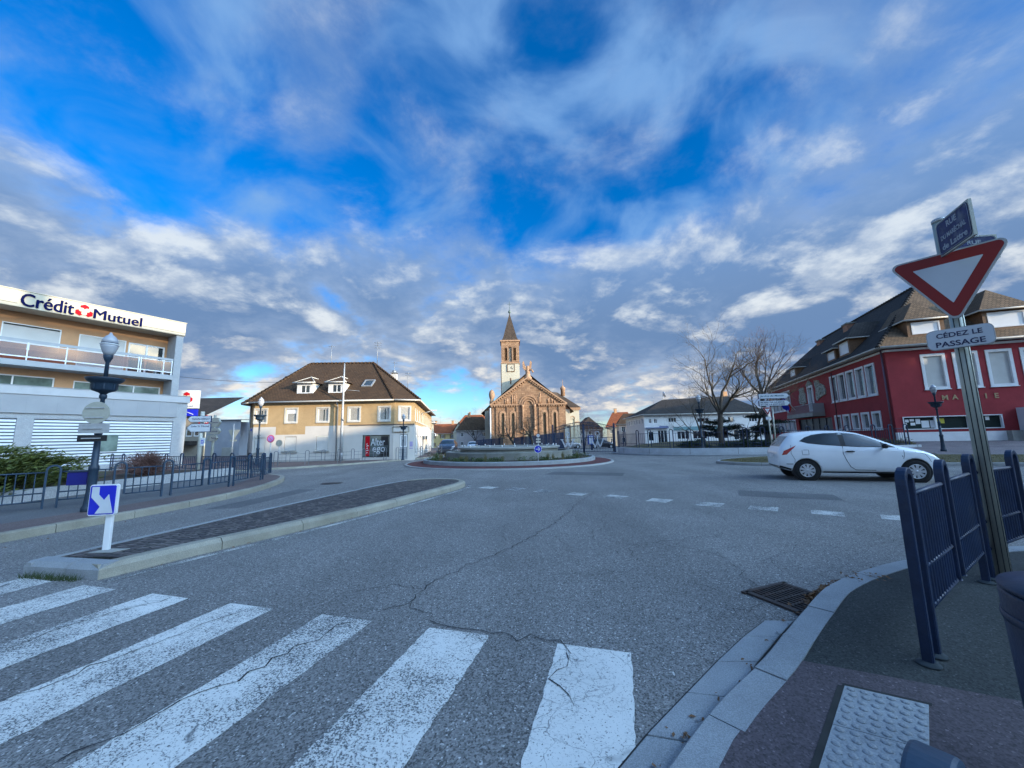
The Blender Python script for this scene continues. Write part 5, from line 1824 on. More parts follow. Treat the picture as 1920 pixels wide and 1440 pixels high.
# transept on the right with its hipped roof
TR = Fr(0, 88.5, 1, 0)
m = MB(); m.wall(TR, 12.6, 15.3, cb0, 7.7, [(13.2, 14.2, 1.3, 5.4)], 0, .25); m.quad((15.3, 88.5, cb0), (15.3, 97, cb0), (15.3, 97, 7.7), (15.3, 88.5, 7.7)); m.build('transept_wall', M['churchwhite'], ch)
m = MB(); m.quad(TR(13.2, 1.3, -.24), TR(14.2, 1.3, -.24), TR(14.2, 5.4, -.24), TR(13.2, 5.4, -.24)); m.build('blind_arch', M['churchwhite'], ch)
arch(TR, 13.7, 5.4, .5, .62, .0, .1).build('arch_moulding', M['sandcarve'], ch)
m = MB(); m.fbox(TR, 12.3, 15.6, 7.4, 8.0, -.3, .25); m.fbox(TR, 14.3, 15.32, 4.6, 4.75, .0, .08); m.build('string_course', M['sandcarve'], ch)
m = MB(); p0 = Vector((10.9, 92.5, 12.0)); m.quad((11.5, 88.2, 7.98), (15.7, 88.2, 7.98), p0); m.quad((15.7, 88.2, 7.98), (15.7, 97, 7.98), p0); m.quad((8, 88.4, 11.8), (11.5, 88.2, 7.98), p0); m.build('transept_roof', M['slate'], ch)
m = MB(); m.lathe([(.5, 10.6), (.5, 12.0), (.6, 12.1), (.6, 12.4), (.2, 12.9), (.05, 13.0), (.04, 14.4), (0, 14.4)], 8, (11.6, 87.5, 0)); m.build('pinnacle', M['sandcarve'], ch)
m = MB(); m.lathe([(.5, 8.2), (.5, 8.9), (.34, 9.1), (.55, 9.7), (.62, 10.3), (.45, 10.9), (.15, 11.2), (0, 11.25)], 10, CF(-4.2, 0, -.6)); m.build('pinnacle', M['sandcarve'], ch)
# statue group on the gable: seated figure with raised wings
m = MB()
m.lathe([(.75, 12.9), (.8, 13.6), (.55, 13.9), (.5, 14.6), (.42, 15.2), (.2, 15.45), (.26, 15.75), (.18, 16.05), (0, 16.1)], 9, CF(uc + .05, 0, -.3))
m.prism([(uc - .2, 14.6), (uc - .95, 15.6), (uc - 1.0, 16.8), (uc - .75, 17.1), (uc - .5, 16.2), (uc - .1, 15.4)], CF, -.5, -.2)
m.prism([(uc + .2, 14.6), (uc + .1, 15.4), (uc + .45, 16.3), (uc + .6, 17.15), (uc + .95, 16.8), (uc + .8, 15.6)], CF, -.5, -.2)
m.tube([CF(uc + .3, 15, -.1), CF(uc + .8, 15.2, .1), CF(uc + 1.15, 14.6, .1)], [.2, .18, .22], 7)
m.build('gable_statue', M['sandcarve'], ch)
# tower
T0 = Fr(0, 90, 1, 0)
tu0, tu1 = -2.42, 1.87
tc = (tu0 + tu1) / 2
tw = (tu1 - tu0) / 2
m = MB()
m.box((tc, 90 + tw, 9.0), (tw * 2, tw * 2, 19.8)); m.build('tower_shaft', M['churchwhite'], ch)
m = MB(); m.fbox(T0, tc - .14, tc + .14, 13.9, 15.4, .002, .06); m.fbox(T0, tc - .1, tc + .1, 11.8, 12.3, .002, .06); m.build('slit_window', M['wood'], ch)
TWF = [T0, Fr(tu1, 90, 0, 1)]
m = MB(); m.box((tc, 90 + tw, 18.98), (tw * 2 + .3, tw * 2 + .3, .2)); m.box((tc, 90 + tw, 24.4), (tw * 2 + .5, tw * 2 + .5, .35)); m.build('belt_course', M['sandcarve'], ch)
m = MB()
hz = [(tc - 1.35, tc - .72, 19.6, 22.6), (tc - .36, tc + .36, 19.3, 22.8), (tc + .72, tc + 1.35, 19.6, 22.6)]
m.wall(T0, tu0, tu1, 19.08, 24.22, hz, 0, .4)
m.quad((tu1, 90, 19.08), (tu1, 90 + tw * 2, 19.08), (tu1, 90 + tw * 2, 24.22), (tu1, 90, 24.22)); m.quad((tu0, 90, 19.08), (tu0, 90, 24.22), (tu0, 90 + tw * 2, 24.22), (tu0, 90 + tw * 2, 19.08)); m.quad((tu0, 94.29, 19.08), (tu0, 94.29, 24.22), (tu1, 94.29, 24.22), (tu1, 94.29, 19.08))
m.build('belfry', M['sandstone'], ch)
for a, b, c, d in hz:
    m = MB()
    n = 12
    for k in range(n):
        z = c + (d - c) * k / n
        m.quad(T0(a, z, -.1), T0(b, z, -.1), T0(b, z + .2, -.34), T0(a, z + .2, -.34))
    lv_ = m.build('louvre', M['concrete_light'] if a > tc - .5 and b < tc + .5 else M['wood'], ch)
    arch(T0, (a + b) / 2, d, .0, (b - a) / 2, .01, .06).build('arch_head', M['wood'], lv_)
m = MB(); m.box((tc + .12, 89.92, 17.8), (1.7, .1, 1.75)); ck = m.build('clock', M['churchwhite'], ch)
m = MB(); q = Fr(0, 89.86, 1, 0); m.ring(q, tc - .78, tc + 1.02, 16.88, 18.72, .12, 0, .06); m.build('clock_frame', M['wood'], ck)
m = MB(); m.prism([(tc + .08, 17.75), (tc + .55, 17.45), (tc + .6, 17.52), (tc + .14, 17.85)], q, 0, .05); m.prism([(tc + .05, 17.75), (tc + .35, 18.05), (tc + .28, 18.12), (tc + .0, 17.82)], q, 0, .05); m.build('clock_hand', M['black'], ck)
m = MB()
sp = [(tw * 1.36, 24.5), (tw * 1.10, 25.3), (.10, 31.7)]
m.lathe(sp, 4, (tc, 90 + tw, 0), smooth=False, a0=math.pi / 4); m.build('spire', M['slate'], ch)
m = MB(); m.lathe([(.1, 31.5), (.1, 31.9), (.32, 32.1), (.36, 32.35), (.25, 32.6), (.06, 32.75), (.05, 35.2), (0, 35.2)], 8, (tc, 90 + tw, 0)); m.box((tc, 90 + tw, 34.3), (1.0, .08, .08)); m.build('cross', mat('verdigris', (.12, .16, .14), .5, .5), ch)
m = MB(); m.tube([(tu0 - .1, 90.2, 3), (tu0 - .1, 90.2, 18.5)], .09, 6); m.build('downpipe', M['wood'], ch)
m = MB(); m.tube([CF(-4.5, cb0, .1), CF(-4.5, 7.4, .1)], .13, 8); m.build('downpipe', M['pvc'], ch)

# ------------------------------------------------------------------ plain houses: a shared builder


def house(name, label, x, y, w, d, rot, zb, ze, zr, wm, rm, rows=((0.9, 1.2), (3.5, 1.2)), cols=4, hip=0.0, shutters=None, chim=1, group=None, gable_front=False, aerials=0, ww=.9, detail=True):
    """x, y = middle of the front; rot turns the front's direction; ze / zr above zb"""
    dx, dy = math.cos(rot), math.sin(rot)
    t = thing(name, (x, y, zb), label, 'house', group)
    f = Fr(x - dx * w / 2, y - dy * w / 2, dx, dy)
    sides = [(f, w), (Fr(*(f(w, 0).xy), -f.n.x, -f.n.y), d), (Fr(*(f(w, 0, -d).xy), -dx, -dy), w), (Fr(*(f(0, 0, -d).xy), f.n.x, f.n.y), d)]
    m = MB()
    lays = []
    for s, (fr, L) in enumerate(sides):
        n = cols if L == w else max(1, int(cols * d / w))
        hs = []
        for (z, h) in rows:
            for k in range(n):
                c = L * (k + .5) / n
                hs.append((c - ww / 2, c + ww / 2, zb + z, zb + z + h))
        if s == 2:
            hs = []
        lays.append(hs)
        m.wall(fr, 0, L, zb - 1.0, zb + ze, hs, 0, .12)
    if hip < 0.01:
        if gable_front:
            m.prism([(0, zb + ze), (w, zb + ze), (w / 2, zb + zr - .06)], f, -.3, -.001)
            m.prism([(0, zb + ze), (w, zb + ze), (w / 2, zb + zr - .06)], f, -d + .001, -d + .3)
        else:
            for fr in (sides[1][0], sides[3][0]):
                m.prism([(0, zb + ze), (d, zb + ze), (d / 2, zb + zr - .06)], fr, -.3, -.001)
    m.build('wall', M[wm], t)
    for (fr, L), hs in zip(sides[:2] + sides[3:], lays[:2] + lays[3:]):
        for (a, b, c, e_) in hs:
            wn_ = window(t, fr, a, b, c, e_, 0, .08, split=2, reveal=.1)
            if shutters:
                q = MB(); q.fbox(fr, a - .42, a - .04, c, e_, .003, .05); q.fbox(fr, b + .04, b + .42, c, e_, .003, .05); q.build('shutter', M[shutters], wn_)
    o = .45
    a, b, c, e_ = f(-o, zb + ze, o), f(w + o, zb + ze, o), f(w + o, zb + ze, -d - o), f(-o, zb + ze, -d - o)
    m = MB()
    if gable_front:
        r1, r2 = f(w / 2, zb + zr, o - hip), f(w / 2, zb + zr, -d - o + hip)
        m.quad(b, c, r2, r1); m.quad(e_, a, r1, r2)
        if hip:
            m.quad(a, b, r1); m.quad(c, e_, r2)
    else:
        r1, r2 = f(hip - o, zb + zr, -d / 2), f(w + o - hip, zb + zr, -d / 2)
        m.quad(a, b, r2, r1); m.quad(c, e_, r1, r2)
        if hip:
            m.quad(b, c, r2); m.quad(e_, a, r1)
    rf_ = m.build('roof', M[rm], t)
    m = MB(); m.tube([a, b], .07, 6); m.tube([b, c], .07, 6); m.tube([e_, a], .07, 6); m.build('gutter', M['gutter'], rf_)
    for k in range(chim):
        p = r1.lerp(r2, (.2, .75, .5)[k])
        q = MB(); q.box((p.x, p.y, p.z + .1), (.7, .6, 1.8)); q = q.build('chimney', M['orange'], rf_)
        q2 = MB(); q2.box((p.x, p.y, p.z + 1.06), (.85, .75, .12)); q2.build('chimney_cap', M['concrete'], q)
    for k in range(aerials):
        p = r1.lerp(r2, .35 + .4 * k)
        aerial(rf_, p.x, p.y, p.z - .2, p.z + 2.6, 2, .6)
    return t, f, rf_


M['yellow_render'] = mat('yellow_render', (0.62, 0.48, 0.22), 0.9, 0, 0.08, 1)
M['pink_render'] = mat('pinkish_render', (0.46, 0.38, 0.34), 0.9, 0, 0.08, 1)
M['grey_render'] = mat('lilac_grey_render', (0.40, 0.37, 0.37), 0.9, 0, 0.08, 1)
# end of the street on the left of the church
house('street_house', 'yellow house with orange tiled roof and dark shutters closing the far street', -23.2, 128, 9.6, 9, 0, -1.95, 5.0, 8.4, 'yellow_render', 'rooftile_red', cols=3, hip=0, shutters='wood', chim=2, aerials=1)
house('street_house', 'narrow cream gabled house beside the yellow one on the far street', -17.3, 124, 3.6, 10, 0, -1.9, 5.4, 8.6, 'cream', 'rooftile_red', cols=1, gable_front=True, chim=0)
house('street_house', 'tall orange roofed house rising behind the narrow gable', -13.5, 140, 16, 10, 0, -2.1, 6.5, 12.2, 'pink_render', 'rooftile_red', cols=5, hip=4, chim=2, aerials=2)
house('street_house', 'lilac grey house with dark roof left of the church wall', -11.6, 112, 9.4, 9, 0, -1.6, 5.2, 9.4, 'grey_render', 'rooftile', cols=3, hip=2.5, chim=1)
house('street_house', 'small cream house with awning next along the ochre house street', -12.4, 60, 4.0, 8, math.atan2(.99, -.14), -.5, 4.4, 6.4, 'cream', 'rooftile', cols=2, chim=1, rows=((.6, 1.4), (2.8, 1.1)))
# right of the church
house('street_house', 'brown roofed house with a dark gable seen over the iron gate', 23.5, 118, 7.6, 8, 0, -1.75, 5.0, 9.0, 'grey_render', 'rooftile_dark', cols=3, gable_front=True, hip=1.2, chim=0, aerials=1)
house('street_house', 'house with bright orange hipped roof between the gate and the white villa', 30.2, 108, 7.8, 9, -.25, -1.5, 5.2, 9.6, 'cream', 'rooftile_red', cols=3, hip=2.2, chim=1)
house('street_house', 'low tan house with small dormer beside the white corner villa', 28.3, 92, 6.0, 9, -.2, -1.2, 5.2, 8.0, 'pink_render', 'rooftile', cols=3, hip=2, chim=0)

# white villa behind the ship railing
VFr = Fr(23.8, 70, 1, 0)
vl = thing('corner_villa', (34, 70, -.75), 'white two storey corner house with broad dark hipped roof behind the railings', 'building')
vz = -.75
m = MB()
vh = [(24.6 - 23.8, 25.15 - 23.8, 3.46, 4.32), (25.55 - 23.8, 26.15 - 23.8, 3.46, 4.32), (4.4, 5.85, 3.58, 4.42), (9.6, 11.8, 3.5, 4.3), (13.5, 14.6, 3.4, 4.4), (15.2, 16.2, 3.4, 4.4), (19, 20.5, 3.4, 4.4)]
vg = [(.6, 1.6, .3, 2.0), (2.3, 4.0, -.3, 2.2), (5.8, 8.0, .5, 1.95), (8.6, 11.2, .5, 1.95), (12.5, 15, .5, 1.95), (16, 19, .2, 2.0)]
m.wall(VFr, 0, 22, vz, 4.95, vh + vg, 0, .15)
VS = Fr(25.2, 86, -1.4, -16)
m.wall(VS, 0, 16.06, vz, 4.95, [(1.0 + 2.2 * k, 1.8 + 2.2 * k, 3.4, 4.4) for k in range(7)], 0, .12)
m.build('wall', M['white'], vl)
for a, b, c, d in vh + vg:
    window(vl, VFr, a, b, c, d, 0, .08, split=3 if b - a > 1.2 else 2, reveal=.12)
for k in range(7):
    window(vl, VS, 1.0 + 2.2 * k, 1.8 + 2.2 * k, 3.4, 4.4, 0, .08, split=2, reveal=.1)
m = MB(); m.fbox(VFr, 5.2, 16, 2.1, 2.75, .003, .1); m.build('shop_band', mat('teal_band', (.16, .30, .33), .5, 0, .1, 1), vl)
m = MB(); m.fbox(VFr, .2, 4.2, 2.55, 2.72, .003, .5); m.fbox(VFr, 2.6, 4.2, 2.72, 2.95, .2, .3); m.build('canopy', mat('canopy_blue', (.16, .20, .34), .5), vl)
m = MB()
a, b, c, d = Vector((23.2, 69.4, 4.98)), Vector((46.5, 69.4, 4.98)), Vector((46.5, 86.6, 4.98)), Vector((24.7, 86.6, 4.98))
r1, r2 = Vector((30.0, 76.5, 8.3)), Vector((43.0, 76.5, 8.75))
m.quad(a, b, r2, r1); m.quad(b, c, r2); m.quad(c, d, r1, r2); m.quad(d, a, r1)
vr = m.build('roof', M['rooftile_dark'], vl)
m = MB(); m.tube([a, b], .1, 8); m.tube([d, a], .1, 8); m.build('gutter', M['gutter'], vr)
m = MB(); m.lathe([(.0, -.12), (.35, -.05), (.6, .1), (.58, .12), (.33, -.02), (0, -.07)], 14, (0, 0, 0))
m.v = [Matrix.Rotation(R(70), 3, 'Y') @ Matrix.Rotation(R(0), 3, 'Z') @ v + Vector((30.2, 76.3, 9.3)) for v in m.v]
m.tube([(30.0, 76.4, 8.2), (30.0, 76.4, 9.3)], .05, 6)
m.build('satellite_dish', M['pvc'], vr)
aerial(vr, 28.0, 76, 7.2, 8.9, 1, .5)
m = MB(); m.box((43.2, 78, 9.0), (.8, .8, 1.6)); m.build('chimney', M['orange'], vr)

# ------------------------------------------------------------------ unseen houses behind the viewer, their roofs shaped to shade the junction
U = lambda u, q: (-sy * u + sx * q, sx * u + sy * q)
rotS = math.atan2(sx, -sy)


def back_house(label, u0, u1, q, ze, zr, wm, rm, cols, hip):
    x, y = U((u0 + u1) / 2, q)
    return house('shade_house', label, x, y, u1 - u0, 9.5, rotS + math.pi, 0.0, ze, zr, wm, rm, rows=((.9, 1.4), (3.7, 1.4), (6.5, 1.3)), cols=cols, hip=hip, chim=2, group='houses added out of view to cast shade')


for k, a in enumerate(BACK):
    back_house(*a)

# ================================================================== street furniture
def hoop_mb(mb, c, d, z0, z1, w, bar, n=10):
    """an upside-down U of flat bar, centre c, width w along d"""
    c, d = Vector((c[0], c[1], 0)), Vector((d[0], d[1], 0)).normalized()
    nn = Vector((-d.y, d.x, 0))
    r = w / 2
    pts = [(-r, z0), (-r, z1 - r)]
    pts += [(-r * math.cos(math.pi * k / n), z1 - r + r * math.sin(math.pi * k / n)) for k in range(1, n)]
    pts += [(r, z1 - r), (r, z0)]
    b = len(mb.v)
    t = bar[0] / 2
    h = bar[1] / 2
    N = len(pts)
    for i, (a, z) in enumerate(pts):
        p, q = pts[max(i - 1, 0)], pts[min(i + 1, N - 1)]
        tx, tz = q[0] - p[0], q[1] - p[1]
        l = math.hypot(tx, tz)
        ox, oz = -tz / l * t, tx / l * t
        for sx_, sn in ((1, 1), (-1, 1), (-1, -1), (1, -1)):
            mb.v.append(c + d * (a + ox * sx_) + nn * (h * sn) + Vector((0, 0, z + oz * sx_)))
    for i in range(N - 1):
        for k in range(4):
            k2 = (k + 1) % 4
            mb.f.append([b + i * 4 + k, b + i * 4 + k2, b + i * 4 + 4 + k2, b + i * 4 + 4 + k]); mb.sm.append(False)
    mb.f.append([b, b + 1, b + 2, b + 3]); mb.sm.append(False)
    e = b + (N - 1) * 4
    mb.f.append([e + 3, e + 2, e + 1, e]); mb.sm.append(False)


def railing(root, pts, zg, top, mname, hw=0.20, bar=(.035, .045), bars=.115, zlow=.17, zmid=.36, ztop=None, rail=.032, foot=False, barr=.011, zf=None, alt=True):
    """hoops at the points with barred panels between them"""
    ztop = top - .14 if ztop is None else ztop
    P = [Vector((x, y, 0)) for x, y in pts]
    zf = zf or (lambda x, y: zg)
    for i, p in enumerate(P):
        a, b = P[max(i - 1, 0)], P[min(i + 1, len(P) - 1)]
        d = (b - a).normalized()
        g0 = zf(p.x, p.y)
        m = MB()
        long_ = i % 2 == 0 or not alt
        hoop_mb(m, p, d, g0 - .02 if long_ else g0 + zlow, g0 + top, hw, bar)
        h = m.build('hoop', M[mname], root, bevel=.006 if foot else 0)
        if foot and long_:
            for s in (-1, 1):
                q = MB(); c = p + d * (s * hw / 2)
                q.lathe([(.058, 0), (.055, .008), (.04, .012), (.03, .02)], 16, (c.x, c.y, g0 - .003)); q.build('foot_plate', M['footplate'], h)
    for i in range(len(P) - 1):
        d = (P[i + 1] - P[i]); L = d.length; d = d.normalized()
        a = P[i] + d * (hw / 2 + bar[0] / 2); b = P[i + 1] - d * (hw / 2 + bar[0] / 2)
        l = (b - a).length
        if l < .15:
            continue
        ga, gb_ = zf(a.x, a.y), zf(b.x, b.y)
        m = MB()
        ang = math.atan2(d.y, d.x)
        for z in (zlow, zmid, ztop):
            m.tube([a + Vector((0, 0, ga + z)), b + Vector((0, 0, gb_ + z))], rail / 2, 6)
        n = max(2, int(l / bars))
        for k in range(1, n):
            c = a.lerp(b, k / n)
            g0 = ga + (gb_ - ga) * k / n
            m.tube([c + Vector((0, 0, g0 + zlow)), c + Vector((0, 0, g0 + ztop))], barr, 5, cap=False)
        m.build('bar_panel', M[mname], root)


# railing along the left pavement
fl = thing('railing', (-9.8, 9, .14), 'dark blue hooped pedestrian railing along the left pavement before the bank', 'railing')
pts = [(-13.2, 5.0), (-12.4, 5.9), (-11.5, 6.75), (-10.65, 7.6), (-9.98, 8.5), (-9.38, 9.35), (-8.95, 10.15), (-8.66, 11.05), (-8.62, 12.0), (-8.72, 12.95), (-8.92, 13.9), (-9.2, 14.8)]
railing(fl, pts, .14, .90, 'navy_light', zlow=.16, zmid=.33, bars=.12)
# second railing behind, along the side street
fl = thing('railing', (-16, 18.8, .14), 'dark blue hooped railing turning into the side street behind the direction signs', 'railing')
pts = [(-9.45, 15.3), (-10.2, 16.2), (-11.2, 16.8), (-12.3, 17.25), (-13.4, 17.65), (-14.5, 18.1), (-15.6, 18.5), (-16.7, 18.9), (-17.8, 19.3), (-18.9, 19.7), (-20, 20.1), (-21, 20.5)]
pts = [(x - .25, y + .15) for x, y in pts[1:]]
railing(fl, pts, .14, .86, 'navy', zlow=.16, zmid=.33, bars=.12, rail=.03)

# foreground barrier on the right
fr_ = thing('barrier', (2.5, 2.5, .07), 'dark navy barred barrier with rounded hoops beside the give way sign post', 'barrier')
railing(fr_, [(2.50, 2.53), (3.36, 3.10), (4.30, 3.72), (5.35, 4.22)], KZ, 1.115, 'navy', hw=.165, bar=(.042, .052), bars=.064, zlow=.26, zmid=.50, ztop=.955, rail=.036, foot=True, barr=.016)
fr2 = thing('barrier', (6.5, 4.0, .07), 'dark navy barred barrier to the right of the give way sign post', 'barrier')
railing(fr2, [(5.55, 4.05), (6.6, 3.75), (7.7, 3.4), (8.8, 3.05)], KZ, 1.115, 'navy', hw=.165, bar=(.042, .052), bars=.064, zlow=.26, zmid=.50, ztop=.955, rail=.036, foot=True, barr=.016)
# nearest barrier, only the curve of its hoop shows at the bottom edge
fr3 = thing('barrier', (.55, .35, .07), 'blue barrier hoop close to the viewer at the bottom edge of the tactile paving', 'barrier')
hp = MB()
d0 = Vector((.80, .60, 0)).normalized()
P0 = Vector((.63, .69, 0))
hoop_mb(hp, P0 + d0 * .10, d0, KZ, .865, .20, (.05, .065), 24)
hp.build('hoop', M['navy_light'], fr3, bevel=.008)
hp = MB(); b0 = P0 + Vector((.03, -.05, 0)); e0_ = P0 + Vector((.30, -.9, 0))
for z in (.25, .72):
    hp.tube([b0 + Vector((0, 0, z)), e0_ + Vector((0, 0, z))], .018, 8)
hp.build('bar_panel', M['navy_light'], fr3)

# hooped railing before the corner house
fl = thing('railing', (-10.5, 24, .1), 'thin grey hooped railing on the pavement in front of the ochre house', 'railing')
M['greyrail'] = mat('grey_rail_paint', (0.14, 0.15, 0.17), 0.5, 0.1, 0.15, 5)
pts = [(-13.35, 21.6), (-12.75, 21.75), (-12.0, 22.4), (-11.35, 23.0), (-10.7, 23.7), (-10.15, 24.4), (-9.7, 25.05), (-9.2, 25.7), (-8.75, 26.4)]
pts = [(x - .1, y + .5) for x, y in pts]
railing(fl, pts, .09, .84, 'greyrail', hw=.20, bar=(.028, .03), bars=.3, zlow=.2, zmid=.46, ztop=.66, rail=.02, barr=.006)
fl = thing('railing', (-7.3, 29, .1), 'thin grey hooped railing round the shop corner of the ochre house', 'railing')
pts = [(-7.95, 27.2 - .45), (-7.3, 27.6), (-6.75, 28.6), (-6.35, 29.8), (-6.1, 31.2), (-6.0, 32.6)]
railing(fl, pts, .09, .84, 'greyrail', hw=.22, bar=(.028, .03), bars=.3, zlow=.2, zmid=.46, ztop=.66, rail=.02, barr=.006)


# ---- ornate street lamps
def lamp_parts(root, full=True):
    b = root
    m = MB()
    m.lathe([(.15, 0), (.15, .08), (.12, .13), (.10, .35), (.09, .42), (.085, .80), (.10, .83), (.10, .88), (.07, .93), (.062, 1.4)], 16); m.build('pedestal', M['lampblue'], b)
    m = MB()
    m.lathe([(.062, 1.38), (.058, 1.52), (.078, 1.55), (.078, 1.60), (.048, 1.66), (.044, 2.28), (.075, 2.31), (.075, 2.36), (.05, 2.40)], 14); m.build('shaft', M['lampblue'], b)
    m = MB()
    m.lathe([(.05, 2.38), (.10, 2.42), (.22, 2.46), (.24, 2.48), (.245, 2.60), (.27, 2.62), (.33, 2.655), (.365, 2.70), (.37, 2.725), (.33, 2.72), (.2, 2.66), (.05, 2.66)], 24)
    bw = m.build('bowl', M['lampblue'], b)
    m = MB()
    for k in range(8):
        a = 2 * math.pi * k / 8
        m.box((math.cos(a) * .25, math.sin(a) * .25, 2.54), (.012, .025, .11), a)
    m.build('bowl_rib', M['lampblue'], bw)
    m = MB(); m.lathe([(.045, 2.66), (.04, 3.06), (.055, 3.09), (.09, 3.16), (.10, 3.22), (.06, 3.23)], 14); m.build('neck', M['lampblue'], b)
    m = MB(); m.lathe([(.085, 3.22), (.13, 3.30), (.168, 3.40), (.175, 3.44)], 20); gl = m.build('lantern_globe', M['frost'], b)
    m = MB(); m.lathe([(.19, 3.445), (.19, 3.465), (.172, 3.47)], 20); m.build('lantern_ring', M['pvc'], gl)
    m = MB(); m.lathe([(.170, 3.47), (.168, 3.485), (.165, 3.49)], 20); m.build('lantern_band', M['lampblue'], gl)
    m = MB(); m.lathe([(.165, 3.49), (.15, 3.56), (.10, 3.63), (.05, 3.665), (.035, 3.69), (.02, 3.72), (0, 3.725)], 20); m.build('lantern_cap', M['frost'], b)


lampA = thing('street_lamp', (0, 0, 0), 'blue street lamp nearest the viewer, on the left pavement with sign backs clamped to it', 'street lamp', 'ornate blue street lamps')
lamp_parts(lampA)
lampA.location = (-8.62, 8.04, .136)
lampA.scale = (.82, .82, 1)
for (x, y, z, s, lab) in ((-15.75, 24.0, .1, 1.12, 'street lamp in front of the left end of the ochre house'), (-7.36, 26.0, .09, .83, 'slim dark street lamp at the shop corner of the ochre house'), (24.2, 22.0, None, 1.02, 'blue street lamp on the square in front of the town hall notice boards'), (13.1, 27.0, .35, 1.03, 'blue street lamp behind the railings among the bare trees')):
    o = copy_thing(lampA)
    if z is None:
        z = pz(x, y)
    o.location = (x, y, z)
    o.scale = (s * .86, s * .86, s)
    o['label'] = lab
# things clamped to the near lamp
LF = Fr(-8.62, 7.9, 0.96, 0.28)
sb = thing('round_sign', (-8.6, 7.9, 2.2), 'back of a round traffic sign clamped to the nearest blue lamp', 'sign')
m = MB(); m.prism([(.07 + math.cos(2 * math.pi * k / 28) * .225, 2.12 + math.sin(2 * math.pi * k / 28) * .225) for k in range(28)], LF, .04, .055); m.build('disc', M['signback'], sb)
for z in (2.02, 2.22):
    m = MB(); m.fbox(LF, -.1, .2, z - .012, z + .012, .055, .075); m.build('bracket', M['galv'], sb)
sb = thing('plate_sign', (-8.6, 7.9, 1.75), 'back of small rectangular plates under the round sign on the nearest lamp', 'sign')
m = MB(); m.fbox(LF, -.18, .32, 1.70, 1.90, .05, .06); m.build('plate', M['galv'], sb)
m = MB(); m.fbox(LF, -.18, .30, 1.54, 1.66, .05, .06); m.build('plate', M['black'], sb)
for z in (1.80, 1.60):
    m = MB(); m.fbox(LF, -.1, .2, z - .01, z + .01, .06, .09); m.build('bracket', M['galv'], sb)
bx = thing('litter_box', (-9.0, 8.1, .9), 'small bright blue box fixed behind the nearest lamp on the railing', 'box')
m = MB(); m.fbox(LF, -.42, -.10, .66, .92, -.40, -.2); m.build('body', mat('deep_blue', (.008, .012, .16), .4), bx)
m = MB(); m.fbox(LF, -.44, -.08, .925, .95, -.42, -.18); m.build('lid', M['lampblue'], bx)

# ---- blue keep-right arrow on the island
ar = thing('arrow_sign', (-5.13, 5.1, .136), 'square blue sign with white arrow pointing down right, on the cobbled island', 'sign')
AF = Fr(-5.47, 5.03, 0.985, 0.17)
fu = lambda u: .385 - (.385 - u) * .80
fz = lambda z: .955 - (.955 - z) * .88
sq = lambda P: [(fu(a), fz(b)) for a, b in P]
m = MB(); m.fbox(AF, 0.255, .325, .10, .66, -.05, -.005); m.build('post', M['pvc'], ar, bevel=.006)
m = MB(); m.prism(sq([(.02, .52), (.36, .52), (.385, .545), (.385, .935), (.36, .955), (.02, .955), (0, .935), (0, .545)]), AF, -.004, .03); m.build('panel', M['pvc'], ar)
m = MB(); m.prism(sq([(.022, .535), (.35, .535), (.362, .55), (.362, .925), (.35, .94), (.022, .94), (.01, .925), (.01, .55)]), AF, .03, .034); m.build('face', M['signblue'], ar)
m = MB(); m.prism(sq([(.035, .925), (.135, .925), (.135, .815), (.212, .735), (.27, .815), (.345, .55), (.105, .55), (.165, .645), (.035, .78)]), AF, .034, .038); m.build('arrow', M['signwhite'], ar)
m = MB(); m.slab([(-5.28, 4.98), (-5.0, 4.98), (-4.92, 5.14), (-5.24, 5.16)], .13, .143); m.build('footing', M['concrete_light'], ar)

# ---- give way sign on the right with its plates
SF = Fr(4.2, 4.0, 0.592, -0.806)          # from the sign's left corner to its right one
pole = Vector((4.45, 3.72, 0))
gw = thing('give_way_sign', (pole.x, pole.y, KZ), 'big red bordered give way triangle over a text plate on a grooved post', 'sign')
m = MB()
m.lathe([(.052, 0), (.052, 3.5)], 20, (pole.x + .03, pole.y + .03, KZ), smooth=True)
pm = m.build('post', M['alu'], gw)
m = MB()
for a in (-2.9, -2.2, -1.5, -.8):
    m.box((pole.x + .03 + math.cos(a) * .052, pole.y + .03 + math.sin(a) * .052, KZ + 1.72), (.004, .007, 3.42), a)
m.build('groove', M['dark'], pm)
m = MB(); m.lathe([(.055, 3.5), (.055, 3.53), (.045, 3.54), (0, 3.54)], 20, (pole.x + .03, pole.y + .03, KZ)); m.build('post_cap', M['galv'], pm)


def rtri(s, cx, zt, r, n=6):
    """rounded triangle pointing down; side s, top edge at zt"""
    h = s * math.sqrt(3) / 2
    V = [Vector((cx - s / 2, zt)), Vector((cx, zt - h)), Vector((cx + s / 2, zt))]
    ctr = Vector((cx, zt - h / 3))
    out = []
    for i, v in enumerate(V):
        c = v + (ctr - v).normalized() * (2 * r)
        a0 = [math.pi / 2, math.pi * 7 / 6, -math.pi / 6][i]
        for k in range(n + 1):
            a = a0 + k * (2 * math.pi / 3) / n
            out.append((c.x + math.cos(a) * r, c.y + math.sin(a) * r))
    return out


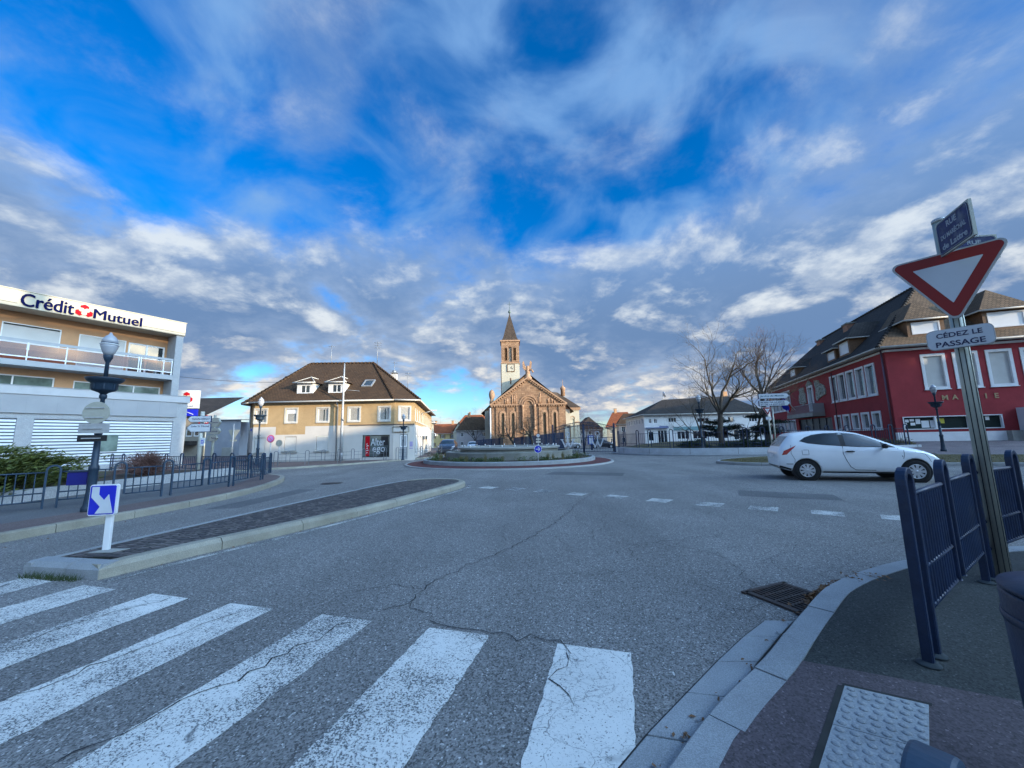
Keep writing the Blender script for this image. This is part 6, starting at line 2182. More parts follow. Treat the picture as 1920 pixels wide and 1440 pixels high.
TCX, TZT, TS = .375, 3.215, .85
m = MB(); m.prism(rtri(TS, TCX, TZT, .05), SF, -.005, .035); m.build('triangle', M['galv'], gw)
m = MB(); m.prism(rtri(TS - .055, TCX, TZT - .016, .04), SF, .035, .038); m.build('red_border', M['signred'], gw)
m = MB(); m.prism(rtri(TS * .56, TCX, TZT - .118, .004, 2), SF, .038, .041); m.build('white_field', M['signwhite'], gw)
def rrect(u0, u1, z0, z1, r, n=5):
    out = []
    for cx, cz, a0 in ((u1 - r, z1 - r, 0), (u0 + r, z1 - r, math.pi / 2), (u0 + r, z0 + r, math.pi), (u1 - r, z0 + r, 1.5 * math.pi)):
        for k in range(n + 1):
            a = a0 + math.pi / 2 * k / n
            out.append((cx + math.cos(a) * r, cz + math.sin(a) * r))
    return out


m = MB(); m.prism(rrect(.15, .59, 2.235, 2.435, .05), SF, -.005, .035); p_ = m.build('text_plate', M['galv'], gw)
m = MB(); m.prism(rrect(.156, .584, 2.241, 2.429, .046), SF, .035, .037); m.build('plate_face', M['signwhite'], p_)
text_mb('CÉDEZ LE', .1, SF, .37, 2.378, .038, .003, bold=.002, width=.30, height=.06).build('lettering', M['ink'], p_)
text_mb('PASSAGE', .1, SF, .37, 2.284, .038, .003, bold=.002, width=.32, height=.054).build('lettering', M['ink'], p_)
# street name plates on top of the post
def nameplate(fr, u0, u1, z0, z1, lines, flip=False):
    m = MB(); m.fbox(fr, u0, u1, z0, z1, -.012, .012); pl_ = m.build('street_name_plate', M['alu'], gw)
    m = MB(); m.prism(rrect(u0 + .012, u1 - .012, z0 + .012, z1 - .012, .04), fr, .012, .015); m.build('plate_face', M['plateblue'], pl_)
    m = MB()
    for a in (rrect(u0 + .02, u1 - .02, z0 + .02, z1 - .02, .035),):
        n = len(a)
        for i in range(n):
            b, c = a[i], a[(i + 1) % n]
            m.tube([fr(b[0], b[1], .016), fr(c[0], c[1], .016)], .003, 4)
    m.build('plate_border', M['platewhite'], pl_)
    for k, tx in enumerate(lines):
        z = z1 - (z1 - z0) * (k + .75) / (len(lines) + .5)
        text_mb(tx, .08, fr, (u0 + u1) / 2, z, .016, .002, bold=.002, width=(u1 - u0) * (.3 if len(tx) < 5 else .74), height=(z1 - z0) * .17).build('lettering', M['platewhite'], pl_)


# plate one hangs out towards the viewer from the post; its face looks left
NA = Fr(pole.x - .06, pole.y - .02, -0.40, -0.91)
nameplate(NA, .0, .50, 3.17, 3.52, ['RUE', 'DU MARÉCHAL', 'de Lattre'])
NB = Fr(pole.x + .06, pole.y + .06, 0.97, -0.10)
nameplate(NB, .06, .50, 3.17, 3.42, ['RUE', 'de Mulhouse'])

# ---- litter bin at the right edge
bn = thing('litter_bin', (2.025, 1.34, KZ), 'large round navy litter bin cut by the right edge of the view', 'bin')
m = MB(); m.lathe([(.27, 0), (.275, .02), (.295, .775), (.29, .785), (0, .80)], 64, (2.025, 1.34, KZ)); m.build('body', M['navy'], bn)
m = MB(); m.lathe([(.292, .79), (.296, .795), (.294, .805), (.20, .822), (0, .826)], 64, (2.025, 1.34, KZ)); m.build('lid', M['navy'], bn)
for z in (.12, .68):
    m = MB(); m.lathe([(.279 + .018 * z / .7, z), (.282 + .018 * z / .7, z + .01), (.279 + .018 * z / .7, z + .03)], 64, (2.025, 1.34, KZ)); m.build('band', M['navy'], bn)

# ---- left direction signs
def arrow_plate(fr, u0, u1, z0, z1, left, n0=.0, n1=.05):
    t = (z1 - z0) * .45
    if left:
        p = [(u0, (z0 + z1) / 2), (u0 + t, z0), (u1, z0), (u1, z1), (u0 + t, z1)]
    else:
        p = [(u0, z0), (u1 - t, z0), (u1, (z0 + z1) / 2), (u1 - t, z1), (u0, z1)]
    m = MB(); m.prism(p, fr, n0, n1)
    c = ((u0 + u1) / 2, (z0 + z1) / 2)
    q = MB(); q.prism([(c[0] + (a - c[0]) * .96, c[1] + (b - c[1]) * .88) for a, b in p], fr, n1, n1 + .004)
    return m, q


DF1 = Fr(-14.25, 16.9, 0.99, 0.13)
ds = thing('direction_sign', (-13.72, 17, .14), 'two white arrow boards pointing left on a thick pale post behind the railing', 'sign')
m = MB(); m.tube([DF1(.53, .14, -.06), DF1(.53, 2.85, -.06)], .075, 12); m.build('post', mat('pale_post', (.50, .50, .44), .5, .1, .06, 3), ds)
for z0, z1, tx in ((2.38, 2.66, 'THANN-CERNAY'), (1.95, 2.32, 'Salle St Michel')):
    a, b = arrow_plate(DF1, .0, .96, z0, z1, True)
    p_ = a.build('arrow_board', M['ink'], ds); b.build('board_face', M['signwhite'], p_)
    text_mb(tx, .1, DF1, .54, (z0 + z1) / 2 + (0 if z0 > 2.3 else .07), .056, .003, width=.72, height=.085).build('lettering', M['ink'], p_)
pk = thing('parking_sign', (-13.5, 16.9, 1.5), 'small white sign with a blue square on the thick pale post', 'sign')
m = MB(); m.fbox(DF1, .60, .76, 1.36, 1.70, .03, .06); p_ = m.build('panel', M['signwhite'], pk)
m = MB(); m.fbox(DF1, .63, .73, 1.45, 1.60, .06, .064); m.build('blue_square', M['signblue'], p_)
m = MB(); m.fbox(DF1, .66, .70, 1.48, 1.57, .064, .067); m.build('symbol', M['signwhite'], p_)
DF2 = Fr(-14.85, 19.0, 0.92, -0.38)
ds = thing('direction_sign', (-14.5, 19, .14), 'stack of beige boards seen edge on pointing right on a slim pale post', 'sign')
m = MB(); m.tube([DF2(.16, .14, -.05), DF2(.16, 2.83, -.05)], .06, 12); m.build('post', M['signback'], ds)
M['beige'] = mat('beige_board', (.50, .46, .38), .6, 0, .1, 3)
for z0, z1, w, tx in ((2.24, 2.68, .72, 'Cimetière'), (1.88, 2.18, .74, 'Centre ville'), (1.55, 1.86, .55, 'Piscine')):
    a, b = arrow_plate(DF2, .04, .04 + w, z0, z1, False, -.02, .05)
    p_ = a.build('arrow_board', M['signback'], ds); b.build('board_face', M['beige'], p_)
    text_mb(tx, .1, DF2, .36, (z0 + z1) / 2, .056, .003, width=w * .7, height=.08).build('lettering', M['ink'], p_)
    q = MB(); q.fbox(DF2, -.22, .04, z0 + .02, z1 - .02, -.1, .02); q.build('side_board', M['signback'], p_)
yb = thing('give_way_sign', (-15.2, 21, .14), 'back of a give way triangle with a small plate near the ochre house', 'sign')
YF = Fr(-15.5, 21, .99, .02)
m = MB(); m.tube([YF(.32, .1, 0), YF(.32, 2.48, 0)], .03, 8); m.build('post', M['galv'], yb)
m = MB(); m.prism(rtri(.66, .32, 2.16, .03), YF, -.05, -.035); m.build('triangle', M['signback'], yb)
m = MB(); m.prism(rrect(.14, .50, 1.53, 1.63, .04), YF, -.05, -.035); m.build('plate', M['signback'], yb)

# ---- no-parking disc and round sign back at the corner house
def disc(fr, u, z, r, n0, n1, k=28):
    m = MB(); m.prism([(u + math.cos(2 * math.pi * i / k) * r, z + math.sin(2 * math.pi * i / k) * r) for i in range(k)], fr, n0, n1); return m


NP = Fr(-15.3, 24.0, 1, 0)
ns = thing('no_parking_sign', (-14.98, 24, .1), 'round pink and lilac no parking sign before the ochre house', 'sign')
m = MB(); m.tube([NP(.32, .1, 0), NP(.32, 1.7, 0)], .03, 8); m.build('post', M['galv'], ns)
disc(NP, .32, 1.66, .235, .03, .045).build('disc', mat('faded_red', (.55, .08, .18), .5), ns)
disc(NP, .32, 1.66, .175, .045, .049).build('field', mat('faded_lilac', (.34, .20, .50), .5), ns)
m = MB(); m.prism([(.19, 1.77), (.21, 1.80), (.45, 1.55), (.43, 1.52)], NP, .049, .052); m.build('bar', bpy.data.materials['faded_red'], ns)
rs_ = thing('round_sign', (-14.4, 24.2, .1), 'grey back of a round sign beside the no parking disc', 'sign')
m = MB(); m.tube([NP(.86, .1, 0), NP(.86, 1.5, 0)], .025, 8); m.build('post', M['galv'], rs_)
disc(NP, .86, 1.38, .205, .03, .045).build('disc', M['signback'], rs_)
# tall mast before the corner house
ms = thing('street_mast', (-11.67, 26.4, .09), 'tall pale steel mast rising past the dormer of the ochre house', 'mast')
m = MB(); m.lathe([(.11, 0), (.10, 2.2), (.085, 2.3), (.06, 5.0), (.035, 6.7), (0, 6.72)], 12, (-11.67, 26.4, .09)); m.build('pole', M['galv'], ms)
m = MB(); m.lathe([(.13, 0), (.13, .5), (.11, .55)], 12, (-11.67, 26.4, .09)); m.build('base', M['zinc'], ms)
m = MB(); m.tube([(-11.66, 26.3, 2.95), (-11.5, 26.3, 2.8)], .04, 6); m.tube([(-9.95 - .8, 26.9, 4.9), (-11.6, 26.4, 4.95)], .015, 5); m.build('clamp', M['zinc'], ms)

# ---- roundabout arrow and the speed sign behind the basin
RA = Fr(.99, 17.95 + .9, 1, .02)
rb = thing('arrow_sign', (1.2, 18.85, .3), 'round blue sign with white right arrow standing in the roundabout bed', 'sign')
cx = .20
m = MB(); m.tube([RA(cx, .2, 0), RA(cx, .9, 0)], .02, 8); m.build('post', M['galv'], rb)
disc(RA, cx, .86, .185, .02, .035).build('rim', M['signwhite'], rb)
disc(RA, cx, .86, .165, .035, .039).build('disc', M['signblue'], rb)
m = MB(); m.prism([(cx - .11, .84), (cx + .05, .84), (cx - .01, .77), (cx + .04, .77), (cx + .12, .86), (cx + .04, .95), (cx - .01, .95), (cx + .05, .88), (cx - .11, .88)], RA, .039, .043); m.build('arrow', M['signwhite'], rb)
SP = Fr(1.6, 31, 1, 0)
rb = thing('round_sign', (1.95, 31, 0), 'white ringed round sign with plates below it behind the basin wall', 'sign')
m = MB(); m.tube([SP(.4, 0, 0), SP(.4, 1.7, 0)], .03, 8); m.build('post', M['galv'], rb)
disc(SP, .4, 1.55, .17, .03, .045).build('disc', mat('brown_ring', (.20, .12, .10), .5), rb)
disc(SP, .4, 1.55, .125, .045, .049).build('field', M['signwhite'], rb)
text_mb('30', .1, SP, .4, 1.55, .05, .003, height=.1).build('lettering', M['ink'], rb)
m = MB(); m.fbox(SP, .22, .58, 1.2, 1.32, .03, .045); m.fbox(SP, .22, .58, .98, 1.12, .03, .045); m.build('plate', M['beige'], rb)

# ---- direction sign on the right splitter island
DR = Fr(12.16, 19.0, 0.985, -0.15)
ds = thing('direction_sign', (12.8, 19, .13), 'two white arrow boards pointing right on a slim post behind the white car', 'sign')
m = MB(); m.tube([DR(.62, .1, -.05), DR(.62, 2.95, -.05)], .035, 10); m.tube([DR(.46, .1, -.05), DR(.40, 2.3, -.05)], .03, 10); m.build('post', M['signback'], ds)
for z0, z1, tx in ((3.08, 3.34, ['Jardins du Monde']), (2.72, 2.99, ['MUSÉE DE LA MINE', 'ET DE LA POTASSE'])):
    a, b = arrow_plate(DR, .0, 1.42, z0, z1, False)
    p_ = a.build('arrow_board', M['ink'], ds); b.build('board_face', M['signwhite'], p_)
    for k, t in enumerate(tx):
        zc_ = (z0 + z1) / 2 + (.055 * (1 - 2 * k) if len(tx) > 1 else 0)
        text_mb(t, .1, DR, .62, zc_, .056, .003, bold=.002, width=1.08, height=.075 if len(tx) > 1 else .11, shear=.0 if len(tx) > 1 else .2).build('lettering', M['ink'] if len(tx) > 1 else mat('teal_ink', (.03, .12, .17), .5), p_)
yb = thing('give_way_sign', (12.5, 19.4, .13), 'small red bordered give way triangle under the two arrow boards on the right', 'sign')
YG = Fr(12.15, 18.9, 0.985, -0.15)
m = MB(); m.prism(rtri(.46, .30, 2.66, .02), YG, .03, .045); m.build('triangle', M['signwhite'], yb)
m = MB(); m.prism(rtri(.43, .30, 2.65, .018), YG, .045, .048); m.build('red_border', M['signred'], yb)
m = MB(); m.prism(rtri(.24, .30, 2.59, .004, 2), YG, .048, .051); m.build('white_field', M['signwhite'], yb)
m = MB(); m.fbox(YG, .2, .44, 2.06, 2.2, .03, .045); m.build('plate', M['signwhite'], yb)

# ---- low wall and hooped railing on the right, with the ship gate
WP = smooth_path([(8.35, 31.2), (8.55, 29.7), (9.4, 27.9), (11.0, 26.4), (13.2, 25.3), (16.0, 24.6), (19.0, 24.2), (22.0, 24.1), (25.4, 24.3)], .5)
wl = MB()
wi = offset_path(WP, .22)
zt = lambda p: .50
for i in range(len(WP) - 1):
    wl.slab([WP[i], WP[i + 1], wi[i + 1], wi[i]], -.02, .50)
M['wallwhite'] = slat_mat('ribbed_pale_wall', (0.50, 0.53, 0.56), 5.0, 0.1, 0.8)
M['wallwhite'] = mat('pale_ribbed_wall', (0.50, 0.53, 0.56), 0.8, 0, 0.12, 1.5, 0.15, 0.3, 20, stain=(0.36, 0.37, 0.38), stain_amt=0.6)
o = wl.build('low_wall', M['wallwhite']); tag(o, 'low pale concrete wall curving under the blue hooped railing on the right', 'wall')
m = MB()
acc = 0
for i in range(len(WP) - 1):
    if i % 5 == 2:
        a, b = Vector((*WP[i], 0)), Vector((*WP[i + 1], 0)); d = (b - a).normalized()
        c = a - Vector((-d.y, d.x, 0)) * .002
        m.box((c.x, c.y, .25), (.025, .012, .49), math.atan2(d.y, d.x))
m.build('wall_joint', M['concrete'], o)
structure(kerb('kerb', [(7.9, 31.5), (8.1, 29.6), (9.05, 27.5), (10.7, 25.9), (13.1, 24.8), (16, 24.1), (19, 23.6)], .3, -.02, .11, M['granite'], 1.2)[0])
cl = offset_path(WP, .11)
sel = [cl[0]]
dist = 0
for i in range(1, len(cl)):
    dist += (Vector(cl[i]) - Vector(cl[i - 1])).length
    if dist > 1.02:
        sel.append(cl[i]); dist = 0
fl = thing('railing', (12, 26, .5), 'tall dark blue hooped railing standing on the low pale wall', 'railing')
railing(fl, sel, .5, 1.28, 'navy', hw=.24, bar=(.05, .05), bars=.13, zlow=.1, zmid=.3, ztop=1.02, rail=.035)
gt = thing('entrance_gate', (6.5, 32, 0), 'arched dark iron gate with two pale letter W emblems', 'gate')
GF2 = Fr(3.5, 33.0, .985, -.17)
m = MB()
W = 4.9
def archz(u):
    return 2.15 + .45 * math.sin(math.pi * min(max(u / W, 0), 1))
for off_ in (0, -.28):
    m.tube([GF2(W * k / 20, archz(W * k / 20) + off_, 0) for k in range(21)], .03, 6)
for k in range(40):
    u = W * k / 40
    m.tube([GF2(u, archz(u) - .28, 0), GF2(u + W / 40, archz(u + W / 40), 0)], .012, 4)
m.build('arch', M['navy'], gt)
for leafn in range(2):
    m = MB()
    u0 = .06 + leafn * W / 2; u1 = u0 + W / 2 - .12
    for z in (.14, .42, 1.30):
        m.tube([GF2(u0, z, 0), GF2(u1, z, 0)], .025, 6)
    for k in range(19):
        u = u0 + (u1 - u0) * k / 18
        m.tube([GF2(u, .14, 0), GF2(u, archz(u) - .3 if k % 3 == 0 else 1.30, 0)], .012 if k not in (0, 18) else .035, 5)
    lf = m.build('gate_leaf', M['navy'], gt)
    c = (u0 + u1) / 2 - .1
    m = MB()
    for (a, z, b, z2) in ((-.48, 1.16, -.2, .52), (-.2, .52, 0, 1.0), (0, 1.0, .2, .52), (.2, .52, .48, 1.16)):
        d = Vector((b - a, z2 - z)).normalized(); nn = Vector((-d.y, d.x)) * .05
        m.prism([(c + a - nn.x, z - nn.y), (c + b - nn.x, z2 - nn.y), (c + b + nn.x, z2 + nn.y), (c + a + nn.x, z + nn.y)], GF2, .03, .07)
    for s in (-.48, .48):
        m.fbox(GF2, c + s - .12, c + s + .12, 1.14, 1.21, .03, .07)
    m.tube([GF2(c, .25, .05), GF2(c, 1.45, .05)], .035, 6)
    m.tube([GF2(c + .17 * math.cos(t), 1.62 + .17 * math.sin(t), .05) for t in [2 * math.pi * k / 14 for k in range(15)]], .035, 6)
    m.tube([GF2(c - .22, 1.33, .05), GF2(c + .22, 1.33, .05)], .03, 6)
    m.build('letter_emblem', mat('pale_emblem', (.46, .48, .52), .5) if leafn == 0 else bpy.data.materials['pale_emblem'], lf)
m = MB()
for u in (-.1, W / 2, W + .05):
    m.box(GF2(u, 1.2, 0), (.13, .13, 2.5))
m.build('gate_post', M['navy'], gt)
m = MB(); m.tube([GF2(W / 2 + .02, 0, .5), GF2(W / 2 + .02, 1.9, .5)], .05, 8); o = m.build('sign_post', M['navy']); tag(o, 'dark post standing in front of the middle of the iron gate', 'post')
# railing left of the gate towards the church: dark planks fence
for (x0, x1, y, z, zt, lab) in ((-4.6, -1.1, 48, -.28, 1.35, 'short dark fence panel left of the bare trees at the church'), (.1, 6.1, 46, -.24, 1.55, 'long dark plank fence below the church front')):
    fc = thing('plank_fence', ((x0 + x1) / 2, y, z), lab, 'fence')
    F_ = Fr(x0, y, 1, .0)
    m = MB(); n = int((x1 - x0) / .16)
    for k in range(n):
        u = .16 * k
        top = zt + (.55 * u / (x1 - x0) if x0 > 0 else .25 * u / (x1 - x0))
        m.fbox(F_, u, u + .14, z - .2, top - .15, -.02, .01)
    m.build('planks', M['navy'], fc)
    m = MB()
    for k in range(0, n + 1, 6):
        u = .16 * k
        m.fbox(F_, u - .04, u + .04, z - .2, zt + .5 * u / (x1 - x0) - .1, -.12, -.03)
    m.build('post', M['navy'], fc)
for (x, y, h, w) in ((4.3 + 3.0, 52, 3.2, .9),):
    sh = thing('notice_case', (x, y, -.3), 'brown upright notice case by the right edge of the church front', 'notice case')
    F_ = Fr(x - w / 2, y, 1, 0)
    m = MB(); m.ring(F_, 0, w, .6, h - .3, .12, -.1, .1); m.build('frame', M['wood'], sh)
    m = MB(); m.fbox(F_, .12, w - .12, .72, h - .42, -.05, .0); m.build('panel', M['beige'], sh)
    m = MB(); m.fbox(F_, 0, .1, -.4, .6, -.06, .06); m.fbox(F_, w - .1, w, -.4, .6, -.06, .06); m.build('leg', M['wood'], sh)

# ================================================================== vehicles
from mathutils.bvhtree import BVHTree


def lerp_tab(tab, x):
    for i in range(len(tab) - 1):
        if x <= tab[i + 1][0]:
            t = (x - tab[i][0]) / (tab[i + 1][0] - tab[i][0])
            t = max(0, t)
            return tab[i][1] + (tab[i + 1][1] - tab[i][1]) * t
    return tab[-1][1]


TOP = [(0, .80), (.05, .90), (.16, 1.06), (.40, 1.385), (.62, 1.44), (1.2, 1.475), (1.7, 1.465), (2.1, 1.40), (2.45, 1.255), (2.85, 1.045), (3.1, .975), (3.4, .90), (3.65, .80), (3.82, .68), (3.92, .58)]
BELT = [(0, .76), (.16, .98), (.4, 1.06), (1.0, 1.0), (2.0, .955), (2.85, .93), (3.1, .89), (3.4, .83), (3.65, .74), (3.92, .54)]
WID = [(0, .70), (.12, .79), (.4, .835), (1.0, .86), (2.4, .86), (3.1, .845), (3.5, .80), (3.75, .70), (3.92, .52)]
ROOFW = [(0, .62), (.4, .60), (.7, .60), (1.5, .60), (2.2, .58), (2.85, .66), (3.2, .62), (3.6, .56), (3.92, .40)]
BOT = [(0, .38), (.25, .26), (.6, .21), (3.3, .21), (3.7, .22), (3.92, .30)]


def car(name, label, paint, loc, ang, group=None, detail=True, scale=1.0):
    t = thing(name, (0, 0, 0), label, 'car', group)
    X = [0, .05, .16, .28, .40, .52, .70, .95, 1.2, 1.5, 1.8, 2.1, 2.3, 2.45, 2.65, 2.85, 3.0, 3.2, 3.4, 3.55, 3.68, 3.80, 3.88, 3.92]
    mb = MB()
    rings = []
    for x in X:
        zt, zb_, w, wr, z0 = (lerp_tab(q, x) for q in (TOP, BELT, WID, ROOFW, BOT))
        zb_ = min(zb_, zt - .05)
        hh = max(zt - zb_, .05)
        wb = w * .965
        wr = min(wr, wb * .93) if hh > .12 else wb * .80
        half = [(0, z0), (w * .80, z0), (w * .96, z0 + .07), (w, z0 + (zb_ - z0) * .42), (w * .995, z0 + (zb_ - z0) * .72), (wb, zb_), (wb + (wr - wb) * .5, zb_ + hh * .52), (wr, zt - hh * .10), (wr * .72, zt - .004), (0, zt + .008)]
        ring = [(x, -a, z) for a, z in half] + [(x, a, z) for a, z in half[-2:0:-1]]
        rings.append(ring)
    n = len(rings[0])
    for r in rings:
        mb.v += [Vector(p) for p in r]
    for i in range(len(rings) - 1):
        for k in range(n):
            k2 = (k + 1) % n
            mb.f.append([i * n + k, (i + 1) * n + k, (i + 1) * n + k2, i * n + k2]); mb.sm.append(True)
    mb.f.append([k for k in range(n)]); mb.sm.append(True)
    mb.f.append([(len(rings) - 1) * n + k for k in range(n)][::-1]); mb.sm.append(True)
    body = mb.build('body', paint, t)
    ss = body.modifiers.new('smooth', 'SUBSURF'); ss.levels = ss.render_levels = 2
    wheels = [(.70, .30), (3.19, .30)]
    cm = MB()
    for wx, r in wheels:
        for s in (-1, 1):
            k0 = len(cm.v)
            for yy in (.56, 1.0):
                for k in range(32):
                    a = 2 * math.pi * k / 32
                    cm.v.append(Vector((wx + math.cos(a) * .352, s * yy, .305 + math.sin(a) * .352)))
            for k in range(32):
                k2 = (k + 1) % 32
                f = [k0 + k, k0 + k2, k0 + 32 + k2, k0 + 32 + k]
                cm.f.append(f if s < 0 else f[::-1]); cm.sm.append(False)
            a, b = [k0 + k for k in range(32)], [k0 + 32 + k for k in range(32)]
            cm.f.append(a[::-1] if s < 0 else a); cm.sm.append(False)
            cm.f.append(b if s < 0 else b[::-1]); cm.sm.append(False)
    cut = cm.build('cutter', M['black'])
    bo = body.modifiers.new('arches', 'BOOLEAN'); bo.operation = 'DIFFERENCE'; bo.object = cut; bo.solver = 'EXACT'
    dg = bpy.context.evaluated_depsgraph_get()
    me = bpy.data.meshes.new_from_object(body.evaluated_get(dg))
    old = body.data
    body.modifiers.clear()
    body.data = me
    me.materials.clear(); me.materials.append(paint)
    for p in me.polygons:
        p.use_smooth = True
    bpy.data.objects.remove(cut); bpy.data.meshes.remove(old)
    tree = BVHTree.FromPolygons([v.co for v in me.vertices], [tuple(p.vertices) for p in me.polygons])

    def hit(o, d):
        r = tree.ray_cast(Vector(o), Vector(d))
        return (r[0], r[1]) if r[0] is not None else None

    def patch(name, matl, parent, us, vs, ray, off):
        """a skin lying just off the body, sampled by rays"""
        m = MB(); grid = {}
        for i in range(us + 1):
            for j in range(vs + 1):
                h = hit(*ray(i / us, j / vs))
                if h:
                    nn = h[1]
                    grid[(i, j)] = len(m.v)
                    m.v.append(h[0] + nn * off)
        for i in range(us):
            for j in range(vs):
                q = [(i, j), (i + 1, j), (i + 1, j + 1), (i, j + 1)]
                if all(k in grid for k in q):
                    m.f.append([grid[k] for k in q]); m.sm.append(True)
        return m.build(name, matl, parent)

    ZL = [(.60, 1.155), (.8, 1.09), (1.15, 1.045), (1.65, 1.00), (2.0, .975), (2.82, .955)]
    ZH = [(.60, 1.165), (.75, 1.27), (.95, 1.345), (1.25, 1.385), (1.65, 1.392), (1.95, 1.36), (2.2, 1.29), (2.5, 1.13), (2.82, .965)]
    for s in (-1, 1):
        def side(x0, x1, inset=0.0):
            def f(a, b):
                x = x0 + (x1 - x0) * a
                zl, zh = lerp_tab(ZL, x) + inset, lerp_tab(ZH, x) - inset
                if zh < zl:
                    zl = zh = (zl + zh) / 2
                return (x, s * 2, zl + (zh - zl) * b), (0, -s, 0)
            return f
        sw_ = patch('side_window', M['black'], t, 44, 6, side(.60, 2.82), .003)
        patch('pane', CARGLASS, sw_, 18, 6, side(.66, 1.58, .014), .006)
        patch('pane', CARGLASS, sw_, 22, 6, side(1.70, 2.52, .014), .006)
        patch('tail_light', TAIL, t, 8, 8, lambda a, b: ((.11 + .06 * b + (.12 + .20 * b) * a, s * 2, .745 + .02 * a + (.13 + .14 * a) * b), (0, -s, 0)), .005)
        patch('headlight', HEAD, t, 12, 5, lambda a, b: ((3.22 + .46 * a, s * 2, .815 - .085 * a + (.035 + .05 * math.sin(3.14 * a)) * b), (0, -s, 0)), .004)
        if not detail:
            continue
        door = []
        for (x, z) in ((1.62, 1.0), (1.60, .80), (1.66, .60), (1.74, .42), (1.86, .33), (2.3, .325), (2.86, .33), (2.93, .45), (2.93, .70), (2.86, .93)):
            h = hit((x, s * 2, z), (0, -s, 0))
            if h:
                door.append(h[0] + h[1] * .0005)
        m = MB(); m.tube(door, .008, 5); m.build('door_seam', M['black'], t)
        for (xa, za, xb, zb2) in ((.42, .87, 2.8, .865), (1.9, .415, 2.8, .40)):
            pts = []
            for k in range(13):
                h = hit((xa + (xb - xa) * k / 12, s * 2, za + (zb2 - za) * k / 12), (0, -s, 0))
                if h:
                    pts.append(h[0] - h[1] * .001)
            m = MB(); m.tube(pts, .005, 5); m.build('crease', paint, t)
        for ln in (((.36, 1.05), (.34, .80), (.42, .62), (.40, .45)), ((3.42, .80), (3.50, .68), (3.56, .52)), ((2.98, .88), (2.97, .74), (2.93, .62)), ((.62, .90), (.62, .76), (.78, .76), (.78, .90), (.62, .90)) if s < 0 else ((.3, .6), (.32, .58))):
            pts = []
            for (xa, za), (xb, zb2) in zip(ln[:-1], ln[1:]):
                for k in range(5):
                    h = hit((xa + (xb - xa) * k / 5, s * 2, za + (zb2 - za) * k / 5), (0, -s, 0))
                    if h:
                        pts.append(h[0] + h[1] * .0003)
            if len(pts) > 2:
                m = MB(); m.tube(pts, .005, 4); m.build('panel_gap', M['black'], t)
        patch('sill', M['black'], t, 14, 2, lambda a, b: ((1.10 + 1.70 * a, s * 2, .222 + .055 * b), (0, -s, 0)), .004)  # dark strip painting the shadow along the car's sill
        h = hit((1.76, s * 2, .85), (0, -s, 0))
        m = MB(); c = h[0]; m.tube([c + Vector((-.10, s * .012, .0)), c + Vector((-.06, s * .035, .004)), c + Vector((.07, s * .035, .004)), c + Vector((.11, s * .012, -.004))], [.014, .021, .021, .012], 8); m.build('door_handle', M['black'], t)
        m = MB(); m.lathe([(0, -.11), (.06, -.09), (.085, -.02), (.08, .06), (.05, .10), (0, .11)], 12, (0, 0, 0))
        m.v = [Vector((2.52 + v.x * .8, s * (.98 + v.z * .8), 1.005 + v.y * .85)) for v in m.v]
        m.tube([(2.55, s * .80, .96), (2.53, s * .92, .985)], .03, 6)
        m.build('mirror', M['black'], t)
    patch('rear_window', CARGLASS, t, 10, 8, lambda a, b: ((-1, -.50 + 1.0 * a, 1.00 + .31 * b), (1, 0, 0)), .004)
    patch('windscreen', CARGLASS, t, 10, 10, lambda a, b: ((2.80 - .55 * b, (-.60 + 1.2 * a) * (1 - .12 * b), 3), (0, 0, -1)), .004)
    patch('lower_bumper', M['black'], t, 12, 3, lambda a, b: ((-1, -.62 + 1.24 * a, .32 + .10 * b), (1, 0, 0)), .004)
    patch('number_plate', M['pvc'], t, 4, 2, lambda a, b: ((-1, -.26 + .52 * a, .66 + .10 * b), (1, 0, 0)), .006)
    if detail:
        for s in (-1, 1):
            patch('rear_reflector', M['black'], t, 6, 2, lambda a, b: ((.20 + .17 * a, s * 2, .475 + .018 * b), (0, -s, 0)), .004)
            patch('bumper_skirt', M['black'], t, 8, 3, lambda a, b: ((.05 + .30 * a, s * 2, .385 - .10 * a + .05 * b), (0, -s, 0)), .004)
    for wx, r in wheels:
        for s in (-1, 1):
            lin = MB(); lin.lathe([(.351, -.23), (.351, -.02)], 32, (0, 0, 0)); lin.v = [Vector((wx + v.x, s * (.80 + v.z), .305 + v.y)) for v in lin.v]; lin.build('arch_liner', M['black'], t)
            m = MB(); m.lathe([(.195, -.09), (.255, -.095), (.29, -.08), (.30, -.05), (.30, .05), (.29, .08), (.255, .092), (.195, .085)], 36)
            m.v = [Vector((wx + v.x, s * (.735 + v.z), .30 + v.y)) for v in m.v]
            wh = m.build('wheel', TYRE, t)
            m = MB(); m.lathe([(.198, .082), (.190, .088), (.180, .07), (.0, .055)], 36)
            m.v = [Vector((wx + v.x, s * (.735 + v.z), .30 + v.y)) for v in m.v]; m.build('wheel_disc', M['black'], wh)
            m = MB(); m.lathe([(.196, .075), (.193, .094), (.176, .090), (.172, .075)], 36); m.lathe([(0, .098), (.04, .096), (.052, .085), (.052, .06)][::-1], 18)
            for k in range(9):
                a = 2 * math.pi * k / 9
                ca, sa = math.cos(a), math.sin(a)
                P = lambda rr, d, z: Vector((ca * rr - sa * d, sa * rr + ca * d, z))
                m.add([P(.04, -.022, .094), P(.182, -.038, .088), P(.182, .038, .088), P(.04, .022, .094)], [(0, 1, 2, 3)])
                m.add([P(.04, -.022, .094), P(.182, -.038, .088), P(.182, -.038, .07), P(.04, -.022, .07)], [(0, 1, 2, 3)])
                m.add([P(.04, .022, .094), P(.182, .038, .088), P(.182, .038, .07), P(.04, .022, .07)], [(0, 1, 2, 3)])
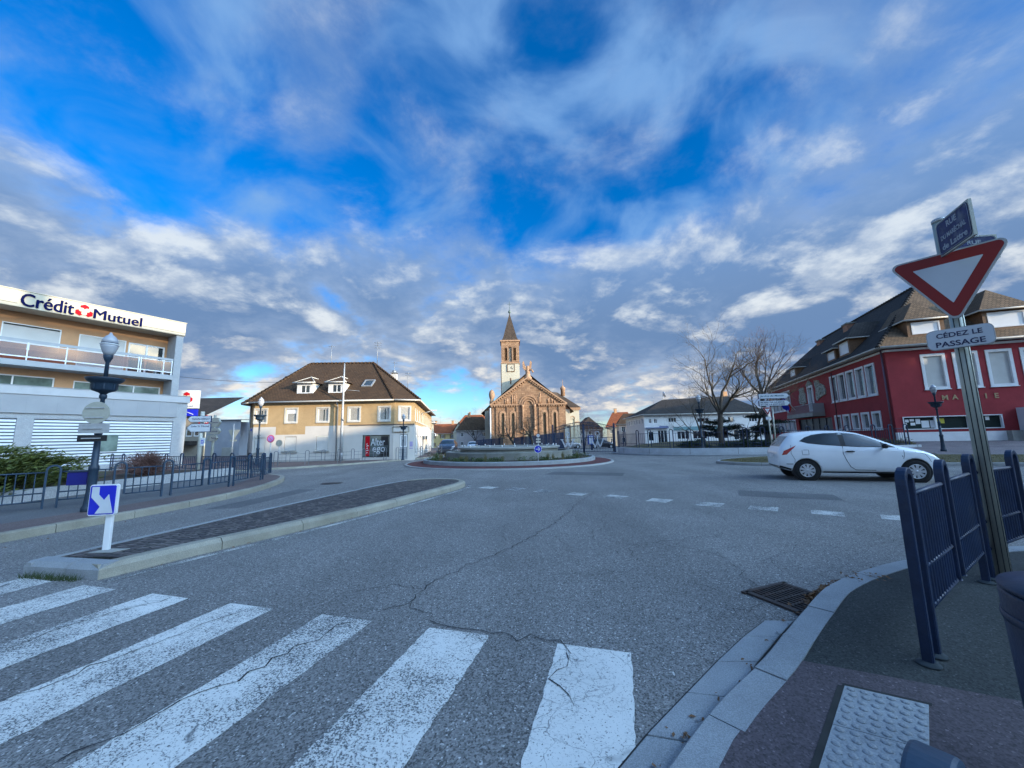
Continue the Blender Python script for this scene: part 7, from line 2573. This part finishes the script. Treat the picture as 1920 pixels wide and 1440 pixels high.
            m.v = [Vector((wx + v.x, s * (.735 + v.z), .30 + v.y)) for v in m.v]; m.build('rim', RIM, wh)
    t.location = loc
    t.rotation_euler = (0, 0, ang)
    t.scale = (scale,) * 3
    return t


def paint(name, c, rough=.25):
    m, nt, b = nodes_of(name)
    tc = nt.nodes.new('ShaderNodeTexCoord').outputs['Object']
    n = tex(nt, 'ShaderNodeTexNoise', tc, Scale=3.0, Detail=5.0)
    nt.links.new(ramp(nt, n.outputs['Fac'], [(.3, [x * .94 for x in c]), (.7, c)]), b.inputs['Base Color'])
    b.inputs['Roughness'].default_value = rough
    b.inputs['Coat Weight'].default_value = .8
    b.inputs['Coat Roughness'].default_value = .05
    return m


CARGLASS = glass_mat('car_glass', (.010, .018, .022), .03, .7)
TAIL = mat('tail_lens', (.40, .006, .008), .15, 0, .3, 10, spec=.8)
HEAD = mat('head_lens', (.45, .47, .50), .15, .3, .3, 14, spec=.8)
TYRE = mat('tyre_rubber', (.018, .018, .019), .85, 0, .2, 20)
RIM = mat('silver_rim', (.55, .56, .58), .35, .5, .1, 10)
A0 = Vector((8.78, 11.8)); fdir = Vector((2.3, -.9)).normalized()
o0 = A0 - fdir * .70 + Vector((-fdir.y, fdir.x)) * .735
car('hatchback_car', 'white three door hatchback driving right past the red town hall', paint('white_paint', (.84, .86, .87)), (o0.x, o0.y, 0), math.atan2(fdir.y, fdir.x))
car('hatchback_car', 'dark grey car coming down the street left of the fountain basin', paint('dark_paint', (.03, .035, .045)), (-6.3, 38.8, -.08), -1.52, detail=False)
car('hatchback_car', 'silver car behind the dark one on the far street', paint('silver_paint', (.42, .43, .45)), (-6.2, 60, -.5), -1.5, detail=False)
car('hatchback_car', 'blue car parked near the church shadow wall', paint('blue_paint', (.04, .06, .14)), (-7.4, 72, -.75), -.4, detail=False)
car('hatchback_car', 'dark car parked behind the right leaf of the iron gate', paint('black_paint', (.02, .02, .025)), (12.2, 62, -.55), -.1, detail=False)
car('hatchback_car', 'grey car parked behind the left leaf of the iron gate', paint('grey_paint', (.25, .26, .28)), (7.6, 66, -.62), .1, detail=False)
# blue street panel behind the gate
bp = thing('street_panel', (9.6, 48, -.28), 'bright blue advertising panel behind the middle of the gate', 'panel')
F_ = Fr(9.2, 48, 1, 0)
m = MB(); m.fbox(F_, 0, .75, .4, 1.5, -.08, .08); m.build('frame', mat('panel_blue', (.02, .06, .25), .4), bp)
m = MB(); m.fbox(F_, .15, .35, .5, 1.4, .08, .085); m.fbox(F_, .45, .62, .5, 1.4, .08, .085); m.build('face', M['signwhite'], bp)
m = MB(); m.fbox(F_, .35, .6, -.4, .5, -.05, .05); m.build('leg', M['navy'], bp)

# ================================================================== trees and shrubs


def tree(name, label, base, h, spread, seed, trunk_h, r0, twigm, levels=4, kids=(4, 4, 4, 4), up=.35, lean=(0, 0), droop=0.0, group=None, first=.45, sides=(8, 6, 4, 3, 3)):
    rnd = random.Random(seed)
    t = thing(name, base, label, 'tree', group)
    B = Vector(base)
    trunk, crown = MB(), MB()

    def grow(p, d, L, r, lv):
        n = 5 if lv < 2 else 4 if lv < levels else 3
        pts, rs = [p.copy()], [r]
        cur, dd = p.copy(), d.copy()
        for k in range(n):
            w = .10 + .06 * lv
            dd = (dd + Vector((rnd.gauss(0, w), rnd.gauss(0, w), rnd.gauss(0, w) + up * .16 * (0 if lv == 0 else 1) - droop * lv * .05))).normalized()
            cur = cur + dd * (L / n)
            pts.append(cur.copy())
            rs.append(r * (1 - .62 * (k + 1) / n) if lv else r * (1 - .35 * (k + 1) / n))
        (trunk if lv <= 1 else crown).tube(pts, rs, sides[min(lv, 4)], cap=False)
        if lv >= levels:
            return
        nk = kids[min(lv, len(kids) - 1)]
        for k in range(nk):
            f = first + (1 - first) * (k + rnd.uniform(.2, 1)) / nk if lv else rnd.uniform(.72, 1.0)
            i = min(int(f * n), n - 1)
            q = pts[i].lerp(pts[i + 1], f * n - i)
            ax = (pts[i + 1] - pts[i]).normalized()
            side = ax.orthogonal().normalized()
            side = Matrix.Rotation(2 * math.pi * (k / nk) + rnd.uniform(-.6, .6), 3, ax) @ side
            ang = rnd.uniform(.45, .95) * (spread if lv == 0 else 1)
            nd = (ax * math.cos(ang) + side * math.sin(ang)).normalized()
            l2 = (h - trunk_h) * rnd.uniform(.5, .8) if lv == 0 else L * rnd.uniform(.45, .75)
            grow(q, nd, l2, max(rs[i] * rnd.uniform(.42, .68), .0045), lv + 1)
        # the leader goes on
        if lv >= 1:
            grow(pts[-1], dd, L * .55, rs[-1], lv + 1)
        elif lv == 0:
            grow(pts[-1], (dd + Vector((0, 0, .4))).normalized(), (h - trunk_h) * .62, rs[-1] * .8, 1)
    grow(B, Vector((lean[0], lean[1], 1)).normalized(), trunk_h, r0, 0)
    trunk.build('trunk', M['bark'], t, uv=False)
    crown.build('crown', M[twigm], t, uv=False)
    return t


tree('bare_tree', 'large spreading bare tree behind the hooped railing right of centre', (15.9, 29.6, .4), 8.2, 1.1, 4, 3.0, .24, 'twig', 4, (6, 6, 5, 4), up=.5, lean=(-.05, 0))
tree('bare_tree', 'tall bare tree with pale trunk against the town hall roof', (24.6, 37.5, .3), 11.5, .85, 9, 5.6, .26, 'twig_red', 4, (5, 5, 4, 4), up=.6)
tree('bare_tree', 'low crooked bare tree beside the lamp behind the railing', (14.0, 28.2, .4), 4.4, 1.2, 12, 1.2, .12, 'twig', 4, (5, 4, 4, 3), up=.2)
tree('bare_tree', 'bare tree with long arching branches reaching over the town hall corner', (19.8, 32.0, .4), 7.0, 1.3, 23, 2.6, .12, 'twig', 4, (5, 5, 4, 3), up=.1, droop=.5)
tree('bare_tree', 'small leaning bare tree leftmost before the church front', (-1.3, 47, -.26), 3.6, .9, 31, 1.8, .13, 'twig', 3, (4, 4, 4), up=.4, lean=(-.25, 0))
tree('bare_tree', 'forked bare tree with wide arms in the middle of the church front', (.25, 47.5, -.26), 4.7, 1.3, 35, 2.2, .17, 'twig', 3, (5, 5, 4), up=.25)
tree('bare_tree', 'dense bushy bare tree in front of the church door', (2.4, 45, -.24), 4.6, 1.1, 37, 2.0, .18, 'twig', 4, (7, 6, 4, 3), up=.3)
tree('bare_tree', 'pale fan shaped bare tree left of the church wall', (-8.4, 86, -1.0), 7.0, .7, 41, 1.8, .16, 'deadtwig' if 'deadtwig' in M else 'twig', 4, (6, 5, 4, 3), up=.7)
tree('bare_tree', 'reddish bare tree right of the church behind the gate', (13.6, 74, -.8), 5.2, 1.0, 43, 1.6, .12, 'twig_red', 4, (5, 5, 4, 3), up=.4)
tree('bare_tree', 'thin hazy bare tree between the church and the brown roofed house', (17.5, 105, -1.4), 9.2, .8, 47, 3.0, .15, 'twig', 4, (5, 4, 4, 3), up=.6)
tree('bare_tree', 'thin bare tree behind the far left of the square beyond the white villa', (21.5, 104, -1.4), 6.0, 1.0, 49, 2.0, .14, 'twig_red', 4, (5, 5, 4, 3), up=.5)

M['juniper'] = leaf_mat('juniper_needles', (.030, .050, .014), (.15, .165, .035))
M['yew'] = leaf_mat('yew_needles', (.008, .016, .012), (.022, .034, .020))
M['hedge'] = leaf_mat('hedge_leaves', (.012, .026, .012), (.035, .055, .022))


def shrub(name, label, c, rad, h, matl, seed, n=2600, size=.05, clumps=18, flat=.5, stemc=None, group=None, spray=False):
    rnd = random.Random(seed)
    t = thing(name, c, label, 'shrub', group)
    m = MB()
    C_ = Vector(c)
    cl = []
    for k in range(clumps):
        a, r = rnd.uniform(0, 6.283), math.sqrt(rnd.random())
        z = h * rnd.uniform(.15, .95) * math.sqrt(max(0.05, 1 - r * r * .8))
        cl.append((Vector((math.cos(a) * r * rad[0], math.sin(a) * r * rad[1], z)), rnd.uniform(.5, 1.0)))
    for k in range(n):
        p, s = cl[rnd.randrange(clumps)]
        sr = min(rad) * .34 * s
        if spray:
            out = Vector((p.x, p.y, 0)); out = out.normalized() if out.length > .01 else Vector((1, 0, 0))
            a = rnd.uniform(0, 1)
            q = C_ + p + out * (a * sr * 2.2) + Vector((rnd.gauss(0, sr * .55), rnd.gauss(0, sr * .55), rnd.gauss(0, .05) + a * .10))
            d = (out + Vector((rnd.gauss(0, .4), rnd.gauss(0, .4), rnd.gauss(.25, .25)))).normalized()
            l = size * rnd.uniform(1.2, 2.8)
            w = d.cross(Vector((rnd.gauss(0, .5), rnd.gauss(0, .5), 1))).normalized() * size * .33
            m.add([q - w, q + w, q + d * l], [(0, 1, 2)])
        else:
            q = C_ + p + Vector((rnd.gauss(0, sr), rnd.gauss(0, sr), rnd.gauss(0, sr * flat)))
            if q.z < C_.z:
                q.z = C_.z + .02
            leaf(m, q, size * rnd.uniform(.6, 1.4), rnd, 1.0)
    m.build('foliage', matl, t, uv=False)
    st = MB()
    for k in range(9):
        p, s = cl[k % clumps]
        st.tube([C_ + Vector((p.x * .1, p.y * .1, -.05)), C_ + p * .5 + Vector((0, 0, .02)), C_ + p * .95], [.025, .018, .006], 5, cap=False)
    st.build('stem', M['bark'], t, uv=False)
    return t


shrub('juniper_shrub', 'big spreading dark green juniper at the far left behind the railing', (-14.6, 9.6, .34), (2.2, 1.8), 1.15, M['juniper'], 3, 15000, .07, 60, spray=True)
shrub('juniper_shrub', 'lower green juniper branches reaching right towards the lamp', (-14.3, 10.9, .34), (1.2, 1.3), .85, M['juniper'], 4, 9000, .065, 40, spray=True)
shrub('juniper_shrub', 'low green ground juniper behind the planter wall', (-12.9, 8.2, .34), (.8, 2.2), .5, M['juniper'], 5, 5000, .06, 30, spray=True)


def twig_ball(name, label, c, r, h, seed):
    rnd = random.Random(seed)
    t = thing(name, c, label, 'shrub')
    m = MB(); C_ = Vector(c)
    for k in range(420):
        a, e = rnd.uniform(0, 6.283), rnd.uniform(.05, 1.5)
        d = Vector((math.cos(a) * math.cos(e), math.sin(a) * math.cos(e), math.sin(e)))
        p = C_ + Vector((rnd.gauss(0, .08), rnd.gauss(0, .08), 0))
        q = C_ + Vector((d.x * r, d.y * r, d.z * h)) * rnd.uniform(.8, 1.05)
        mid = p.lerp(q, .55) + Vector((0, 0, .12 * r))
        m.tube([p, mid, q], [.009, .006, .003], 3, cap=False)
        for j in range(3):
            b = mid.lerp(q, rnd.uniform(.1, .9))
            m.tube([b, b + Vector((rnd.gauss(0, .1), rnd.gauss(0, .1), rnd.uniform(0, .14)))], [.004, .002], 3, cap=False)
    m.build('twigs', M['twig_red'], t, uv=False)
    return t


twig_ball('twiggy_shrub', 'rounded reddish brown twiggy shrub in front of the right bank shutter', (-13.3, 14.2, .34), 1.05, .85, 7)
shrub('evergreen_tree', 'dark drooping evergreen beside the big bare tree', (18.6, 31.5, .9), (2.6, 1.6), 2.2, M['yew'], 8, 14000, .09, 50, spray=True)
shrub('hedge', 'trimmed dark hedge behind the railing under the big bare tree', (16.2, 26.6, .35), (2.6, .6), .75, M['hedge'], 9, 9000, .045, 60)
shrub('hedge', 'small dark evergreen bush behind the railing under the lamp', (13.0, 28.0, .35), (1.1, .6), .7, M['hedge'], 10, 4000, .045, 30)
shrub('hedge', 'low dark hedge continuing along the railing towards the town hall', (20.6, 25.6, .35), (2.6, .6), .7, M['hedge'], 11, 8000, .045, 60)
shrub('hedge', 'straggly low bush at the railing end by the town hall corner', (24.6, 25.6, .4), (1.6, .5), .55, M['bed_dry'], 12, 3000, .05, 30)
# grass and weeds at the island nose
wd = MB(); rnd = random.Random(77)
for k in range(260):
    x = rnd.uniform(-5.55, -4.75); y = 4.60 - .185 * (x + 5.62) - rnd.uniform(.0, .07)
    h = rnd.uniform(.02, .09)
    wd.add([(x - .004, y, 0), (x + .004, y, 0), (x + rnd.gauss(0, .04), y + rnd.gauss(0, .03), h)], [(0, 1, 2)])
o = wd.build('weeds', M['bed_green']); structure(o, 'stuff'); tag(o, 'straggling weeds growing at the foot of the near kerb of the cobbled island', 'weeds')
# garden lawn between the low wall and the town hall
m = MB(); m.slab([WP[i] for i in range(2, len(WP), 4)] + [(27.4, 27.6), (38, 57), (24, 60), (14, 44), (9, 33)], 0, .34)
structure(m.build('garden_ground', M['grassdry']))
# overhead wires
for (a, b, lab) in (((-26, 24.6, 6.5), (-17.6, 30, 6.1), 'thin overhead cable from the bank to the ochre roof'),):
    m = MB(); A_, B_ = Vector(a), Vector(b)
    m.tube([A_.lerp(B_, k / 12) - Vector((0, 0, 1.2 * (k / 12) * (1 - k / 12))) for k in range(13)], .012, 4)
    o = m.build('overhead_cable', M['black']); tag(o, lab, 'cable')
